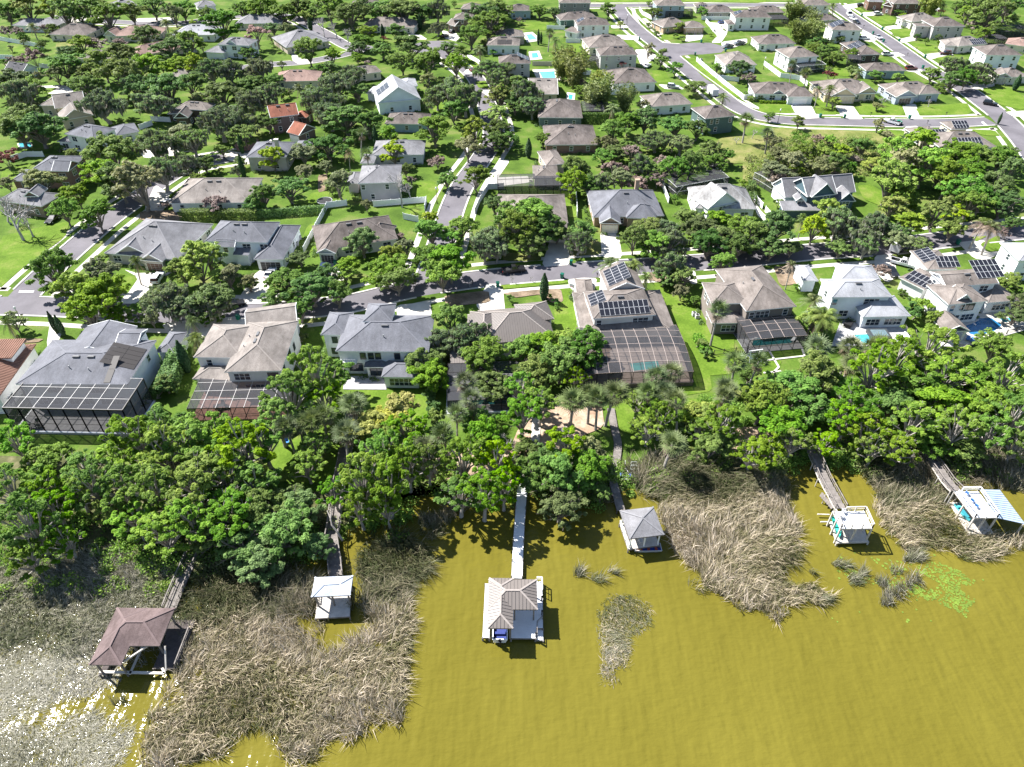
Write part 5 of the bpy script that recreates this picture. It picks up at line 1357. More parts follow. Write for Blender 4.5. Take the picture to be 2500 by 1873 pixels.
        parts.append(('foliage', leaf_mesh('foliage', C, nr, rng.uniform(.16, .32, n), rng.random(n), LEAF['A'], rng, 1.6)))
        parts.append(('canes', mb.mesh('canes', M_plain('cane', (.2, .22, .08), .6))))
        return parts, R, H, H*.55
    # palms
    fan = kind == 'P'
    lean = Vector(rng.normal(size=3)*.05)
    H = 8.5 if fan else 8.0
    R = 2.1 if fan else 3.3
    mb = MB()
    top = Vector((lean.x*H*1.4, lean.y*H*1.4, H-R*0.55))
    mb.tube([(0, 0, -.3), (lean.x*H*.4, lean.y*H*.4, H*.3), (lean.x*H*.9, lean.y*H*.9, H*.62), top], [.24, .19, .17, .2], 7)
    V, Fq, tint = [], [], []
    VD, FD, tD = [], [], []
    nf = 30 if fan else 26
    for i in range(nf):
        dead = (i > nf-7) if kind != 'X' else (i > 7)
        a = i*2.399963+rng.random()*.4
        el = radians(80-112*(i/nf)**.9) if not dead or kind == 'X' else radians(rng.uniform(-75, -45))
        dirv = Vector((cos(a)*cos(el), sin(a)*cos(el), sin(el)))
        VV, FF, TT = (VD, FD, tD) if dead else (V, Fq, tint)
        tb = rng.random()
        side = dirv.cross(Vector((0, 0, 1)))
        side = side.normalized() if side.length > .05 else Vector((cos(a+1.57), sin(a+1.57), 0))
        nrm = side.cross(dirv).normalized()
        def quad(p, q, w, wv, t):
            b = len(VV)
            VV.extend([tuple(p-wv*w), tuple(p+wv*w), tuple(q+wv*w*.25), tuple(q-wv*w*.25)]); FF.append((b, b+1, b+2, b+3)); TT.append(t)
        if fan:
            L = R*rng.uniform(.5, .65)
            hub = top + dirv*L
            quad(top, hub, .04, side, .2)
            for k in range(13):
                an = radians(-118+236*k/12)
                d2 = (dirv*cos(an)+side*sin(an)).normalized()
                dr = -0.28*abs(sin(an*.7))-0.12*rng.random()
                d2 = (d2 + nrm*(-.05+.1*rng.random()) + Vector((0, 0, dr))).normalized()
                quad(hub, hub+d2*R*rng.uniform(.42, .6), .075, d2.cross(nrm).normalized(), np.clip(tb*.6+rng.random()*.4, 0, 1))
        else:
            L = R*rng.uniform(.9, 1.12)
            prev = top
            m = 11
            for k in range(m):
                t = (k+1)/m
                drop = Vector((0, 0, -1))*(t**2)*L*(.62 if el > 0 else .35)
                p = top+dirv*L*t+drop
                d = (p-prev).normalized()
                quad(prev, p, .035, side, .3)
                ll = R*.27*(1-.55*abs(t-.45)*1.6)
                for sgn in (-1, 1):
                    for f in (.25, .75):
                        bp = prev.lerp(p, f)
                        tip = bp+(side*sgn*.8+d*.55+Vector((0, 0, -.28-.2*rng.random()))).normalized()*ll
                        quad(bp, tip, .05, d, np.clip(tb*.6+rng.random()*.4, 0, 1))
                prev = p
    def pm(name, V, Fq, tint, mat):
        me = bpy.data.meshes.new(name); me.from_pydata(V, [], Fq); me.materials.append(mat)
        at_ = me.attributes.new('tint', 'FLOAT', 'FACE'); at_.data.foreach_set('value', [float(x) for x in tint]); me.update()
        return me
    parts.append(('fronds', pm('fronds', V, Fq, tint, LEAF['P' if fan else 'D'])))
    if VD: parts.append(('dead_fronds', pm('dead_fronds', VD, FD, tD, LEAF['X'])))
    parts.append(('trunk', mb.mesh('trunk', BARKL)))
    return parts, R, H, H-R*.45

VARIANTS = {}
def variant(kind, i):
    nv = {'O': 5, 'G': 5, 'T': 6, 'L': 4, 'M': 4, 'B': 3, 'P': 4, 'D': 3, 'S': 3, 'W': 3}.get(kind, 2)
    k = (kind, i % nv)
    if k not in VARIANTS: VARIANTS[k] = make_tree(kind, 100*ord(kind)+k[1])
    return VARIANTS[k]

KN = {'O': ('oak_tree', 'tree', 'dark green rounded oak', 'dark green oaks'), 'G': ('shade_tree', 'tree', 'leafy mid-green shade tree', 'green shade trees'), 'L': ('lime_tree', 'tree', 'bright lime-green tree', 'lime-green trees'),
      'M': ('mossy_oak', 'tree', 'oak hung with grey moss', 'oaks hung with moss'), 'W': ('olive_tree', 'tree', 'pale olive-green airy tree', 'pale olive trees'), 'K': ('blossom_tree', 'tree', 'pink blossoming tree', 'pink trees'),
      'N': ('brown_shrub', 'shrub', 'brown half-dead thicket', 'brown thickets'), 'R': ('red_shrub', 'shrub', 'dark red leafy bush', 'red bushes'), 'T': ('shore_tree', 'tree', 'tall bright green shore tree', 'bright shore trees'),
      'Y': ('yellow_tree', 'tree', 'yellow-leaved tree', 'yellow-leaved trees'), 'S': ('shrub', 'shrub', 'low rounded green shrub', 'garden shrubs'), 'B': ('bare_tree', 'tree', 'leafless pale grey tree', 'leafless trees'),
      'C': ('column_cypress', 'tree', 'slim dark column cypress', 'column cypresses'), 'A': ('bamboo_clump', 'bamboo', 'upright feathery bamboo clump', 'bamboo clumps'), 'P': ('fan_palm', 'palm', 'fan palm with shaggy head', 'fan palms'),
      'D': ('feather_palm', 'palm', 'palm with arching feathery fronds', 'feather palms'), 'X': ('brown_palm', 'palm', 'palm with drooping brown fronds', 'brown palms')}
TREES = []
_cnt = [0]
HEIGHT_MAX = {'O': 1.75, 'G': 1.6, 'T': 1.5}
def tree(kind, t, x, y, r, hs=1.0, label=None):
    """x, y, r: crown centre and half-width as seen in the photograph"""
    _cnt[0] += 1
    i = _cnt[0]
    rng = random.Random(i*77+5)
    parts, R, H, zc = variant(kind, i)
    sc_px = TILES[t][2]
    g = at(t, x, y, 4.0)
    s = 1.0
    for _ in range(3):
        s = max(0.25, min(2.2, (1.0 if kind not in 'OGMLWTY' else ({'a0': 1.28, 'a1': 1.25}.get(t, 1.08) if t != 'n' else 1.0))*r*sc_px/ppm(g)/R))
        if kind in 'PD': s = max(.55, min(1.35, s))
        if kind == 'C': s = min(s, 1.5)
        hh = hs*(1.22 if kind == 'T' and t == 'e2' and x > 860 and y > 450 else (.88 if t[0] == 'a' else 1))
        sz = s*hh if kind not in 'PDX' else hs
        if kind == 'C': sz = min(sz, .95)
        g = at(t, x, y, zc*sz)
    loc = Vector((g.x, g.y, 0))
    for b in HBLOCKS:      # a trunk never stands inside a house
        if b.inside(loc, 0.6):
            loc = loc + (b.v if (loc-b.O).dot(b.v) > b.d/2 else -b.v)*1.0
            q = loc-b.O; bb = q.dot(b.v)
            loc = loc + b.v*((b.d-b.o+1.0-bb) if bb > b.d/2 else (b.o-1.0-bb))
    root = thing(KN[kind][0], label, KN[kind][1], loc, rng.random()*6.28, KN[kind][3])
    root.scale = (s*rng.uniform(.86, 1.14), s*rng.uniform(.86, 1.14), sz*(rng.uniform(.82, 1.18) if kind not in 'PDX' else rng.uniform(.94, 1.06)))
    for nm, me in parts:
        o = bpy.data.objects.new(nm, me); COL.objects.link(o); o.parent = root
        if nm == 'spanish_moss': o['kind'] = 'stuff'
    TREES.append((root, kind, s*R, label))
    return root

def T_(t, txt):
    for w in txt.split():
        f = w.split(',')
        tree(f[0], t, float(f[1]), float(f[2]), float(f[3]), float(f[4]) if len(f) > 4 else 1.0)

# -- upper left
T_('a0', '''O,60,120,90 L,210,90,120 R,90,60,70 L,430,80,90 G,560,110,130 O,640,60,110 L,690,130,60 G,760,90,120 G,920,140,130 G,880,60,80 G,1120,100,110 O,1310,60,110 W,1490,130,90 G,1560,60,110
D,1420,190,70 G,1750,110,80 G,1900,190,165 O,2080,70,100 G,2180,70,90 D,620,120,60 D,270,210,80 O,450,250,60 N,150,270,90 N,370,250,70 N,60,280,80 O,1250,330,110 O,1620,350,110 O,1540,340,90
N,290,500,170 N,150,520,100 N,820,370,140 N,1000,360,90 G,690,390,110 G,540,540,150 O,560,440,90 G,1050,450,110 O,1460,420,125 O,80,690,150 G,220,720,150 M,170,800,150 W,480,640,90
G,700,600,110 G,880,560,140 G,1040,620,190 O,760,760,140 M,880,870,170 G,1250,570,140 O,1170,760,140 M,1300,850,160 O,1430,760,160 G,1500,540,110 L,1660,560,90 G,1640,710,120 M,1800,590,125 M,1960,590,120
O,1880,790,160 W,2150,600,80 M,2140,880,120 O,2150,720,90 M,1880,1030,170 M,1640,1190,150 M,1330,1190,190 W,1520,1130,110 G,960,1310,190 W,820,1310,90 O,150,1090,190 O,330,1110,170 O,210,1010,150 R,40,1330,110
S,510,1265,60 O,2150,420,70 C,2060,1230,30 G,2080,1160,120 M,2120,1040,120 G,1900,1290,60'''.replace('\n', ' '))
T_('a1', '''G,120,80,120 G,320,90,120 O,440,40,110 O,570,60,100 G,720,60,130 G,900,80,160 O,850,150,60 O,1000,50,110 O,1180,80,130 O,1330,80,160 O,1500,100,110 M,1640,80,100 O,2080,180,160 O,2030,120,140 O,1930,290,130 O,2160,90,110
K,90,300,115 O,230,230,75 W,350,240,60 B,660,230,100 B,770,250,90 B,870,300,70 C,1170,260,38 C,550,210,25 L,505,130,55 C,1490,190,55 M,1640,220,80 G,1290,270,85 G,1060,270,80 G,1000,330,95 O,960,420,80 O,1170,420,90 G,1420,380,140
G,540,430,128 L,740,480,80 O,710,560,70 O,640,590,60 M,120,580,120 O,60,700,100 O,240,680,90 D,460,740,80 D,550,740,70 M,180,830,130 O,190,1040,110 G,310,790,60 M,780,680,180 M,900,620,110 M,640,850,160 M,560,800,110 O,950,760,120
O,860,1000,170 O,1050,1050,150 M,720,960,150 G,1340,530,110 G,1560,550,140 O,1740,400,90 L,1800,540,110 G,1850,450,70 W,1560,690,90 M,1750,760,160 M,1880,840,150 M,1640,830,110 M,2090,580,120 M,2160,700,100 L,2160,830,110 L,2140,960,110
O,1620,1110,160 G,1790,960,110 L,1960,1120,130 W,1900,1270,120 O,2140,1200,120 O,700,1230,165 W,500,1320,110 L,230,1350,110 L,1230,1160,90,1.3 L,1270,1290,110 P,960,1150,50 X,870,1310,50 P,1040,1300,60 C,1110,1170,30 W,660,1030,60
N,1650,1390,90 D,2010,410,80 S,2130,430,40 R,1180,335,40 O,2190,330,70'''.replace('\n', ' '))
# -- upper right
T_('a2', '''O,60,90,90 O,20,190,80 O,390,70,90 O,510,110,65 N,230,170,45 O,100,150,60 G,940,80,75 O,1270,25,32 O,1310,95,75 L,1040,190,38 O,1330,260,32 O,1265,200,28 G,1500,205,55 G,1705,95,58 W,1270,410,70 G,1370,480,75 G,1480,550,72 O,1640,690,95
L,1820,545,48 O,2000,540,112,1.1 D,1870,790,80 D,520,320,70 A,600,450,80 A,690,540,80 A,560,530,70 D,560,410,70 A,660,590,70 O,720,720,75 A,860,650,75 A,900,740,80 A,800,780,70 A,1080,790,70 W,1220,850,80 D,990,860,80 W,940,850,60 C,378,310,16 C,400,300,16
R,1050,518,45 M,90,540,110 M,60,620,90 L,200,660,80 M,260,760,150 M,330,850,120 G,190,830,110 L,80,770,110 O,60,1050,120 O,130,1120,120 O,420,1120,85 C,300,1190,60 G,980,1060,130 G,1100,980,130 O,1240,970,140 M,1330,1100,140 O,1480,1010,130 M,1530,1130,130
O,1660,1030,110,1.2 O,1780,1220,130 O,1880,1260,90 W,930,1150,100 N,1130,1230,110 N,1260,1150,90 N,1380,1290,90 G,1240,1290,70 O,900,1250,110 P,2060,970,70 B,2110,1080,50 B,1980,1130,45 N,720,660,60 G,1380,410,50 N,2080,640,80
S,1770,280,25 S,1535,310,35 S,1480,290,30 P,460,270,50 O,1000,1230,100 G,1080,1160,90'''.replace('\n', ' '))
T_('a3', '''A,240,100,60 A,330,90,60 A,420,160,70 A,300,230,80 A,380,250,80 O,440,350,80 O,510,350,70 G,500,440,90 G,420,400,80 O,600,480,90 O,740,455,75 O,735,265,65 O,615,310,48 P,240,560,50 P,370,610,90 R,540,640,60 R,590,650,50 O,545,590,40 G,745,590,65
D,830,630,70 G,950,640,70 L,1140,650,60 D,560,760,75 X,455,770,60 L,590,870,65 G,280,1050,68 P,40,1120,80 G,30,1005,50 W,970,1065,80 G,1430,630,95 M,1640,560,140 G,1720,660,120 M,1850,600,120 O,1600,700,110 O,1900,680,70 O,1500,740,60
O,1130,95,45 O,1220,190,40 O,1295,310,35 O,1480,325,42 S,1370,365,35 O,1930,110,190 O,2080,60,150 O,1780,40,110 L,1720,130,90 L,1880,270,100 N,1780,230,80 C,2160,700,48 D,595,40,60 D,190,40,50 R,1490,95,45 A,1420,40,70 D,1530,40,60 O,1640,60,60
L,540,1200,70 L,650,1280,100 L,730,1220,70 G,830,1250,110 G,330,1330,130 W,120,1320,120 G,450,1340,110 W,60,1220,80 N,440,1190,80 L,1110,1340,190 L,1330,1250,170 G,1480,1340,150 G,1650,1330,180 G,1830,1310,160 O,2020,1360,140 L,920,1380,90 O,2120,1290,60
W,960,900,55 B,1000,860,50 B,1400,880,45 S,1500,385,35 C,2010,1010,18 S,1560,380,30 W,1050,1150,60 O,1200,1180,50 S,1300,1330,60 N,780,1360,70 N,560,1340,60 G,1170,130,40'''.replace('\n', ' '))
# -- across the street
T_('b0', '''L,870,150,190 G,1020,220,200 W,1190,260,230 G,650,330,135 G,820,500,165 G,550,480,140 B,100,520,240 B,220,560,150 B,30,450,160 W,350,210,165 O,470,1000,215 G,640,1180,230 G,900,1200,240 G,760,1330,230 W,870,1040,170 M,1420,1200,240 M,1560,1280,180
O,1800,1230,210 M,1850,1290,150 L,1700,920,210 L,1800,870,150 W,1970,1040,120 S,1640,800,85 N,1830,400,140 M,1380,140,170 M,1600,60,130 O,1750,50,110 S,870,880,85 D,1130,900,90 R,60,60,90 W,60,240,80 W,1300,1400,90 G,1560,1000,140
O,2130,1090,90 C,2075,110,35 W,120,1420,110 D,50,1420,90 C,450,1430,32 C,505,1450,32 D,1650,1430,90 S,1760,1420,70 S,1870,1400,70 G,1180,1350,110 G,1010,1330,130'''.replace('\n', ' '))
T_('b1', '''O,370,270,165 O,150,330,150 O,60,400,110 W,500,120,110 W,800,220,140,1.2 B,1320,250,170,1.2 B,1400,280,120 G,1720,190,105 G,1980,190,135 L,1570,560,100 G,1580,650,150 G,1850,600,150 G,1770,690,120 M,2090,720,170 M,2050,800,130 W,1370,790,110 O,1000,750,150 L,870,920,120 L,850,1010,90
G,1200,970,200 G,1290,1040,190 L,1240,880,130 G,1560,860,190 G,1760,900,220 G,1680,1010,190 O,460,870,100 O,330,1080,190 O,560,1120,220 O,780,1180,160 O,240,1220,140 O,460,1330,130 O,700,1010,140 N,1330,700,60 N,1200,740,40 O,2140,430,110 O,1370,110,80 N,1640,60,80
S,940,385,28 S,1020,380,28 S,1440,1090,40 W,30,1090,90 B,1920,1090,40'''.replace('\n', ' '))
T_('b2', '''G,150,430,170 G,330,470,190 O,430,560,190 G,230,600,190 O,300,700,150 G,520,520,130 O,740,590,150 M,700,680,130 G,690,110,130 G,650,210,130 M,880,180,120 O,800,230,110 N,980,110,120 W,1050,180,110 N,1170,220,130 O,1260,110,120 M,1200,80,120 N,1340,190,100 O,1490,110,120,1.2
O,1600,70,120,1.2 O,1780,60,120 M,30,650,130 M,40,760,110 G,1250,560,150 G,1150,680,140 M,1380,560,130 G,1300,720,140 M,1440,690,150 G,1600,480,150 O,1680,580,160 G,1800,520,150 O,1880,640,170 O,2030,560,160 G,2130,640,140 O,1750,720,150 O,2000,720,150 M,1450,880,140 O,1400,960,110 O,1530,980,110
D,1080,890,120 D,950,880,130 D,1200,900,110 D,1250,960,90 C,425,1060,55 B,165,990,40 B,315,985,38 S,470,1130,40 S,520,1180,45 G,1860,860,110 S,2080,280,70 S,2040,220,60 S,1475,350,45 L,650,340,40 W,1530,1110,70 O,1640,1170,50 S,150,1150,45 S,530,1220,35 S,640,640,30'''.replace('\n', ' '))
T_('b3', '''W,90,110,140 W,230,60,110 L,250,110,80 N,120,190,120 W,470,90,120 G,620,60,120 N,600,160,80 G,720,110,80 L,1060,230,190 L,1200,300,170 L,1100,400,140 W,1180,90,180 L,1380,70,200 G,1560,200,180 L,1500,110,150 G,1740,120,190 G,1700,300,180 O,1980,230,190 O,2050,400,170 G,1850,380,150 O,1750,420,150 O,2100,120,120
M,640,530,210 L,560,470,150 M,820,620,190 M,960,560,160 L,420,620,150 O,90,620,200 O,50,780,150 O,220,780,110 O,640,780,120 M,860,760,130 M,1130,620,140 L,1250,560,140 W,1160,720,130 M,1330,740,120 L,1480,500,160 G,1600,600,150 L,1640,480,110 X,1850,560,120,1.2 X,1960,610,140,1.2 G,2120,570,90
X,225,940,75 D,470,1230,130 D,420,1330,120 G,400,1420,80 N,980,1000,100 L,1320,1270,80 S,1310,1340,80 S,1420,1430,85 G,2080,1080,100 O,2150,1150,70 S,260,1120,40 S,110,410,55 S,1260,450,60 S,1180,1170,50 D,330,520,60 N,2050,670,70'''.replace('\n', ' '))
# -- lake shore
T_('e2', '''T,35,430,60 T,30,560,70 T,70,640,80 T,130,600,60 O,110,490,75 T,60,710,60 T,110,560,60 T,160,680,50 T,200,490,60 T,230,540,65 T,190,560,50 T,330,430,75 T,280,470,60 T,390,400,70 T,410,460,75 T,310,540,70 T,380,550,75
T,470,440,75 T,540,420,70 T,600,450,75 T,650,430,65 T,560,510,70 T,480,530,80 T,630,530,65 T,330,620,60 L,270,600,50 T,400,640,75 T,470,620,75 T,560,600,75 O,640,610,80 O,600,680,75 O,690,590,70 O,700,660,75 O,740,600,60 O,640,720,65 O,530,660,65
T,780,270,70 T,800,320,60 T,720,330,65 T,690,380,60 T,820,260,50 P,760,370,38 P,870,345,45 P,715,400,32 P,800,380,34 P,850,430,42 P,735,390,36 P,1155,290,34 P,1160,335,36 P,1075,440,38 P,1110,420,38 P,1130,360,30
Y,960,370,55 Y,930,390,45 Y,860,410,40 Y,990,360,45 T,980,420,55 T,940,460,65 T,900,530,65 T,960,540,65 T,1010,400,55 T,830,560,50 T,890,590,50 T,1060,480,50 T,1010,490,55 T,960,600,40 T,1150,470,60 G,1200,430,60 T,1230,480,60 T,1140,550,55 T,1200,560,55 T,1250,540,50
M,1090,180,60 G,1060,220,55 G,1120,140,55 M,1160,180,55 G,1070,270,55 G,1200,230,60 G,1230,290,55 O,1180,380,50 B,1240,450,45 T,780,440,45 T,760,490,45 O,790,700,40 S,1075,350,25 S,1080,380,25 S,1070,320,25 S,1085,400,22 S,1075,410,22
O,430,240,35 O,410,290,35 C,455,230,22 S,395,310,30 S,750,175,20 D,480,175,40'''.replace('\n', ' '))
T_('e3', '''G,70,200,60 G,120,240,65 G,60,260,60 G,180,210,55 G,30,210,50 G,140,190,50 O,200,240,40 T,25,360,55 T,70,340,50 T,20,300,45 T,160,280,34 P,150,320,38 P,195,315,38 P,240,320,44 P,345,265,34 P,400,265,34 P,335,308,36 P,392,308,36 P,425,345,34 P,390,430,40 P,215,330,34
T,360,345,50 T,310,340,34 T,340,395,45 T,370,380,45 T,130,440,55 W,180,450,55 W,210,470,45 G,190,500,55 G,80,480,60 G,120,520,60 O,60,520,60 O,120,600,55 O,170,540,50 O,40,460,50 B,130,420,40 T,520,390,50 L,470,360,45 L,500,370,45 T,470,400,40 G,500,440,55 G,450,380,34 T,600,460,50 T,640,450,45
G,620,340,70 G,690,310,75 G,660,390,65 P,560,235,38 P,535,300,34 P,520,330,30 P,600,245,30 P,770,205,38 P,840,205,42 P,830,240,36 P,940,190,32 P,885,195,30 P,513,105,30,1.25 G,760,280,70 G,740,350,70 T,700,430,45 T,780,430,40 T,850,330,65 T,900,260,65 T,960,220,65 T,1040,200,65
T,830,380,50 T,890,390,65 G,940,330,70 G,1000,290,75 T,1010,370,70 G,1070,330,75 T,1090,250,70 G,1150,270,75 T,1110,400,60 G,1190,340,75 T,1230,270,60 T,1250,370,60 T,960,440,50 G,1040,430,55 T,1190,420,55 T,900,450,45 T,1260,440,50 G,1130,450,50 G,800,300,55
D,770,120,50 L,755,140,40 S,765,175,30 S,1000,115,32 S,1020,100,30 S,1050,135,32 O,1225,60,34 O,1250,120,34 O,1200,200,50 S,470,190,22 S,480,215,20 S,430,400,25 O,590,270,30 O,600,310,40 S,470,440,28 G,220,565,30'''.replace('\n', ' '))

# hedges
def hedge(label, t, p, q, w, h, mat='S'):
    P, Q = at(t, *p), at(t, *q)
    d = (Q-P); L = d.length; d.normalize(); sd = Vector((-d.y, d.x, 0))
    rng = np.random.default_rng(int(L*100))
    n = int(L*(w+h)*38)
    a = rng.random(n)*L; s = rng.random(n)
    top = s < w/(w+2*h)
    b = np.where(top, (rng.random(n)-.5)*w, np.where(rng.random(n) < .5, -.5, .5)*w)+rng.normal(size=n)*.08
    z = np.where(top, h, rng.random(n)*h)+rng.normal(size=n)*.08
    c0 = (P+Q)/2
    C = np.stack([P.x+d.x*a+sd.x*b-c0.x, P.y+d.y*a+sd.y*b-c0.y, np.abs(z)], 1)
    nr = np.stack([sd.x*np.sign(b)*(~top), sd.y*np.sign(b)*(~top), top*1.0+.3], 1)+rng.normal(size=(n, 3))*.5
    nr /= np.linalg.norm(nr, axis=1, keepdims=True)
    me = leaf_mesh('hedge', C, nr, rng.uniform(.14, .3, n), rng.random(n), LEAF[mat], rng)
    o = bpy.data.objects.new('hedge', me); COL.objects.link(o); o.location = (c0.x, c0.y, 0)
    tag(o, label, 'hedge', 'hedges')
    HB = Block(P, d, sd, (L, w), 1)
for lab, t, p, q, w, h, m in [
 ('long bright clipped hedge behind the dark green house', 'a2', (660, 990), (1045, 985), 1.6, 3.2, 'S'), ('dark hedge along the rear of the tan ranch', 'b0', (1560, 545), (2212, 545), 2.2, 2.6, 'O'),
 ('thick hedge beside the lanai of the grey-roofed house', 'c0', (1560, 480), (1440, 800), 3.0, 3.4, 'O'), ('dark trained hedge against the white fence behind the grey ranch rooftops', 'b1', (10, 540), (690, 490), 1.0, 2.2, 'O'),
 ('short clipped hedge on the lawn left of the tall palm', 'c2', (1650, 620), (1720, 740), 1.6, 1.6, 'S'), ('low hedge below the windows of the white corner house', 'a3', (-60, 885), (190, 888), 1.0, .9, 'S'),
 ('low hedge before the cream garage house fence', 'a2', (2060, 815), (2212, 815), 1.5, 1.6, 'O'), ('row of shrubs along the side lawn of the sunroom house', 'c1', (1600, 870), (1590, 1120), 1.2, 1.3, 'S'),
 ('dark hedge behind the brown roof at the top', 'a2', (120, 140), (330, 140), 2, 2.4, 'C'), ('leafy hedge along the left side of the solar cage house', 'a0', (1440, 350), (1700, 340), 2.5, 3, 'O'),
 ('vine-green hedge row beside the field houses', 'a3', (330, 380), (560, 560), 3, 3.2, 'G'), ('low dark hedge along the fence left of the two-storey tan house', 'b2', (2090, 250), (2100, 400), 2, 2, 'S')]:
    hedge(lab, t, p, q, w, h, m)

# undergrowth along the bank, ground-cover leaves
def scatter(name, polys, dens, size, mat, zmax, seed, clumpy=True, kind='stuff'):
    rng = np.random.default_rng(seed)
    Cs = []
    for t, pts in polys:
        P = [at(t, x, y) for x, y in pts]
        xs = [p.x for p in P]; ys = [p.y for p in P]
        A = abs(sum(P[i].x*P[(i+1) % len(P)].y-P[(i+1) % len(P)].x*P[i].y for i in range(len(P))))/2
        n = int(A*dens)
        m = 0
        cents = [(random.uniform(min(xs), max(xs)), random.uniform(min(ys), max(ys)), random.uniform(.8, 2.2)) for _ in range(int(A*3))]
        cents = [c for c in cents if in_poly(c[0], c[1], P)][:max(3, int(A/5))]
        if not cents: continue
        ci = rng.integers(0, len(cents), n); cc = np.array(cents)[ci]
        g = rng.normal(size=(n, 3)); g /= np.linalg.norm(g, axis=1, keepdims=True)+1e-9
        r = cc[:, 2:3]*rng.random((n, 1))**.4
        z = np.abs(g[:, 2]*r[:, 0])*zmax/2
        Cs.append(np.stack([cc[:, 0]+g[:, 0]*r[:, 0], cc[:, 1]+g[:, 1]*r[:, 0], z], 1))
    C = np.concatenate(Cs); n = len(C)
    C[:, 2] += land_z(C[:, 0], C[:, 1])
    nr = rng.normal(size=(n, 3))*.7; nr[:, 2] += .7; nr /= np.linalg.norm(nr, axis=1, keepdims=True)
    me = leaf_mesh(name, C, nr, rng.uniform(.6, 1.4, n)*size, rng.random(n), mat, rng)
    o = bpy.data.objects.new(name, me); COL.objects.link(o); o['kind'] = kind
scatter('undergrowth', [('e2', [(-20, 640), (200, 660), (420, 690), (560, 640), (560, 720), (420, 760), (200, 740), (-20, 740)]), ('e2', [(880, 600), (1000, 575), (1060, 560), (1271, 555), (1271, 580), (1060, 580), (1000, 610), (900, 660)]), ('e3', [(0, 530), (260, 520), (420, 500), (640, 470), (900, 460), (1271, 480), (1271, 520), (900, 500), (640, 520), (420, 545), (260, 560), (0, 575)]), ('e2', [(-20, 600), (300, 620), (480, 740), (420, 790), (200, 700), (-20, 720)]), ('e2', [(560, 560), (780, 560), (800, 760), (560, 740)]), ('e2', [(860, 560), (1060, 600), (1000, 680), (880, 660)]),
   ('e3', [(30, 480), (240, 470), (230, 600), (60, 610)]), ('e3', [(400, 330), (560, 330), (620, 480), (420, 500), (380, 400)]), ('e3', [(640, 300), (1271, 260), (1271, 480), (900, 480), (640, 470)])], 26, .17, LEAF['G'], 1.6, 3)
scatter('ground_cover', [('a3', [(20, 1180), (440, 1200), (900, 1180), (1000, 1300), (900, 1404), (0, 1404)]), ('b3', [(-150, 20), (860, 20), (860, 170), (-150, 250)])], 9.0, .24, LEAF['W'], 1.6, 4)
scatter('green_scrub', [('a3', [(20, 1180), (440, 1200), (900, 1180), (1000, 1300), (900, 1404), (0, 1404)]), ('b3', [(-150, 20), (860, 20), (860, 170), (-150, 250)])], 8.0, .22, LEAF['G'], 2.2, 14)
scatter('vine_cover', [('a3', [(280, 1120), (420, 1190), (480, 1300), (700, 1404), (500, 1404), (330, 1270), (200, 1150)]), ('b3', [(600, 60), (720, 100), (900, 180), (820, 190), (640, 130)])], 16, .24, M_leaf('vine', (.05, .15, .008), (.12, .28, .015), .3), 1.0, 5)

# brush right along the waterline
def shore_band(name, x0, x1, lo, hi, dens, size, mat, hgt, seed):
    rng = np.random.default_rng(seed)
    n = int((x1-x0)*(hi-lo)*dens)
    k = int((x1-x0)*(hi-lo)*.22)
    cx = rng.uniform(x0, x1, k); cy = np.interp(cx, _sx, _sy)+rng.uniform(lo, hi, k); cr = rng.uniform(.6, 1.7, k)
    keep = np.sin(cx*.35)+np.sin(cx*.83+1)+rng.normal(size=k)*.6 > -.6
    cx, cy, cr = cx[keep], cy[keep], cr[keep]
    i = rng.integers(0, len(cx), n)
    g = rng.normal(size=(n, 3)); g /= np.linalg.norm(g, axis=1, keepdims=True)
    r = cr[i]*rng.random(n)**.4
    C = np.stack([cx[i]+g[:, 0]*r, cy[i]+g[:, 1]*r, np.abs(g[:, 2])*r*hgt], 1)
    C[:, 2] += land_z(C[:, 0], C[:, 1])
    nr = rng.normal(size=(n, 3))*.7; nr[:, 2] += .7; nr /= np.linalg.norm(nr, axis=1, keepdims=True)
    me = leaf_mesh(name, C, nr, rng.uniform(.6, 1.4, n)*size, rng.random(n), mat, rng)
    o = bpy.data.objects.new(name, me); COL.objects.link(o); o['kind'] = 'stuff'
shore_band('shore_brush', -75, 120, -2.6, 3.5, 22, .17, LEAF['G'], 1.0, 61)
shore_band('shore_brush', -75, 120, -2.0, 6.0, 9, .18, LEAF['W'], .8, 62)
# planting along the house walls
def foundation():
    rng = np.random.default_rng(71)
    out = []
    for b in HBLOCKS:
        for sd in 'FRLB':
            p0, dr, nr_, L, ang = b.side(sd)
            if rng.random() < .3: continue
            k = int(L*.75)
            for _ in range(k):
                a = rng.random()*L
                c = p0+dr*a+nr_*rng.uniform(.7, 1.5)
                if any(q.inside(c, .1) for q in HBLOCKS if q is not b and (q.O-c).length < 60): continue
                out.append((c.x, c.y, .25, rng.uniform(.35, .8)))
    C, nr, sz, ti = clump_leaves(rng, out, 34, .2, .5)
    C[:, 2] = np.abs(C[:, 2])
    me = leaf_mesh('foundation_planting', C, nr, sz, ti, LEAF['O'], rng)
    o = bpy.data.objects.new('foundation_planting', me); COL.objects.link(o); o['kind'] = 'stuff'
foundation()
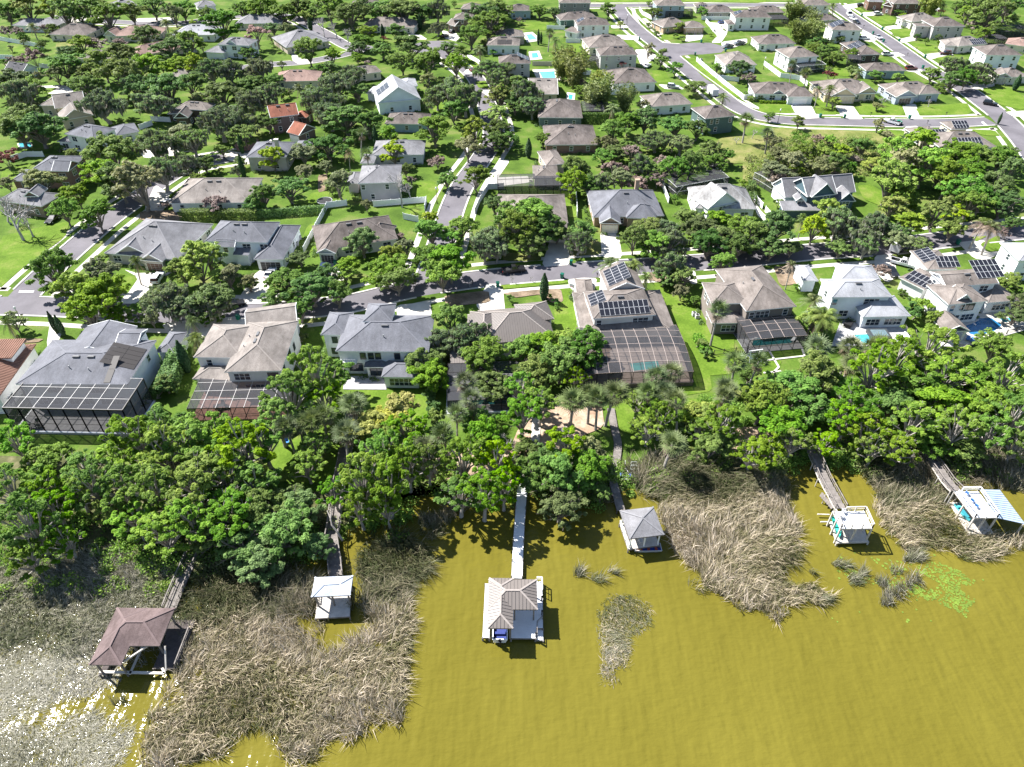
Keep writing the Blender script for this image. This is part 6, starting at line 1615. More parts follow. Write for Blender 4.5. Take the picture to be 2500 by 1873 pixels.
# small garden trees and shrubs that fill the yards between the far houses
def free_spot(p, m=2.0):
    if any(b.inside(p, m) for b in HBLOCKS): return False
    if near_road(p, None, 2.5) or in_drive(p): return False
    return True
_r = random.Random(5)
n = 0
while n < 105:
    px, py = _r.uniform(10, 1240), _r.uniform(15, 520)
    if px > 1050 and py > 380: continue
    p = unp(px, py)
    if not free_spot(p) or any((r_[0].location-p).length < 4.0 for r_ in TREES): continue
    n += 1
    k = _r.choice('OGGWWWLNSSMOG')
    R = {'S': 1.7, 'N': 2.2, 'W': 2.6, 'L': 2.4}.get(k, 2.9)*_r.uniform(.8, 1.2)
    tree(k, 'n', px, py-R*ppm(p)*.6, R*ppm(p)/1.1)
# ------------------------------------------------------------------ boathouses, docks and boardwalks
ZD = 0.35           # deck height
LAND = []           # extra landmarks
def planks_mb(mb, P, z, pitch=0.16, th=0.045, mi=0):
    """boards laid across the strip P0-P1 (one side) to P3-P2 (other side), stepping from P0 to P1"""
    L = (P[1]-P[0]).length
    n = max(1, int(L/pitch))
    for i in range(n):
        a0, a1 = i/n, (i+0.88)/n
        q = [P[0].lerp(P[1], a0), P[3].lerp(P[2], a0), P[3].lerp(P[2], a1), P[0].lerp(P[1], a1)]
        mb.poly_slab([(p.x, p.y) for p in q], z-th, z+0.006*((i*7) % 3-1), mi)
def deck(root, c0, polys, z, mat, joist=WOODG, posts=True, zb=-2.2, name='deck_boards'):
    mb = MB()
    for P in polys: planks_mb(mb, [Vector((p.x, p.y, 0)) for p in P], z)
    tag(mb.build(name, mat, root, c0), kind='stuff')
    m = MB()
    for P in polys:
        Q = [Vector((p.x, p.y, z-0.16)) for p in P]
        for i in range(4): m.beam(Q[i], Q[(i+1) % 4], 0.08, 0.22)
    m.build('deck_frame', joist, root, c0)
    if posts:
        for P in polys:
            for p in P:
                pm = MB(); pm.tube([(0, 0, zb), (0, 0, z-0.05)], 0.13, 8)
                key = ('pile', round(z, 2), zb)
                if key not in GDOORM: GDOORM[key] = pm.mesh('pile', joist)
                inst('pile', GDOORM[key], root, Vector((p.x, p.y, 0))-c0)
def rail(root, c0, pts, z, h, mat, step=1.8, w=0.09, bal=False, mids=1, closed=False):
    mb = MB()
    for a, b in zip(pts[:-1], pts[1:]):
        A, B = Vector((a.x, a.y, z)), Vector((b.x, b.y, z))
        L = (B-A).length; n = max(1, int(round(L/step)))
        for i in range(n+1):
            p = A.lerp(B, i/n); mb.box(p, w*1.1, w*1.1, h)
        up = Vector((0, 0, h))
        mb.beam(A+up, B+up, w*1.6, w*.7)
        for k in range(mids):
            mb.beam(A+up*((k+1)/(mids+1)), B+up*((k+1)/(mids+1)), w*.5, w*.8)
        if bal:
            k = int(L/.35)
            for i in range(k): mb.box(A.lerp(B, (i+.5)/k)+Vector((0, 0, .1)), .05, .05, h-.12)
    return mb.build('railing', mat, root, c0)
def walkway(name, label, pts, w, z, mat, joist=WOODG, rails=None, bal=False, zs=None, cat='boardwalk', lamps=False):
    L = catmull([Vector((p.x, p.y, 0)) for p in pts], 1.0)
    c0 = L[len(L)//2].copy()
    root = thing(name, label, cat, c0)
    a, b = offset_line(L, w/2), offset_line(L, -w/2)
    mb, fm = MB(), MB()
    n = len(L)
    acc = 0
    zz = lambda i: z if zs is None else zs[0]+(zs[1]-zs[0])*i/(n-1)
    for i in range(n-1):
        seg = [a[i], a[i+1], b[i+1], b[i]]
        planks_mb(mb, seg, zz(i), 0.165)
        for q0, q1 in ((a[i], a[i+1]), (b[i], b[i+1])):
            fm.beam(q0.lerp(q1, -.02)+Vector((0, 0, zz(i)-.15)), q1+Vector((0, 0, zz(i+1)-.15)), .07, .2)
        if i % 3 == 0:
            for q in (a[i], b[i]): fm.tube([(q.x, q.y, -2.0), (q.x, q.y, zz(i)+(0.0 if not lamps else .6))], .09, 6)
    tag(mb.build('walk_boards', mat, root, c0), kind='stuff')
    fm.build('walk_frame', joist, root, c0)
    if rails:
        h = rails
        rm = MB()
        for side in (a, b):
            for i in range(0, n-1, 2):
                j = min(n-1, i+2)
                A = side[i]+Vector((0, 0, zz(i))); B = side[j]+Vector((0, 0, zz(j)))
                up = Vector((0, 0, h))
                rm.box(A, .1, .1, h); rm.beam(A+up, B+up, .15, .07); rm.beam(A+up*.5, B+up*.5, .05, .08)
                if bal:
                    for k in range(5): rm.box(A.lerp(B, (k+.5)/5), .06, .06, h)
        rm.build('railing', mat if mat is not DECKW else joist, root, c0)
    return root
def pts_of(t, L, z=0): return [at(t, x, y, z) for x, y in L]
def roof_on(root, c0, blocks, roof, postsat, mat, z0, seams=None, trim=WOODG):
    for b in blocks:
        ro = b.roof_mb().build('roof', [roofmat(roof), trim], root, c0)
        b.ridge_mb().build('ridge_cap', ridgemat(roof), ro, c0)
        if seams: tag(seams_mb(b, *seams).build('roof_seam', METAL, ro, c0), kind='stuff')
    for p in postsat:
        h = blocks[0].ze-z0-.15
        pm = MB(); pm.box((0, 0, 0), .2, .2, h)
        key = ('rp', mat.name, round(h, 2))
        if key not in GDOORM: GDOORM[key] = pm.mesh('roof_post', mat)
        inst('roof_post', GDOORM[key], root, Vector((p.x, p.y, z0))-c0)

# --- D1: dark red shingled boathouse, left
A = Block('k1', (208, 1065), (825, 1065), (990, 682), 3.3, 'h', .42); B = Block('k1', (110, 1255), (435, 1260), (410, 678), 3.3, 'h', .42)
c0 = A.P(A.w/2, A.d/2, 0)
R1 = thing('boathouse', 'weathered wooden boathouse with dark wine-red L-shaped shingle roof among grey reeds', 'boathouse', c0)
LAND.append(('red-roofed boathouse', c0, 5))
roof_on(R1, c0, [A, B], 'wine', [A.P(.6, A.d-.6, 0), A.P(A.w-.6, A.d-.6, 0), A.P(A.w-.6, .6, 0), B.P(.5, .5, 0), B.P(B.w-.5, .5, 0), A.P(A.w/2, .6, 0)], WOODG, -1.0)
e = A.P(A.w, 0, 0); eu, ev = A.u, A.v
deck(R1, c0, [[e+ev*A.d-eu*1.2, e-ev*1.5-eu*1.2, e-ev*1.5+eu*1.9, e+ev*A.d+eu*1.9], [A.P(0.2, A.d-.3, 0), A.P(0.2, A.d-2.2, 0), A.P(A.w-1.2, A.d-2.2, 0), A.P(A.w-1.2, A.d-.3, 0)], [B.P(.1, .3, 0), B.P(.1, B.d-2, 0), B.P(.9, B.d-2, 0), B.P(.9, .3, 0)]], ZD, WOODD, WOODG)
mb = MB()
p, q = B.P(0, 0.6, ZD), e-ev*3.6+eu*.6+Vector((0, 0, ZD))
q = Vector((q.x, p.y-.2, ZD))
mb.beam(p, q, .35, .14); mb.beam(B.P(B.w-.3, .8, 2.6), B.P(B.w+2.6, 3.4, 2.9), .18, .25); mb.beam(B.P(B.w+4.4, 3.0, 2.8), q+Vector((.2, .2, .3)), .18, .2); mb.beam(e+Vector((0, 0, ZD))-ev*1.5, q, .3, .14)
mb.beam(B.P(B.w, .3, ZD), B.P(B.w, B.d*.55, ZD), .3, .14)
mb.build('beam', WOODP, R1, c0)
rail(R1, c0, [e+ev*A.d*.7+eu*1.85, e-ev*1.4+eu*1.85], ZD, .95, WOODG)
walkway('boardwalk', 'grey weathered boardwalk with thin cable rails leading to the red-roofed boathouse', pts_of('n', [(416, 1492), (440, 1432), (463, 1380), (484, 1330), (500, 1290)]), 1.7, ZD, WOODG, WOODD, .95)

# --- D2: little pale-roofed dock
A = Block('k2', (165, 1315), (560, 1297), (577, 1100), 3.4, 'h', .36)
P = pts_of('k2', [(240, 1180), (206, 1532), (553, 1512), (566, 1170)], ZD)
c0 = A.P(A.w/2, A.d/2, 0)
R2 = thing('boat_dock', 'small square dock with a pale blue-grey hip roof over its rear half', 'dock', c0)
LAND.append(('small pale-roofed dock', c0, 4))
roof_on(R2, c0, [A], 'bluish', [A.P(.45, .45, 0), A.P(A.w-.45, .45, 0), A.P(A.w-.45, A.d-.5, 0), A.P(.45, A.d-.5, 0), A.P(A.w/2, .45, 0)], WOODG, ZD)
deck(R2, c0, [P], ZD, WOODP)
rail(R2, c0, [P[0], P[0].lerp(P[1], .55)], ZD, .95, WOODG, 1.4, .09, True)
rail(R2, c0, [P[3], P[3].lerp(P[2], .4)], ZD, .95, WOODG, 1.4)
walkway('boardwalk', 'dark railed boardwalk with a bend leading to the small pale-roofed dock', pts_of('n', [(822, 1412), (818, 1370), (811, 1323), (817, 1290), (826, 1212), (840, 1140), (852, 1075), (862, 1015)]), 1.9, ZD+.25, WOODG, WOODP, .95, True)

# --- D3: central metal-roofed boathouse
A = Block('k3', (351, 748), (1192, 748), (1190, 240), 3.7, 'h', .40); B = Block('k3', (340, 1062), (776, 1066), (370, 215), 3.7, 'h', .40)
c0 = A.P(A.w/2, A.d/2, 0)
R3 = thing('boathouse', 'boathouse with brown standing-seam L-shaped metal roof and white decks in open water', 'boathouse', c0)
LAND.append(('brown metal-roofed boathouse', c0, 6))
roof_on(R3, c0, [A, B], 'metal', [A.P(A.w-.5, .5, 0), B.P(.5, .5, 0), B.P(B.w-.4, .5, 0), A.P(A.w-.5, A.d-.5, 0), A.P(.5, A.d-.5, 0), A.P(B.w+.2, .5, 0)], WOODG, ZD, (.5, .05, .06), METAL)
K = lambda x, y: at('k3', x, y, ZD)
deck(R3, c0, [[K(310, 312), K(264, 1218), K(376, 1222), K(390, 312)], [K(392, 300), K(392, 560), K(780, 560), K(780, 290)], [K(782, 288), K(742, 1228), K(1160, 1232), K(1180, 560)], [K(1000, 285), K(1000, 560), K(1272, 560), K(1265, 268)], [K(1182, 562), K(1166, 1060), K(1280, 1060), K(1274, 562)]], ZD, DECKW, WOODG)
st = [at('k3', x, y, -.05) for x, y in [(1170, 1064), (1155, 1262), (1285, 1268), (1282, 1064)]]
deck(R3, c0, [st], -.05, DECKW, WOODG, True, -2.2, 'step_boards')
rail(R3, c0, [K(1180, 265), K(1264, 268), K(1268, 470)], ZD, 1.0, TRIM, 1.3)
rail(R3, c0, [K(1182, 1240), K(1180, 1010), K(1275, 915)], ZD, .95, WOODG, 1.5, .07)
for x, y in [(1258, 600), (1262, 840), (1160, 1210)]:
    m = MB(); m.box((0, 0, 0), .16, .16, 1.0); m.box((0, 0, 1.0), .24, .24, .1); m.build('mooring_post', BLACK, R3, (0, 0, 0)).location = K(x, y)-c0
walkway('pier', 'long straight pale pier with low lamp posts leading to the brown metal-roofed boathouse', pts_of('n', [(1262, 1415), (1265, 1340), (1270, 1260), (1276, 1185)]), 1.6, ZD, DECKW, WOODG, None, cat='pier', lamps=True)
walkway('boardwalk', 'pale plank path climbing from the bank toward the lanai beneath the oak', pts_of('n', [(1276, 1182), (1292, 1130), (1306, 1080), (1310, 1010), (1312, 960)]), 1.6, .25, WOODP, WOODG)

def boat(label, loc, rz, L, W, hull, inside, kind='boat', cat='boat', h=.6, pointy=True, seats=3, motor=False, seatm=None):
    root = thing(kind, label, cat, loc, rz)
    mb = MB(); n = 12
    def ring(w, z, s=1.0, l=1.0):
        out = []
        for i in range(n+1):
            t = i/n
            bw = W/2*w*((1-max(0, (t-.55)/.45)**2.2*(.98 if pointy else .35)))
            out.append((t*L*l-L*l/2, bw, z+(.18*t**3 if pointy else 0.05*t)))
        return [Vector(p) for p in out]+[Vector((p[0], -p[1], p[2])) for p in out[::-1]]
    o, k, ii, fl = ring(1, h), ring(.72, -.12), ring(.88, h, l=.95), ring(.8, .12, l=.93)
    m = len(o)
    mb.add(k+o+ii, [tuple(range(m-1, -1, -1))]+[(i, (i+1) % m, m+(i+1) % m, m+i) for i in range(m)]+[(m+i, m+(i+1) % m, 2*m+(i+1) % m, 2*m+i) for i in range(m)])
    mb.build('hull', hull, root)
    fb = MB(); fb.add(ii+fl, [(i, (i+1) % m, m+(i+1) % m, m+i) for i in range(m)]+[tuple(range(m, 2*m))])
    fb.build('interior', inside, root)
    for s in range(seats):
        sb = MB(); sb.box((0, 0, 0), .38, W*.74, .28); o2 = sb.build('seat', seatm or hull, root); o2.location = (-L*.3+s*L*.28, 0, .14)
    if motor:
        mm = MB(); mm.box((-L/2-.35, 0, .35), .55, .42, .65); mm.box((-L/2-.38, 0, -.5), .22, .16, .9); mm.box((-L/2-.1, 0, .25), .3, .3, .12)
        mm.build('outboard_motor', BLACK, root)
    return root
WHITEP = M_plain('white_gelcoat', (.78, .78, .78), .25, .5, .03)
NAVY = M_plain('navy_cover', (.02, .035, .16), .6, .3)
ba = K(570, 1030)
bd = (K(575, 900)-K(560, 1150)); 
boat('white motorboat with navy blue cover and black outboard under the metal-roofed boathouse', Vector((K(565, 940).x, K(565, 940).y, WZ+.35)), atan2(B.v.y, B.v.x), 6.0, 2.1, WHITEP, NAVY, 'motorboat', 'boat', .7, True, 2, True, NAVY)

# --- D4: square grey shingle boathouse with johnboat
A = Block('k4', (570, 1278), (1076, 1216), (430, 870), 3.2, 'h', .42)
c0 = A.P(A.w/2, A.d/2, 0)
R4 = thing('boathouse', 'small boathouse with a grey square shingle hip roof at the edge of the reeds', 'boathouse', c0)
LAND.append(('grey square-roofed boathouse', c0, 4))
roof_on(R4, c0, [A], 'grey', [A.P(.5, .5, 0), A.P(A.w-.5, .5, 0), A.P(A.w-.5, A.d-.5, 0), A.P(.5, A.d-.5, 0), A.P(A.w*.5, .5, 0)], TRIM, ZD)
deck(R4, c0, [[A.P(.2, A.d-.3, 0), A.P(.2, .2, 0), A.P(A.w*.32, .2, 0), A.P(A.w*.32, A.d-.3, 0)], [A.P(A.w*.33, A.d*.75, 0), A.P(A.w*.33, .25, 0), A.P(A.w-.3, .25, 0), A.P(A.w-.3, A.d*.75, 0)]], ZD, WOODP)
rail(R4, c0, [A.P(.2, A.d-.4, 0), A.P(.2, .3, 0)], ZD, .95, TRIM, 1.5)
walkway('boardwalk', 'narrow winding grey plank boardwalk leading to the grey square-roofed boathouse', pts_of('n', [(1516, 1250), (1505, 1210), (1497, 1176), (1502, 1145), (1508, 1100), (1508, 1082), (1498, 1040), (1491, 1000)]), 1.35, ZD, WOODG, WOODD)
w1, w2 = at('k4', 640, 1440, WZ), at('k4', 1025, 1425, WZ)
d = w1-w2
boat('flat johnboat with blue interior and orange bow deck tied before the grey boathouse', Vector(((w1.x+w2.x)/2, (w1.y+w2.y)/2, WZ+.15)), atan2(d.y, d.x), d.length, 1.5, M_plain('aluminium_hull', (.5, .5, .52), .4, .5), M_plain('blue_liner', (.03, .06, .28), .6), 'johnboat', 'boat', .45, False, 3, False, M_plain('rust_seat', (.25, .05, .03), .6))
m = MB(); m.box((d.length*.36, 0, .3), d.length*.2, 1.15, .12); m.build('bow_deck', M_plain('orange_ply', (.55, .26, .10), .7), [o for o in COL.objects if o.name.startswith('johnboat')][-1])
# johnboat on the grass and an empty boat trailer
w1, w2 = at('k4', 635, 185, .2), at('k4', 660, 395, .2); d = w1-w2
boat('grey johnboat pulled up on the shaded grass beside the boardwalk', Vector(((w1.x+w2.x)/2, (w1.y+w2.y)/2, .15)), atan2(d.y, d.x), d.length, 1.5, M_plain('grey_hull', (.3, .32, .3), .5), M_plain('grey_liner', (.2, .22, .2), .7), 'johnboat', 'boat', .45, False, 3)
w1, w2 = at('k4', 512, 150, .4), at('k4', 512, 430, .4); d = w1-w2
tr = thing('boat_trailer', 'empty silver boat trailer standing between the boardwalk and the grey johnboat', 'trailer', Vector(((w1.x+w2.x)/2, (w1.y+w2.y)/2, 0)), atan2(d.y, d.x))
L = d.length; m = MB()
m.beam((L*.5, 0, .5), (L*.08, 0, .5), .09, .09)
for s in (-1, 1): m.beam((L*.1, 0, .5), (-L*.12, s*.55, .5), .08, .08); m.beam((-L*.12, s*.55, .5), (-L*.5, s*.5, .5), .08, .08)
for x in (-.2, -.34, -.46): m.beam((L*x, -.55, .5), (L*x, .55, .5), .07, .07)
m.build('frame', SILVER, tr)
for s in (-1, 1):
    w = MB(); w.tube([(0, -.1, 0), (0, .1, 0)], .3, 12); o = w.build('wheel', BLACK, tr); o.location = (-L*.28, s*.8, .3)
    f = MB(); f.box((0, 0, .62), .8, .24, .05); o = f.build('fender', M_plain('blue_fender', (.1, .15, .4), .4), tr); o.location = (-L*.28, s*.8, 0)

# --- D5 / D6: two-level docks
def twolevel(label, short, t, up, lo, zu, zl, mat):
    U = [at(t, x, y, zu) for x, y in up]      # near-left, near-right, far-right, far-left
    Lw = [at(t, x, y, zl) for x, y in lo]
    c0 = sum(U, Vector((0, 0, 0)))/4; c0.z = 0
    root = thing('two_level_dock', label, 'dock', c0)
    LAND.append((short, c0, 5))
    deck(root, c0, [[U[3], U[0], U[1], U[2]]], zu, mat, WOODP, False)
    deck(root, c0, [[Lw[3], Lw[0], Lw[1], Lw[2]]], zl, WOODP, WOODP, True, -2.2, 'lower_boards')
    for p in U+[U[0].lerp(U[1], .5), U[3].lerp(U[2], .5), U[0].lerp(U[3], .5), U[1].lerp(U[2], .5)]:
        m = MB(); m.box((0, 0, -2.3), .22, .22, zu+2.3); key = ('up', round(zu, 2))
        if key not in GDOORM: GDOORM[key] = m.mesh('post', WOODP)
        inst('post', GDOORM[key], root, Vector((p.x, p.y, 0))-c0)
    return root, c0, U, Lw
R5, c0, U, Lw = twolevel('pale two-level dock with railed roof deck and a green canoe below, beside lily pads', 'two-level dock by the lilies', 'k5', [(548, 1246), (1003, 1240), (890, 990), (440, 1000)], [(492, 1452), (950, 1436), (850, 1130), (388, 1145)], 3.1, .25, DECKW)
rail(R5, c0, [U[3].lerp(U[0], .1), U[0], U[1], U[2], U[2].lerp(U[3], .62)], 3.1, 1.0, WOODP, 1.9, .12)
walkway('boardwalk', 'raised grey boardwalk with rails sloping down to the two-level dock by the lilies', [at('k5', x, y, z) for x, y, z in [(540, 960, 2.6), (450, 800, 2.2), (300, 520, 1.6), (190, 250, 1.0), (90, 40, .6)]], 1.7, 1.2, WOODG, WOODP, .95, False, (2.7, .5))
m = MB(); s0, s1 = at('k5', 420, 930, 2.2), at('k5', 270, 760, .9)
for k in range(7): m.box(s0.lerp(s1, k/6)-c0, 1.1, .35, .06, .9)
m.beam(s0-c0, s1-c0, .1, .2); m.build('stair', WOODG, R5)
for x, y, x2, y2 in [(210, 1040, 385, 1045), (255, 1150, 385, 1150)]:
    m = MB(); m.beam(at('k5', x, y, .1)-c0, at('k5', x2, y2, .1)-c0, .16, .16); m.build('beam', WOODP, R5)
GREEN = M_plain('canoe_green', (.02, .30, .25), .35, .5, .05)
w1, w2 = at('k5', 445, 1095, ZD), at('k5', 525, 1390, ZD); d = w2-w1
boat('teal green canoe lying along the lower left edge of the dock by the lilies', Vector(((w1.x+w2.x)/2, (w1.y+w2.y)/2, .42)), atan2(d.y, d.x), d.length, .95, GREEN, M_plain('canoe_inside', (.05, .38, .33), .5), 'canoe', 'canoe', .35, True, 2)
R6, c6, U6, Lw6 = twolevel('white two-level dock with a railed sun deck and a blue metal lean-to roof', 'white sun-deck dock', 'k6', [(902, 1086), (1312, 1076), (968, 596), (530, 600)], [(800, 1382), (1252, 1376), (900, 800), (440, 800)], 3.1, .25, DECKW)
rail(R6, c6, [U6[3].lerp(U6[0], .12), U6[0], U6[1], U6[2], U6[2].lerp(U6[3], .7)], 3.1, 1.0, TRIM, 2.2, .12)
q = [at('k6', 1318, 1086, 3.0), at('k6', 1830, 1200, 2.4), at('k6', 1362, 572, 2.4), at('k6', 1000, 566, 3.0)]
m = MB(); m.add(q+[p-Vector((0, 0, .1)) for p in q], [(0, 1, 2, 3), (7, 6, 5, 4)]+[(i, 4+i, 4+(i+1) % 4, (i+1) % 4) for i in range(4)])
for k in range(1, 14): m.beam(q[0].lerp(q[3], k/14)+Vector((0, 0, .03)), q[1].lerp(q[2], k/14)+Vector((0, 0, .03)), .06, .06)
m.build('metal_roof', M_plain('blue_white_metal', (.30, .37, .46), .45, .3, .04), R6, c6)
for p in (q[1], q[2], q[1].lerp(q[2], .5)):
    m = MB(); m.box((0, 0, -2.2), .2, .2, 4.5); o = m.build('post', WOODP, R6); o.location = Vector((p.x-.3, p.y, 0))-c6
walkway('boardwalk', 'shaded grey boardwalk with a thin rail climbing to the white sun-deck dock', [at('k6', x, y, z) for x, y, z in [(560, 580, 3.0), (380, 430, 2.2), (230, 240, 1.2), (80, 40, .6), (-60, -140, .4)]], 1.7, 1.2, WOODG, WOODP, .95, False, (2.9, .4))
w1, w2 = at('k6', 555, 840, .5), at('k6', 800, 1150, .5); d = w2-w1
boat('turquoise kayak lying along the left edge of the white sun-deck dock', Vector(((w1.x+w2.x)/2, (w1.y+w2.y)/2, .42)), atan2(d.y, d.x), d.length, .85, M_plain('kayak_teal', (.05, .38, .42), .35, .5), M_plain('kayak_in', (.03, .2, .24), .5), 'kayak', 'kayak', .32, True, 1)

def chair(label, loc, rz, seatm, framem, group):
    root = thing('deck_chair', label, 'chair', loc, rz, group)
    m = MB(); m.box((0, 0, .40), .55, .55, .05); m.build('seat', seatm, root)
    m = MB(); m.frame_box((-.27, .25, .42), (.54, 0, 0), (0, .22, .6), (0, .04, -.02)); m.build('backrest', seatm, root)
    for sx in (-1, 1):
        m = MB(); m.box((sx*.29, 0, .6), .07, .55, .04); m.build('armrest', framem, root)
        for sy in (-1, 1):
            m = MB(); m.box((sx*.27, sy*.25, 0), .05, .05, .6 if sy < 0 else .42); m.build('leg', framem, root)
CB = M_plain('chair_blue', (.03, .22, .62), .5); CW = M_plain('chair_grey', (.55, .55, .57), .5)
for lab, x, y in (('blue chair nearest the boardwalk end of the white sun deck', 750, 660), ('blue chair in the middle of three on the white sun deck', 850, 795), ('blue chair nearest the lake on the white sun deck', 925, 895)):
    chair(lab, at('k6', x, y, 3.12), 2.2, CB, SILVER, 'blue chairs on the sun deck')
for lab, x, y in (('grey adirondack chair farther back on the roof deck by the lilies', 590, 1020), ('grey adirondack chair farther forward on the roof deck by the lilies', 560, 1090)):
    chair(lab, at('k5', x, y, 3.12), 1.7, CW, CW, 'grey chairs on the roof deck')
chair('pale chair on the lower deck under the grey square roof', at('k4', 730, 1330, ZD+.01), 0.4, CW, CW, 'pale chairs on docks')

# fallen pale limb leaning over the railed boardwalk
m = MB(); z = lambda x, y, h: at('k2', x, y, h)
m.tube([z(325, 440, 4.2), z(360, 520, 3.6), z(375, 590, 2.8), z(430, 660, 1.9), z(480, 745, .6)], [.06, .12, .15, .17, .2], 7)
m.tube([z(365, 400, 4.6), z(368, 470, 4.0), z(358, 545, 3.3)], [.05, .08, .1], 6)
tag(m.build('fallen_limb', BARKL), 'pale forked fallen limb leaning across the dark railed boardwalk', 'dead limb')

# ------------------------------------------------------------------ reeds, lilies, weeds
def M_reed(name, cols, rough=.6):
    m, nt, b = nodes_of(name, rough, .3)
    a = N(nt, 'ShaderNodeAttribute', attribute_name='tint')
    r = ramp(nt, cols); nt.links.new(a.outputs['Fac'], r.inputs[0]); nt.links.new(r.outputs[0], b.inputs['Base Color'])
    t = N(nt, 'ShaderNodeBsdfTranslucent'); nt.links.new(r.outputs[0], t.inputs[0])
    mx = N(nt, 'ShaderNodeMixShader'); mx.inputs[0].default_value = .25
    nt.links.new(b.outputs[0], mx.inputs[1]); nt.links.new(t.outputs[0], mx.inputs[2]); nt.links.new(mx.outputs[0], nt.nodes['Material Output'].inputs[0])
    return m
REED_TAN = M_reed('dry_reeds', [(0, (.05, .07, .018)), (.3, (.13, .13, .05)), (.52, (.29, .245, .15)), (.78, (.50, .42, .31)), (1, (.66, .57, .46))])
REED_DK = M_reed('green_brown_reeds', [(0, (.035, .06, .015)), (.4, (.10, .11, .045)), (.75, (.22, .19, .12)), (1, (.40, .34, .26))])
REED_GR = M_reed('grey_green_reeds', [(0, (.06, .085, .025)), (.5, (.17, .17, .10)), (1, (.42, .38, .32))])
def reeds(name, polys, dens, hmin, hmax, mat, seed, lean=(.35, .1), width=.055, tuft=14, z0=WZ, spread=.55, label=None, flat=.0, holes=()):
    rng = np.random.default_rng(seed)
    base = []
    for t, pts in polys:
        P = [at(t, x, y, z0) for x, y in pts]
        A = abs(sum(P[i].x*P[(i+1) % len(P)].y-P[(i+1) % len(P)].x*P[i].y for i in range(len(P))))/2
        xs = [p.x for p in P]; ys = [p.y for p in P]
        n = int(A*dens*1.9/tuft*((max(xs)-min(xs))*(max(ys)-min(ys))/max(A, .1)))
        X = rng.uniform(min(xs), max(xs), n); Yv = rng.uniform(min(ys), max(ys), n)
        H_ = [[at(tt, x, y, z0) for x, y in pp] for tt, pp in holes]
        for x, y in zip(X, Yv):
            e = (rng.normal(size=2)*.7+np.array([sin(x*1.1+y*.5), cos(y*.9-x*.4)])*.9)*min(1, A/120)
            if in_poly(x+e[0], y+e[1], P) and not any(in_poly(x, y, h) for h in H_): base.append((x, y))
    base = np.array(base); k = len(base)
    tb = rng.random(k); ta = rng.random(k)*6.28
    # patches lean together
    ph = np.sin(base[:, 0]*.21+base[:, 1]*.13)+np.sin(base[:, 1]*.33-base[:, 0]*.09)
    n = k*tuft
    ti = np.repeat(np.arange(k), tuft)
    a = rng.random(n)*6.28; q = rng.random(n)**.5*spread
    bx = base[ti, 0]+np.cos(a)*q; by = base[ti, 1]+np.sin(a)*q
    h = rng.uniform(hmin, hmax, n)*(.75+.5*tb[ti])
    la = ph[ti]*1.5+ta[ti]*.25+rng.normal(size=n)*.8
    lm = h*(lean[0]+rng.random(n)*lean[0]*1.6)
    dx = np.cos(la)*lm+lean[1]*h; dy = np.sin(la)*lm
    zt = np.sqrt(np.clip(h**2-dx**2-dy**2, (h*.2)**2, None))
    wa = rng.random(n)*3.14; w = width*.62*rng.uniform(.6, 1.5, n)
    wx, wy = np.cos(wa)*w, np.sin(wa)*w
    z0 = land_z(bx, by) if z0 == WZ else np.full(n, z0)
    v = np.empty((n, 5, 3))
    v[:, 0] = np.stack([bx-wx, by-wy, z0-.1], 1); v[:, 1] = np.stack([bx+wx, by+wy, z0-.1], 1)
    mx, my, mz = bx+dx*.4, by+dy*.4, z0+zt*.68
    v[:, 2] = np.stack([mx+wx*.9, my+wy*.9, mz], 1); v[:, 3] = np.stack([mx-wx*.9, my-wy*.9, mz], 1)
    v[:, 4] = np.stack([bx+dx*1.15, by+dy*1.15, z0+zt*.98-flat*h], 1)
    me = bpy.data.meshes.new(name)
    me.vertices.add(5*n); me.loops.add(7*n); me.polygons.add(2*n)
    me.vertices.foreach_set('co', v.reshape(-1))
    idx = (np.arange(n)*5)[:, None]+np.array([0, 1, 2, 3, 3, 2, 4])[None]
    me.loops.foreach_set('vertex_index', idx.reshape(-1).astype(np.int32))
    ls = (np.arange(n)*7)[:, None]+np.array([0, 4])[None]
    me.polygons.foreach_set('loop_start', ls.reshape(-1).astype(np.int32))
    me.polygons.foreach_set('loop_total', np.tile(np.array([4, 3], dtype=np.int32), n))
    me.materials.append(mat)
    at_ = me.attributes.new('tint', 'FLOAT', 'FACE')
    tv = np.clip(.55*tb[ti]+.45*rng.random(n)+.10*ph[ti], 0, 1)
    at_.data.foreach_set('value', np.repeat(tv, 2).astype(np.float32))
    me.update(calc_edges=True)
    o = bpy.data.objects.new(name, me); COL.objects.link(o)
    o['kind'] = 'stuff'
    if label: o['label'] = label
    return o
reeds('dry_reeds', [('g', [(425, 1350), (480, 1325), (560, 1340), (640, 1345), (668, 1370), (680, 1395), (695, 1412), (745, 1410), (785, 1375), (805, 1340), (870, 1290), (884, 1310), (882, 1390), (876, 1470), (868, 1550), (835, 1562), (800, 1545), (770, 1590), (738, 1575), (700, 1600), (650, 1650), (625, 1640), (600, 1600), (560, 1560), (520, 1550), (470, 1610), (420, 1670), (330, 1670), (300, 1600), (345, 1530), (395, 1470), (412, 1420)])], 34, .9, 2.1, REED_TAN, 1, (.42, .1), .06)
reeds('dry_reeds', [('g', [(1440, 1075), (1500, 1060), (1600, 1060), (1690, 1070), (1720, 1130), (1742, 1195), (1700, 1215), (1690, 1250), (1680, 1310), (1640, 1322), (1600, 1300), (1530, 1285), (1500, 1240), (1470, 1190), (1430, 1140)])], 36, 1.0, 2.3, REED_TAN, 2, (.40, .05), .06)
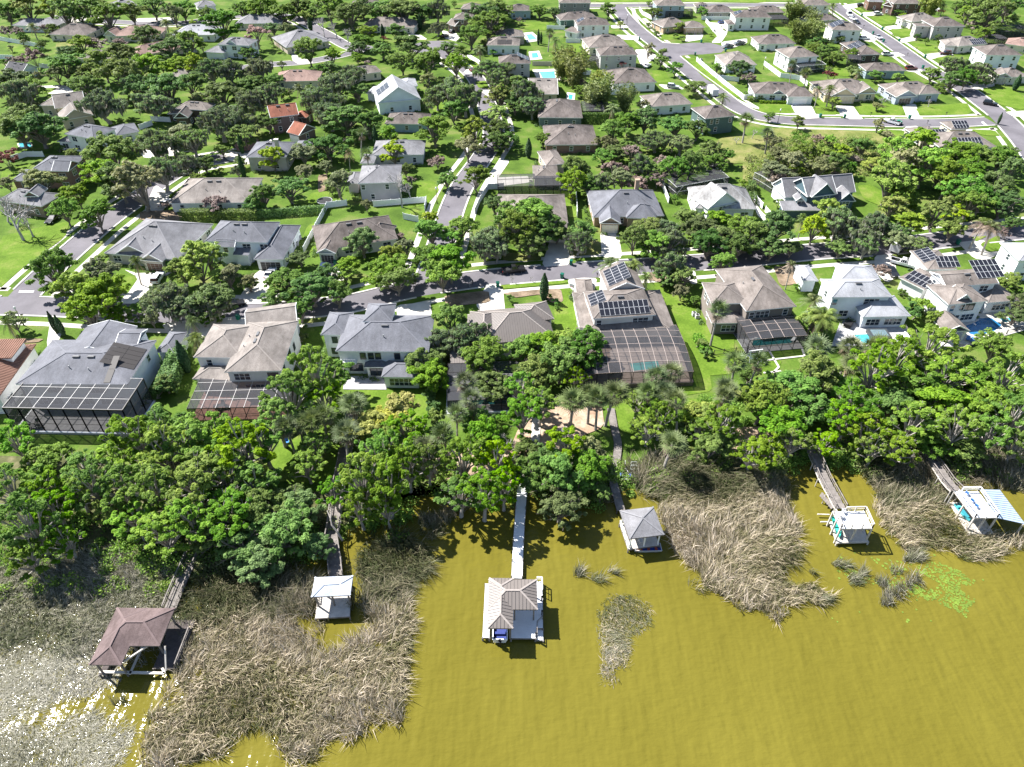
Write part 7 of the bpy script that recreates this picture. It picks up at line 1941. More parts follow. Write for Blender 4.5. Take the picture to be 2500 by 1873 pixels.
reeds('dry_reeds', [('g', [(1890, 1095), (1960, 1085), (2040, 1100), (2080, 1130), (2110, 1160), (2150, 1165), (2230, 1165), (2240, 1190), (2150, 1190), (2120, 1210), (2060, 1185), (1990, 1180), (1940, 1170), (1905, 1140)])], 34, .9, 2.0, REED_TAN, 3, (.4, .1), .06)
reeds('dry_reeds', [('g', [(2180, 960), (2260, 950), (2260, 1100), (2200, 1060)]), ('g', [(1700, 1265), (1740, 1255), (1800, 1290), (1770, 1310), (1710, 1295)]), ('g', [(1660, 1325), (1700, 1320), (1695, 1345), (1670, 1345)])], 26, .8, 1.8, REED_TAN, 4, (.4, .1), .06)
reeds('green_reeds', [('g', [(430, 1225), (560, 1235), (680, 1250), (680, 1335), (560, 1335), (410, 1345)]), ('g', [(775, 1190), (860, 1150), (915, 1175), (925, 1210), (880, 1285), (800, 1335), (770, 1330)])], 34, 1.4, 2.7, REED_DK, 5, (.4, .2), .055, spread=.6)
reeds('green_reeds', [('g', [(1345, 1010), (1420, 985), (1560, 1010), (1690, 1030), (1700, 1075), (1560, 1070), (1440, 1085), (1390, 1060)]), ('g', [(1870, 990), (2010, 990), (2060, 1060), (2040, 1100), (1960, 1085), (1890, 1095)]), ('g', [(2090, 940), (2212, 960), (2190, 1050), (2100, 1010)])], 30, 1.3, 2.6, REED_DK, 6, (.4, .1), .055)
reeds('green_reeds', [('g', [(40, 1180), (200, 1190), (400, 1230), (370, 1310), (240, 1320), (190, 1420), (0, 1380), (-60, 1280)])], 24, .5, 1.3, REED_GR, 7, (.5, .1), .06, spread=.7)
reeds('grey_reeds', [('g', [(1292, 1325), (1345, 1285), (1405, 1305), (1400, 1345), (1352, 1385), (1345, 1440), (1310, 1480), (1300, 1400)])], 20, .3, .9, REED_GR, 8, (.6, .1), .05, spread=.8)
k = 0
for x, y, r in [(1815, 1222, 22), (1842, 1255, 24), (1862, 1238, 14), (1968, 1205, 30), (1932, 1240, 16), (1905, 1262, 18), (1955, 1268, 20), (1776, 1298, 18), (1915, 1302, 18), (1928, 1285, 20), (1975, 1255, 16), (1752, 1240, 10), (262, 1518, 16), (1290, 1252, 20), (1245, 1240, 16), (1320, 1240, 14)]:
    k += 1
    reeds('reed_tuft', [('g', [(x-r, y), (x-r*.5, y-r*.45), (x+r*.5, y-r*.45), (x+r, y), (x+r*.5, y+r*.4), (x-r*.5, y+r*.4)])], 34, .9, 2.0, REED_GR, 30+k, (.35, .15), .045, spread=.4)
# matted grey water weed at the lower left
WEED = M_reed('grey_weed', [(0, (.07, .075, .035)), (.45, (.19, .18, .12)), (1, (.46, .43, .36))], .5)
MATW = [('g', [(-60, 1375), (60, 1385), (160, 1400), (250, 1440), (262, 1460), (225, 1490), (140, 1502), (60, 1530), (-60, 1565)]), ('g', [(-60, 1562), (40, 1560), (110, 1592), (150, 1560), (200, 1542), (250, 1560), (272, 1600), (250, 1640), (240, 1700), (-60, 1710)])]
reeds('water_weed', MATW, 60, .25, .6, WEED, 50, (.75, .1), .06, tuft=9, spread=.7)
reeds('grey_reeds', [('g', [(1292, 1325), (1345, 1285), (1405, 1305), (1400, 1345), (1352, 1385), (1345, 1440), (1310, 1480), (1300, 1400)])], 22, .3, .8, REED_TAN, 51, (.6, .1), .05, tuft=9, spread=.6)
reeds('green_reeds', [('g', [(-60, 1225), (120, 1215), (400, 1225), (420, 1345), (380, 1400), (250, 1440), (150, 1395), (-60, 1370)])], 30, .5, 1.3, REED_GR, 52, (.5, .1), .06, spread=.6)
reeds('green_reeds', [('g', [(900, 1130), (960, 1105), (985, 1085), (1010, 1100), (960, 1140), (925, 1180)]), ('g', [(1130, 1060), (1290, 1050), (1340, 1060), (1320, 1085), (1200, 1080)]), ('g', [(1360, 1040), (1460, 1030), (1560, 1035), (1700, 1050), (1720, 1080), (1560, 1075), (1440, 1085), (1400, 1060)]), ('g', [(1850, 1000), (2000, 970), (2212, 1010), (2212, 1060), (2080, 1060), (1990, 1040), (1900, 1060)])], 22, .8, 1.8, REED_DK, 53, (.45, .1), .055)
# lily pads
rng = np.random.default_rng(21)
mb = MB()
poly = [at('g', x, y, WZ) for x, y in [(1780, 1225), (1880, 1205), (1960, 1215), (2060, 1215), (2105, 1250), (2110, 1300), (2085, 1335), (2030, 1320), (1960, 1290), (1880, 1265)]]
core = [at('g', x, y, WZ) for x, y in [(1980, 1235), (2060, 1225), (2105, 1255), (2105, 1300), (2080, 1325), (2010, 1300), (1960, 1275)]]
xs = [p.x for p in poly]; ys = [p.y for p in poly]
cnt = 0
while cnt < 700:
    x, y = rng.uniform(min(xs)-2, max(xs)+1.5), rng.uniform(min(ys)-1, max(ys)+1)
    inc = in_poly(x, y, core)
    if not (inc or (in_poly(x, y, poly) and rng.random() < .35) or rng.random() < .01): continue
    if sin(x*.9)+sin(y*1.3+x*.4) < (-.1 if not inc else -.75): continue
    cnt += 1
    r = rng.uniform(.09, .22); a0 = rng.random()*6.28; zz = WZ+.012+.0003*(cnt % 60)
    n = 9
    mb.add([(x, y, zz)]+[(x+cos(a0+.25+5.8*i/n)*r*rng.uniform(.88, 1.08), y+sin(a0+.25+5.8*i/n)*r, zz+rng.uniform(0, .03)) for i in range(n+1)], [(0, i+1, i+2) for i in range(n)])
lm = M_plain('lily_green', (.125, .185, .022), .4, .5, .25, .8)
tag(mb.build('lily_pads', lm), kind='stuff')
# ------------------------------------------------------------------ fences
FP = {}
def fence(label, t, pts, h=1.8, mat=VINYL, step=2.4, kind='panel'):
    P = [at(t, x, y) for x, y in pts]
    c0 = P[0].copy()
    root = thing('garden_fence', label, 'fence', c0, group='garden fences')
    for a, b in zip(P[:-1], P[1:]):
        L = (b-a).length; n = max(1, int(round(L/step)))
        d = (b-a)/n; ang = atan2(d.y, d.x); w = d.length
        key = (mat.name, round(h, 1), kind)
        if key not in FP:
            m = MB()
            if kind == 'panel':
                m.frame_box((0.05, -.02, .06), (step-.1, 0, 0), (0, .04, 0), (0, 0, h-.1)); m.frame_box((0, -.035, h-.12), (step, 0, 0), (0, .07, 0), (0, 0, .1)); m.frame_box((0, -.035, .04), (step, 0, 0), (0, .07, 0), (0, 0, .12))
                for k in range(1, 8): m.frame_box((step*k/8-.012, -.028, .16), (.024, 0, 0), (0, .056, 0), (0, 0, h-.3))
            else:
                for z in (.08, h-.06): m.frame_box((0, -.02, z), (step, 0, 0), (0, .04, 0), (0, 0, .05))
                for k in range(16): m.frame_box((step*(k+.5)/16-.012, -.012, .1), (.024, 0, 0), (0, .024, 0), (0, 0, h-.12))
            q = MB(); q.box((0, 0, 0), .13, .13, h+.08); q.box((0, 0, h+.08), .17, .17, .05)
            FP[key] = (m.mesh('fence_panel', mat), q.mesh('fence_post', mat))
        for i in range(n):
            p = a+d*i
            inst('fence_panel', FP[key][0], root, p-c0, ang, (w/step, 1, 1))
            inst('fence_post', FP[key][1], root, p-c0, ang)
        inst('fence_post', FP[key][1], root, b-c0, ang)
TANV = M_plain('tan_vinyl', (.50, .45, .38), .5, .3)
for lab, t, pts in [
 ('white vinyl fence running along the left side of the streaky brown ranch', 'b1', [(500, 835), (700, 450), (870, 428)]), ('white vinyl fence behind the bare tree ending at the middle street', 'b1', [(1095, 440), (1550, 402), (1535, 475)]),
 ('short white fence right of the streaky brown ranch', 'b1', [(1352, 545), (1480, 572)]), ('white vinyl fence along the right side of the middle street', 'b1', [(2212, 285), (2080, 290), (2010, 400), (1965, 500)]),
 ('white fence right of the cage behind the hidden ranch', 'b2', [(545, 275), (680, 282), (690, 500)]), ('white fence between the blue-grey ranch and the mottled roof house', 'b2', [(1350, 195), (1425, 385)]), ('white fence right of the mottled roof house', 'b2', [(2105, 345), (2180, 430)]),
 ('long white fence at the far upper left corner', 'a0', [(-40, 340), (180, 380), (380, 415)]), ('white fence beside the left-edge small dark house', 'a0', [(-40, 505), (120, 510)]), ('short white fence among brown shrubs below the taupe roof', 'a0', [(340, 580), (425, 592)]),
 ('white fence behind the dark brick house in oak shade', 'a0', [(1340, 955), (1490, 915)]), ('white fence left of the dark brick house garden', 'a0', [(1200, 1115), (1310, 1075)]), ('low white wall panel beside the dark brick house', 'a0', [(1300, 1040), (1465, 1048)]),
 ('white fence under the large left-edge oak', 'a0', [(90, 1390), (230, 1345), (380, 1345)]), ('white fence right of the brownish pink hip roof', 'a0', [(1585, 450), (1690, 450)]), ('white fence behind the bowed pool cage', 'a0', [(1340, 320), (1480, 315)]),
 ('white fence left of the rear screened porch house', 'a2', [(445, 235), (590, 240)]), ('white fence beside the cream ranch lawn', 'a2', [(600, 345), (715, 345)]), ('long white fence along the hill street bend', 'a2', [(1190, 85), (1215, 120), (1330, 180), (1375, 182)]),
 ('white fence behind the driveway of the solar corner house', 'a2', [(1690, 160), (1920, 165)]), ('white fence left of the long white driveway', 'a2', [(1725, 180), (1790, 255)]), ('white fence curving along the path below the dark street tree', 'a2', [(1650, 495), (1760, 590), (1880, 690), (2030, 805), (2180, 780)]),
 ('white fence behind the dark street tree lawn', 'a2', [(1815, 640), (1990, 660)]), ('short white fence left of the long white ranch', 'a2', [(735, 605), (800, 605)]), ('white fence before the long white ranch', 'a2', [(960, 765), (1080, 765)]),
 ('white fence beside the two-storey low-cage house lawn', 'a3', [(-20, 560), (120, 665), (300, 690)]), ('white fence above the maroon bushes', 'a3', [(290, 690), (350, 740)]), ('white boundary fence at the top right of the dark brown house', 'a3', [(1370, 60), (1480, 100)])]:
    fence(lab, t, pts)
fence('tan fence below the aqua pool', 'a2', [(330, 530), (490, 532)], 1.8, TANV)
fence('long white fence beside the farmhouse garden', 'b3', [(-10, 480), (60, 560)], 1.6)
fence('dark metal railing fence around the blue freeform pool terrace', 'c3', [(1640, 885), (1700, 890), (1900, 810), (2212, 715)], 1.2, BRONZE, 2.4, 'rail')
fence('thin metal railing at the foot of the tall palm lawn', 'c2', [(1790, 750), (1870, 740), (2060, 720)], 1.2, BRONZE, 2.4, 'rail')

# ------------------------------------------------------------------ vehicles
GLASSC, _nt, _b = nodes_of('car_glass', .05, .8); _b.inputs['Base Color'].default_value = (.012, .014, .018, 1)
LAMP = M_plain('lamp_lens', (.7, .7, .68), .15, .6)
TAIL = M_plain('tail_lens', (.35, .01, .01), .2, .6)
def carpaint(c): return M_plain('paint_%d_%d_%d' % tuple(int(x*99) for x in c), c, .22, .6, .03)
w = MB(); w.tube([(0, -.12, 0), (0, .12, 0)], .34, 14); TYRE = w.mesh('tyre', BLACK)
w = MB(); w.tube([(0, -.13, 0), (0, .13, 0)], .2, 10); RIM = w.mesh('rim', SILVER)
CARM = {}
def car_meshes(kind, c):
    key = (kind, tuple(c))
    if key in CARM: return CARM[key]
    L, W, H = {'sedan': (4.7, 1.82, 1.45), 'suv': (4.8, 1.92, 1.75), 'pickup': (5.7, 1.98, 1.85), 'van': (5.6, 2.0, 2.3)}[kind]
    prof = {'sedan': [(-.5, .35), (-.5, .85), (-.46, .95), (.12, .98), (.46, .80), (.5, .62), (.5, .35)], 'suv': [(-.5, .4), (-.5, 1.05), (.14, 1.08), (.46, .95), (.5, .7), (.5, .4)],
            'pickup': [(-.5, .45), (-.5, 1.1), (.18, 1.12), (.47, 1.02), (.5, .8), (.5, .45)], 'van': [(-.5, .4), (-.5, 1.2), (.26, 1.2), (.46, 1.05), (.5, .7), (.5, .4)]}[kind]
    top = {'sedan': [(-.40, .95), (-.26, 1.0), (-.10, 1.0), (.16, .98)], 'suv': [(-.49, 1.05), (-.44, 1.0), (.02, 1.0), (.18, 1.06)], 'pickup': [(-.12, 1.1), (-.08, 1.0), (.08, 1.0), (.2, 1.1)], 'van': [(-.495, 1.2), (-.48, 1.0), (.16, 1.0), (.3, 1.18)]}[kind]
    b = MB()
    def extr(P, w0, mi=0):
        n = len(P)
        vs = [(x*L, -w/2, z) for x, z, w in P]+[(x*L, w/2, z) for x, z, w in P]
        b.add(vs, [tuple(range(n)), tuple(range(2*n-1, n-1, -1))]+[(i, n+i, n+(i+1) % n, (i+1) % n) for i in range(n)], mi)
    extr([(x, z, W*(.97 if z < .6 else 1)) for x, z in prof], W)
    base = top[0][1]
    R = [(top[1][0], H, W*.78), (top[2][0], H, W*.78)]
    vs = []
    for x, z, w in [(top[0][0], top[0][1], W*.93), (top[1][0], H, W*.76), (top[2][0], H, W*.76), (top[3][0], top[3][1], W*.93)]:
        vs += [(x*L, -w/2, z), (x*L, w/2, z)]
    g = MB(); g.add(vs, [(0, 2, 4, 6), (7, 5, 3, 1), (0, 1, 3, 2), (4, 5, 7, 6)])
    b.add([(top[1][0]*L-.02, -W*.385, H-.03), (top[2][0]*L+.02, -W*.385, H-.03), (top[2][0]*L+.02, W*.385, H-.03), (top[1][0]*L-.02, W*.385, H-.03),
           (top[1][0]*L+.05, -W*.36, H+.03), (top[2][0]*L-.05, -W*.36, H+.03), (top[2][0]*L-.05, W*.36, H+.03), (top[1][0]*L+.05, W*.36, H+.03)], [(4, 5, 6, 7), (0, 1, 5, 4), (1, 2, 6, 5), (2, 3, 7, 6), (3, 0, 4, 7)])
    for s in (-1, 1):
        for i in range(1, 4):
            if kind == 'van' and i < 2: continue
            x = top[0][0]+(top[3][0]-top[0][0])*i/4
            b.beam((x*L, s*W*.468, base), (x*L*.97, s*W*.384, H), .07, .05)
    if kind == 'pickup':
        b.frame_box((-.49*L, -W*.42, 1.06), (.34*L, 0, 0), (0, W*.84, 0), (0, 0, .06), 1)
    if kind == 'van':
        b.frame_box((-.49*L, -W*.44, 1.2), (.5*L, 0, 0), (0, W*.88, 0), (0, 0, 1.08))
    CARM[key] = (b.mesh('body', [carpaint(c), BLACK]), g.mesh('glazing', GLASSC), L, W)
    return CARM[key]
lm_ = MB(); lm_.frame_box((-.03, -.2, -.08), (.06, 0, 0), (0, .4, 0), (0, 0, .16)); HL = lm_.mesh('headlight', LAMP); TL = lm_.mesh('tail_light', TAIL)
def car(label, t, p, q, kind, c):
    """p, q: rear and front ends seen in the photograph"""
    P, Q = at(t, *p, .8), at(t, *q, .8)
    d = Q-P; me, gl, L, W = car_meshes(kind, c)
    m = (P+Q)/2
    names = {'sedan': ('parked_car', 'car'), 'suv': ('parked_suv', 'car'), 'pickup': ('pickup_truck', 'truck'), 'van': ('parked_van', 'van')}
    root = thing(names[kind][0], label, names[kind][1], Vector((m.x, m.y, .03)), atan2(d.y, d.x), 'vehicles parked around the neighbourhood')
    inst('body', me, root, (0, 0, 0)); inst('glazing', gl, root, (0, 0, 0))
    for sx in (-.31, .31):
        for sy in (-1, 1):
            wv = inst('wheel', TYRE, root, (sx*L, sy*(W/2-.1), .34)); inst('rim', RIM, wv, (0, 0, 0))
    for sy in (-1, 1):
        inst('headlight', HL, root, (L*.5, sy*W*.36, .68)); inst('tail_light', TL, root, (-L*.5, sy*W*.38, .8))
WHT, BLK, SIL, DGR, RED, BLU, DBL = (.75, .75, .76), (.015, .015, .017), (.42, .43, .45), (.10, .11, .12), (.10, .012, .012), (.02, .06, .2), (.02, .03, .07)
for a in [
 ('white off-road wagon parked on the side street under the mossy oaks', 'b0', (1500, 145), (1640, 135), 'suv', WHT), ('dark car parked in oak shade near the white off-road wagon', 'b0', (1360, 195), (1440, 180), 'sedan', BLK), ('white car partly under the broad tree by the tan ranch', 'b0', (1390, 430), (1445, 370), 'sedan', WHT),
 ('white wagon on the driveway of the grey ranch with twin gables', 'b0', (1325, 1080), (1375, 1005), 'suv', WHT), ('black car on the front street below the drooping oaks', 'b0', (1940, 1280), (2070, 1250), 'sedan', BLK), ('white car on the drive before the open garage wing', 'b1', (190, 1030), (225, 975), 'sedan', WHT),
 ('dark blue car before the brown garage of the streaky ranch', 'b1', (660, 985), (680, 925), 'suv', DBL), ('black car in deep shade on the front street by the double driveway', 'b2', (90, 925), (265, 905), 'pickup', BLK), ('dark grey wagon on the drive of the solar panel house', 'b2', (790, 1085), (775, 1010), 'suv', DGR),
 ('black car nosing out beside the dark grey wagon', 'b2', (720, 1125), (745, 1090), 'sedan', BLK), ('white pickup on the shaded drive by the solar roof garage', 'b3', (1120, 900), (1235, 930), 'pickup', WHT), ('dark car in shade beside the long solar garage', 'b3', (1060, 960), (1110, 1020), 'sedan', BLK),
 ('blue sedan on the long white driveway near the top street', 'a2', (1835, 178), (1890, 172), 'sedan', BLU), ('grey pickup nearest the cul-de-sac mouth', 'a2', (1945, 365), (1865, 378), 'pickup', DGR), ('grey pickup in front of the white ranch garage', 'a2', (2045, 340), (1950, 352), 'pickup', DGR), ('silver wagon parked beside the long white ranch', 'a2', (1420, 690), (1510, 700), 'suv', SIL),
 ('white covered boat-like car beside the grey two-storey house', 'a2', (1225, 545), (1290, 505), 'sedan', WHT), ('dark wagon at the top beside the small brown house', 'a3', (790, 45), (850, 45), 'suv', BLK), ('white wagon on the drive of the dark brown two-storey house', 'a3', (925, 118), (995, 112), 'suv', WHT), ('white van at the kerb of the long diagonal street', 'a3', (695, 100), (735, 145), 'van', WHT),
 ('white car parked just below the white van', 'a3', (725, 145), (775, 165), 'sedan', WHT), ('dark car parked behind the white car on the diagonal street', 'a3', (760, 175), (800, 195), 'sedan', BLK), ('silver car halfway down the diagonal street', 'a3', (945, 305), (990, 325), 'sedan', SIL), ('white car backed against the solar array house', 'a3', (815, 325), (880, 325), 'suv', WHT),
 ('white wagon beside the dark roof with square solar array', 'a3', (1010, 460), (1080, 460), 'suv', WHT), ('dark maroon wagon beside the blue-grey ranch', 'a3', (1205, 582), (1290, 580), 'suv', RED), ('maroon car on the drive below the tan solar-caged house', 'a3', (1580, 455), (1500, 452), 'suv', (.06, .01, .02)), ('black wagon in tree shade on the diagonal street at the junction', 'a3', (1880, 875), (1970, 890), 'suv', BLK),
 ('black car left of a second black car at the wooded cul-de-sac', 'a1', (1670, 315), (1740, 290), 'sedan', BLK), ('black car farther from the kerb at the wooded cul-de-sac', 'a1', (1745, 275), (1800, 255), 'sedan', BLK), ('dark maroon car by the bright lawn on the middle street', 'a1', (1920, 600), (2000, 580), 'sedan', RED), ('dark car glimpsed in the shade of the left-edge stone house drive', 'b0', (470, 520), (420, 560), 'sedan', BLK)]:
    car(*a)
def trailer(label, t, p, q, L, W, H, mat):
    P, Q = at(t, *p, 1), at(t, *q, 1); d = Q-P; m = (P+Q)/2
    root = thing('box_trailer', label, 'trailer', Vector((m.x, m.y, .03)), atan2(d.y, d.x))
    b = MB(); b.box((0, 0, .5), L, W, H); b.box((0, 0, .5+H), L*.96, W*.94, .06); b.build('body', mat, root)
    b = MB(); b.beam((L/2, 0, .55), (L/2+1.2, 0, .5), .12, .1); b.build('tow_bar', SILVER, root)
    for sx in (-.5, .5):
        for sy in (-1, 1):
            wv = inst('wheel', TYRE, root, (sx*.9, sy*(W/2), .34)); inst('rim', RIM, wv, (0, 0, 0))
    b = MB(); b.frame_box((-L/2-.03, -W*.4, .6), (.03, 0, 0), (0, W*.8, 0), (0, 0, H-.3)); b.build('rear_door', SILVER, root)
trailer('white box trailer at the kerb of the hill street', 'a2', (1810, 770), (1755, 715), 6, 2.3, 2.2, WHITEP)
trailer('white camper trailer half hidden under the mossy trees', 'b3', (1100, 810), (1170, 740), 6, 2.4, 2.4, WHITEP)
# white work truck with green machine on the field road
car('white work truck on the field road towing a green machine', 'a3', (1120, 1050), (1040, 1030), 'pickup', WHT)
c = at('a3', 1135, 1065)
root = thing('garden_machine', 'small green machine with black wheels behind the white work truck', 'machine', c)
m = MB(); m.box((0, 0, .5), 1.8, 1.2, .5); m.box((-.3, 0, 1.0), .8, .9, .4); m.build('body', M_plain('machine_green', (.02, .22, .12), .4), root)
for sx in (-.6, .6):
    for sy in (-1, 1): inst('wheel', TYRE, root, (sx, sy*.65, .34))

# wheelie bins
BINB = M_plain('bin_green', (.008, .13, .085), .45, .3); BINL = M_plain('bin_lid', (.006, .10, .065), .45, .3)
m = MB(); vs = [(-.24, -.28, .08), (.24, -.28, .08), (.24, .28, .08), (-.24, .28, .08), (-.32, -.36, 1.05), (.32, -.36, 1.05), (.32, .36, 1.05), (-.32, .36, 1.05)]
m.add(vs, [(4, 5, 6, 7), (0, 1, 5, 4), (1, 2, 6, 5), (2, 3, 7, 6), (3, 0, 4, 7), (3, 2, 1, 0)]); BIN1 = m.mesh('body', BINB)
m = MB(); m.frame_box((-.34, -.40, 1.05), (.68, 0, 0), (0, .78, 0), (0, 0, .08)); m.beam((-.3, .42, 1.0), (.3, .42, 1.0), .05, .05); BIN2 = m.mesh('lid', BINL)
w_ = MB(); w_.tube([(-.34, 0, 0), (-.26, 0, 0)], .12, 8); BINW = w_.mesh('wheel', BLACK)
BINS = []
for t, x, y in [('a2', 1640, 447), ('a2', 1885, 418), ('a2', 1190, 325), ('a2', 1690, 345), ('a3', 915, 295), ('a3', 1005, 362), ('a3', 1342, 588), ('a3', 462, 1008), ('a3', 672, 1014), ('a3', 1226, 1020), ('a3', 1362, 495), ('a3', 1140, 358), ('a3', 995, 258), ('b0', 2045, 1405), ('b1', 2160, 1125), ('b2', 50, 1058), ('b2', 568, 988), ('b2', 640, 880), ('b3', 1640, 760), ('a3', 820, 140), ('b1', 770, 940)]:
    p = at(t, x, y); s = thing('wheelie_bin', None, 'bin', p, random.uniform(-.5, .5), 'wheelie bins at the kerbs')
    s.scale = (1.15, 1.15, 1.15)
    inst('body', BIN1, s, (0, 0, 0)); inst('lid', BIN2, s, (0, 0, 0))
    for sx in (0, .6): inst('wheel', BINW, s, (sx, .3, .12))
    BINS.append(s)
# mailboxes and street lamps
m = MB(); m.box((0, 0, 0), .1, .1, 1.05); MBP = m.mesh('post', WOODD)
m = MB(); m.box((0, 0, 1.05), .55, .22, .24); MBB = m.mesh('box', BLACK)
MAILS = []
for t, x, y in [('a3', 835, 240), ('a3', 920, 215), ('a3', 1080, 318), ('a3', 1210, 480), ('a3', 1285, 435), ('a3', 1540, 995), ('a3', 895, 995), ('a2', 1085, 175), ('a2', 1150, 270), ('a2', 1760, 810), ('b0', 205, 1400), ('b1', 1945, 1110), ('b2', 850, 985), ('a3', 1380, 1065)]:
    p = at(t, x, y); s = thing('mailbox', None, 'mailbox', p, random.uniform(0, 3), 'mailboxes along the kerbs'); inst('post', MBP, s, (0, 0, 0)); inst('box', MBB, s, (0, 0, 0)); MAILS.append(s)
m = MB(); m.tube([(0, 0, 0), (0, 0, 4.2)], [.09, .06], 8); m.tube([(0, 0, 0), (0, 0, .6)], .15, 8); LPP = m.mesh('pole', BLACK)
m = MB(); m.tube([(0, 0, 4.2), (0, 0, 4.35), (0, 0, 4.8), (0, 0, 4.95)], [.08, .24, .2, .04], 8); LPL = m.mesh('lantern', TRIM)
LAMPS = []
for t, x, y in [('b1', 1640, 410), ('a3', 100, 1055), ('a2', 1090, 205), ('a2', 2190, 560), ('a1', 430, 210), ('a0', 660, 160), ('c0', 205, 190), ('b2', 230, 480)]:
    p = at(t, x, y); s = thing('street_lamp', None, 'street lamp', p, 0, 'street lamps'); inst('pole', LPP, s, (0, 0, 0)); inst('lantern', LPL, s, (0, 0, 0)); LAMPS.append(s)
# trampoline, basketball hoop, air conditioners, garden ornaments
c = at('b1', 675, 385, .9); c.z = 0
root = thing('trampoline', 'round black trampoline on the bright back lawn beside the olive tree', 'trampoline', c)
m = MB(); n = 24; m.add([(cos(i*2*pi/n)*1.95, sin(i*2*pi/n)*1.95, .9) for i in range(n)], [tuple(range(n))]); m.build('jump_mat', BLACK, root)
m = MB(); m.tube([(cos(i*2*pi/n)*2.1, sin(i*2*pi/n)*2.1, .9) for i in range(n+1)], .1, 6, cap=False); m.build('rim_pad', M_plain('pad_grey', (.35, .36, .38), .6), root)
for i in range(6):
    m = MB(); m.tube([(cos(i*pi/3)*2.05, sin(i*pi/3)*2.05, 0), (cos(i*pi/3)*2.05, sin(i*pi/3)*2.05, .9)], .05, 6); m.build('leg', SILVER, root)
c = at('c2', 655, 275)
root = thing('basketball_hoop', 'portable basketball hoop with black base by the solar panel house drive', 'basketball hoop', c, 2.6)
m = MB(); m.box((0, 0, 0), 1.2, .9, .25); m.build('base', BLACK, root)
m = MB(); m.tube([(0, 0, .2), (0, .1, 2.2), (0, .7, 3.2)], .07, 8); m.build('pole', BLACK, root)
m = MB(); m.box((0, .75, 2.8), 1.3, .05, .9); m.build('backboard', WHITEP, root)
m = MB(); m.tube([(cos(i*pi/6)*.23, 1.05+sin(i*pi/6)*.23, 3.0) for i in range(13)], .02, 4, cap=False); m.build('rim', M_plain('rim_red', (.5, .08, .02), .4), root)
m = MB(); m.box((0, 0, 0), .85, .85, .9); m.box((0, 0, .9), .8, .8, .04); ACM = m.mesh('casing', M_plain('ac_grey', (.45, .45, .44), .5, .3))
m = MB(); m.tube([(0, 0, .94), (0, 0, .98)], .33, 14); ACF = m.mesh('fan_grille', BLACK)
ACS = []
for t, x, y in [('b1', 465, 715), ('b1', 440, 770), ('b2', 1630, 1290), ('b2', 1655, 1310), ('c0', 1385, 600), ('c0', 1420, 590), ('c2', 705, 510), ('c2', 725, 530), ('a1', 500, 1205), ('a2', 1690, 490), ('c2', 695, 380)]:
    p = at(t, x, y); s = thing('air_conditioner', None, 'air conditioner', p, .1, 'air conditioner units beside house walls'); inst('casing', ACM, s, (0, 0, 0)); inst('fan_grille', ACF, s, (0, 0, 0)); ACS.append(s)
# white pergola swing by the shore yard, patio furniture, blue chair on the grass
c = at('c2', 2110, 790)
root = thing('garden_swing_frame', 'white timber A-frame swing standing in the green yard among fan palms', 'swing', c, .2)
m = MB()
for s in (-1, 1):
    m.beam((s*1.3, -.9, 0), (s*1.1, 0, 2.5), .14, .14); m.beam((s*1.3, .9, 0), (s*1.1, 0, 2.5), .14, .14); m.beam((s*1.2, -.5, 1.1), (s*1.2, .5, 1.1), .12, .12)
m.beam((-1.5, 0, 2.5), (1.5, 0, 2.5), .16, .16); m.build('frame', TRIM, root)
m = MB(); m.box((0, 0, .5), 1.7, .55, .07); m.frame_box((-.85, .25, .55), (1.7, 0, 0), (0, .08, 0), (0, .1, .6)); m.build('seat', TRIM, root)
chair('blue chair on the bright lawn beside a palm trunk', at('e2', 714, 440), .5, CB, CB, 'blue lawn chair')
FUR = []
m = MB(); m.box((0, 0, .70), 1.6, .95, .05); TBT = m.mesh('table_top', M_plain('dark_table', (.06, .055, .05), .5))
m = MB(); m.box((0, 0, 0), .08, .08, .7); TBL = m.mesh('leg', BLACK)
def table(label, p, rz=0):
    root = thing('patio_table', label, 'table', p, rz, 'patio tables')
    inst('table_top', TBT, root, (0, 0, 0))
    for sx in (-1, 1):
        for sy in (-1, 1): inst('leg', TBL, root, (sx*.7, sy*.38, 0))
DK = M_plain('dark_wicker', (.07, .06, .055), .8)
for lab, t, x, y, z in [('dark patio table inside the two-storey lanai near its left end', 'c0', 300, 1070, .4), ('dark patio table on the brick pavers in the low cage', 'c0', 1900, 900, .15), ('dark patio table beside the pool in the huge domed cage', 'c2', 965, 880, .9), ('dark patio table under the pale rear roof by the raised spa', 'c3', 950, 640, .13)]:
    p = at(t, x, y, z); table(lab, p, .3)
    for wh_, (dx, dy, a) in zip(('left of', 'right of', 'beyond', 'lakeward of'), [(-1.2, 0, -1.57), (1.2, 0, 1.57), (0, 1.0, 0), (0, -1.0, 3.14)]):
        chair('dark chair %s the %s' % (wh_, lab.replace('dark patio table', 'table')), p+Vector((dx, dy, 0)), a+.3, DK, DK, 'chairs around the ' + lab)
SUN1 = M_plain('lounger_blue', (.06, .16, .35), .7)
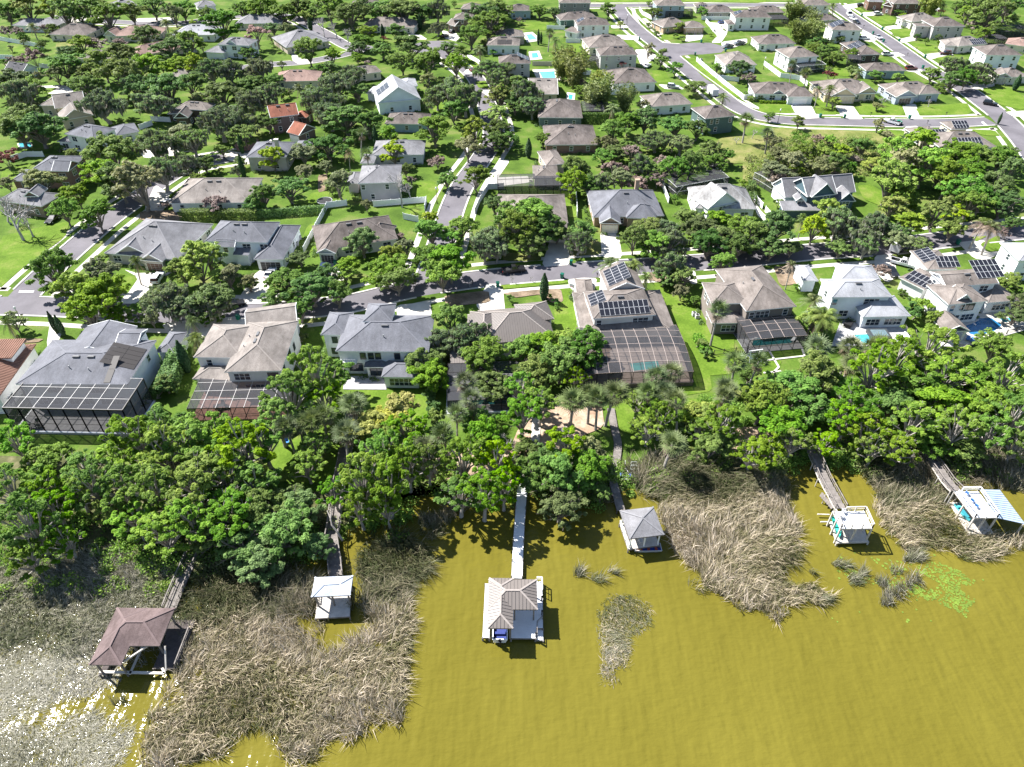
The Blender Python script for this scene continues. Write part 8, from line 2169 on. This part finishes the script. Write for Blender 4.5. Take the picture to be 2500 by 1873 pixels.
for i, (lab, t, x, y, z) in enumerate([('blue sun lounger nearer the pavilion by the freeform pool', 'c3', 1730, 800, .13), ('blue sun lounger nearer the fence by the freeform pool', 'c3', 1765, 815, .13), ('pale sun lounger on the deck inside the arched pool cage', 'c3', 235, 810, .15), ('pale square daybed on the spa terrace', 'c3', 1200, 780, .13), ('dark covered grill box on the spa terrace', 'c3', 700, 690, .13)]):
    p = at(t, x, y, z); root = thing('sun_lounger' if i < 3 else ('daybed' if i == 3 else 'garden_grill'), lab, 'lounger' if i < 4 else 'grill', p, .9)
    mm_ = SUN1 if i < 2 else (WHITEP if i < 4 else BLACK)
    m = MB(); m.box((0, 0, .28), 2.0 if i != 3 else 2.4, .7 if i < 3 else 1.5, .1 if i < 4 else .7); m.build('cushion' if i < 4 else 'cover', mm_, root)
    m = MB(); m.frame_box((-1.0, -.33, .36), (.6, 0, .0), (0, .66, 0), (0, 0, .08)); m.build('headrest' if i < 4 else 'side_shelf', mm_, root)
    for sx in (-1, 1):
        for sy in (-1, 1):
            m = MB(); m.box((sx*.85, sy*.28, 0), .06, .06, .28); m.build('leg', SILVER, root)
for lab, t, x, y in [('dark shed box behind the garage of the grey-roofed house', 'c0', 890, 275)]:
    p = at(t, x, y); root = thing('storage_rack', 'black pergola-like rack standing behind the big grey roof', 'rack', p, .1)
    m = MB()
    for sx in (-1, 1):
        for sy in (-1, 1): m.box((sx*1.6, sy*1.1, 0), .15, .15, 2.6)
    m.build('post', BLACK, root)
    m = MB()
    for k in range(6): m.beam((-1.8+k*.72, -1.4, 2.65), (-1.8+k*.72, 1.4, 2.65), .08, .16)
    m.build('rafters', BLACK, root)

# ------------------------------------------------------------------ describe what stands where
def short_of():
    L = [(s, c, r) for s, c, r in HOUSES]
    L += [(s, c, r) for s, c, r in LAND]
    return L
LM = short_of()
USED = set(o['label'] for o in COL.objects if 'label' in o)
def wc(s): return len(s.split())
def rel(p, c, rad):
    d = p-c; d.z = 0
    near = d.length < rad+7
    ax, ay = d.x, d.y
    if abs(ay) > 1.9*abs(ax): r = 'behind' if ay > 0 else 'in front of'
    elif abs(ax) > 1.9*abs(ay): r = 'right of' if ax > 0 else 'left of'
    else: r = ('behind and ' if ay > 0 else 'in front and ')+('right of' if ax > 0 else 'left of')
    return ('just ' if near else '')+r
def describe(items):
    pend = []
    for root, phrases in items:
        p = root.location.copy(); p.z = 0
        c = sorted(LM, key=lambda l: (l[1]-p).length-l[2]*.7)[:10]
        done = False
        for n in (3, 10):
            for ph in phrases:
                for s, q, rad in c[:n]:
                    if n == 10 and (q-p).length-rad > 45: continue
                    lab = '%s %s the %s' % (ph, rel(p, q, rad), s)
                    if wc(lab) <= 16 and lab not in USED:
                        USED.add(lab); root['label'] = lab; done = True; break
                if done: break
            if done: break
        if not done: pend.append((root, phrases[0], c[0]))
    groups = {}
    for root, ph, (s, q, rad) in pend: groups.setdefault((ph, s), []).append(root)
    words_ = ['first', 'second', 'third', 'fourth', 'fifth', 'sixth', 'seventh', 'eighth', 'ninth', 'tenth', 'eleventh', 'twelfth']
    for (ph, s), rs in groups.items():
        rs.sort(key=lambda r: r.location.x)
        for i, r in enumerate(rs):
            lab = '%s, %s from left near the %s' % (ph, words_[min(i, 11)], s)
            if wc(lab) > 16: lab = '%s, %s from left near %s' % (' '.join(ph.split()[-2:]), words_[min(i, 11)], ' '.join(s.split()[-6:]))
            k_ = 0
            while lab in USED:
                k_ += 1; lab = '%s, %s from left near %s' % (' '.join(ph.split()[-3:]), ('nearer the lake and ' if k_ == 1 else '')+words_[min(i+k_-1, 11)], ' '.join(s.split()[-5:]))
            r['label'] = lab; USED.add(lab)
items = []
SIZEW = {'T': (3.6, 5.2), 'O': (3.2, 5.4), 'G': (3.0, 5.0), 'L': (3, 5), 'M': (4, 6.5), 'W': (2.6, 4.2), 'B': (3, 5), 'S': (1.3, 2.4), 'P': (1.9, 2.4), 'D': (2.4, 3.4)}
for root, kind, R, lab in TREES:
    if lab: continue
    base = KN[kind][2]
    lo, hi = SIZEW.get(kind, (2, 4))
    size = 'small ' if R < lo else ('broad ' if R > hi and kind not in 'PDX' else '')
    if kind == 'S' and size == 'small ': size = 'little '
    if base.startswith('tall ') or base.startswith('low '): size = size.replace('small ', '')
    items.append((root, [size+base]))
describe(items)
describe([(s, ['green wheelie bin at the kerb']) for s in BINS])
describe([(s, ['black mailbox on a post']) for s in MAILS])
describe([(s, ['street lamp with pale lantern']) for s in LAMPS])
describe([(s, ['grey air conditioner by the wall']) for s in ACS])
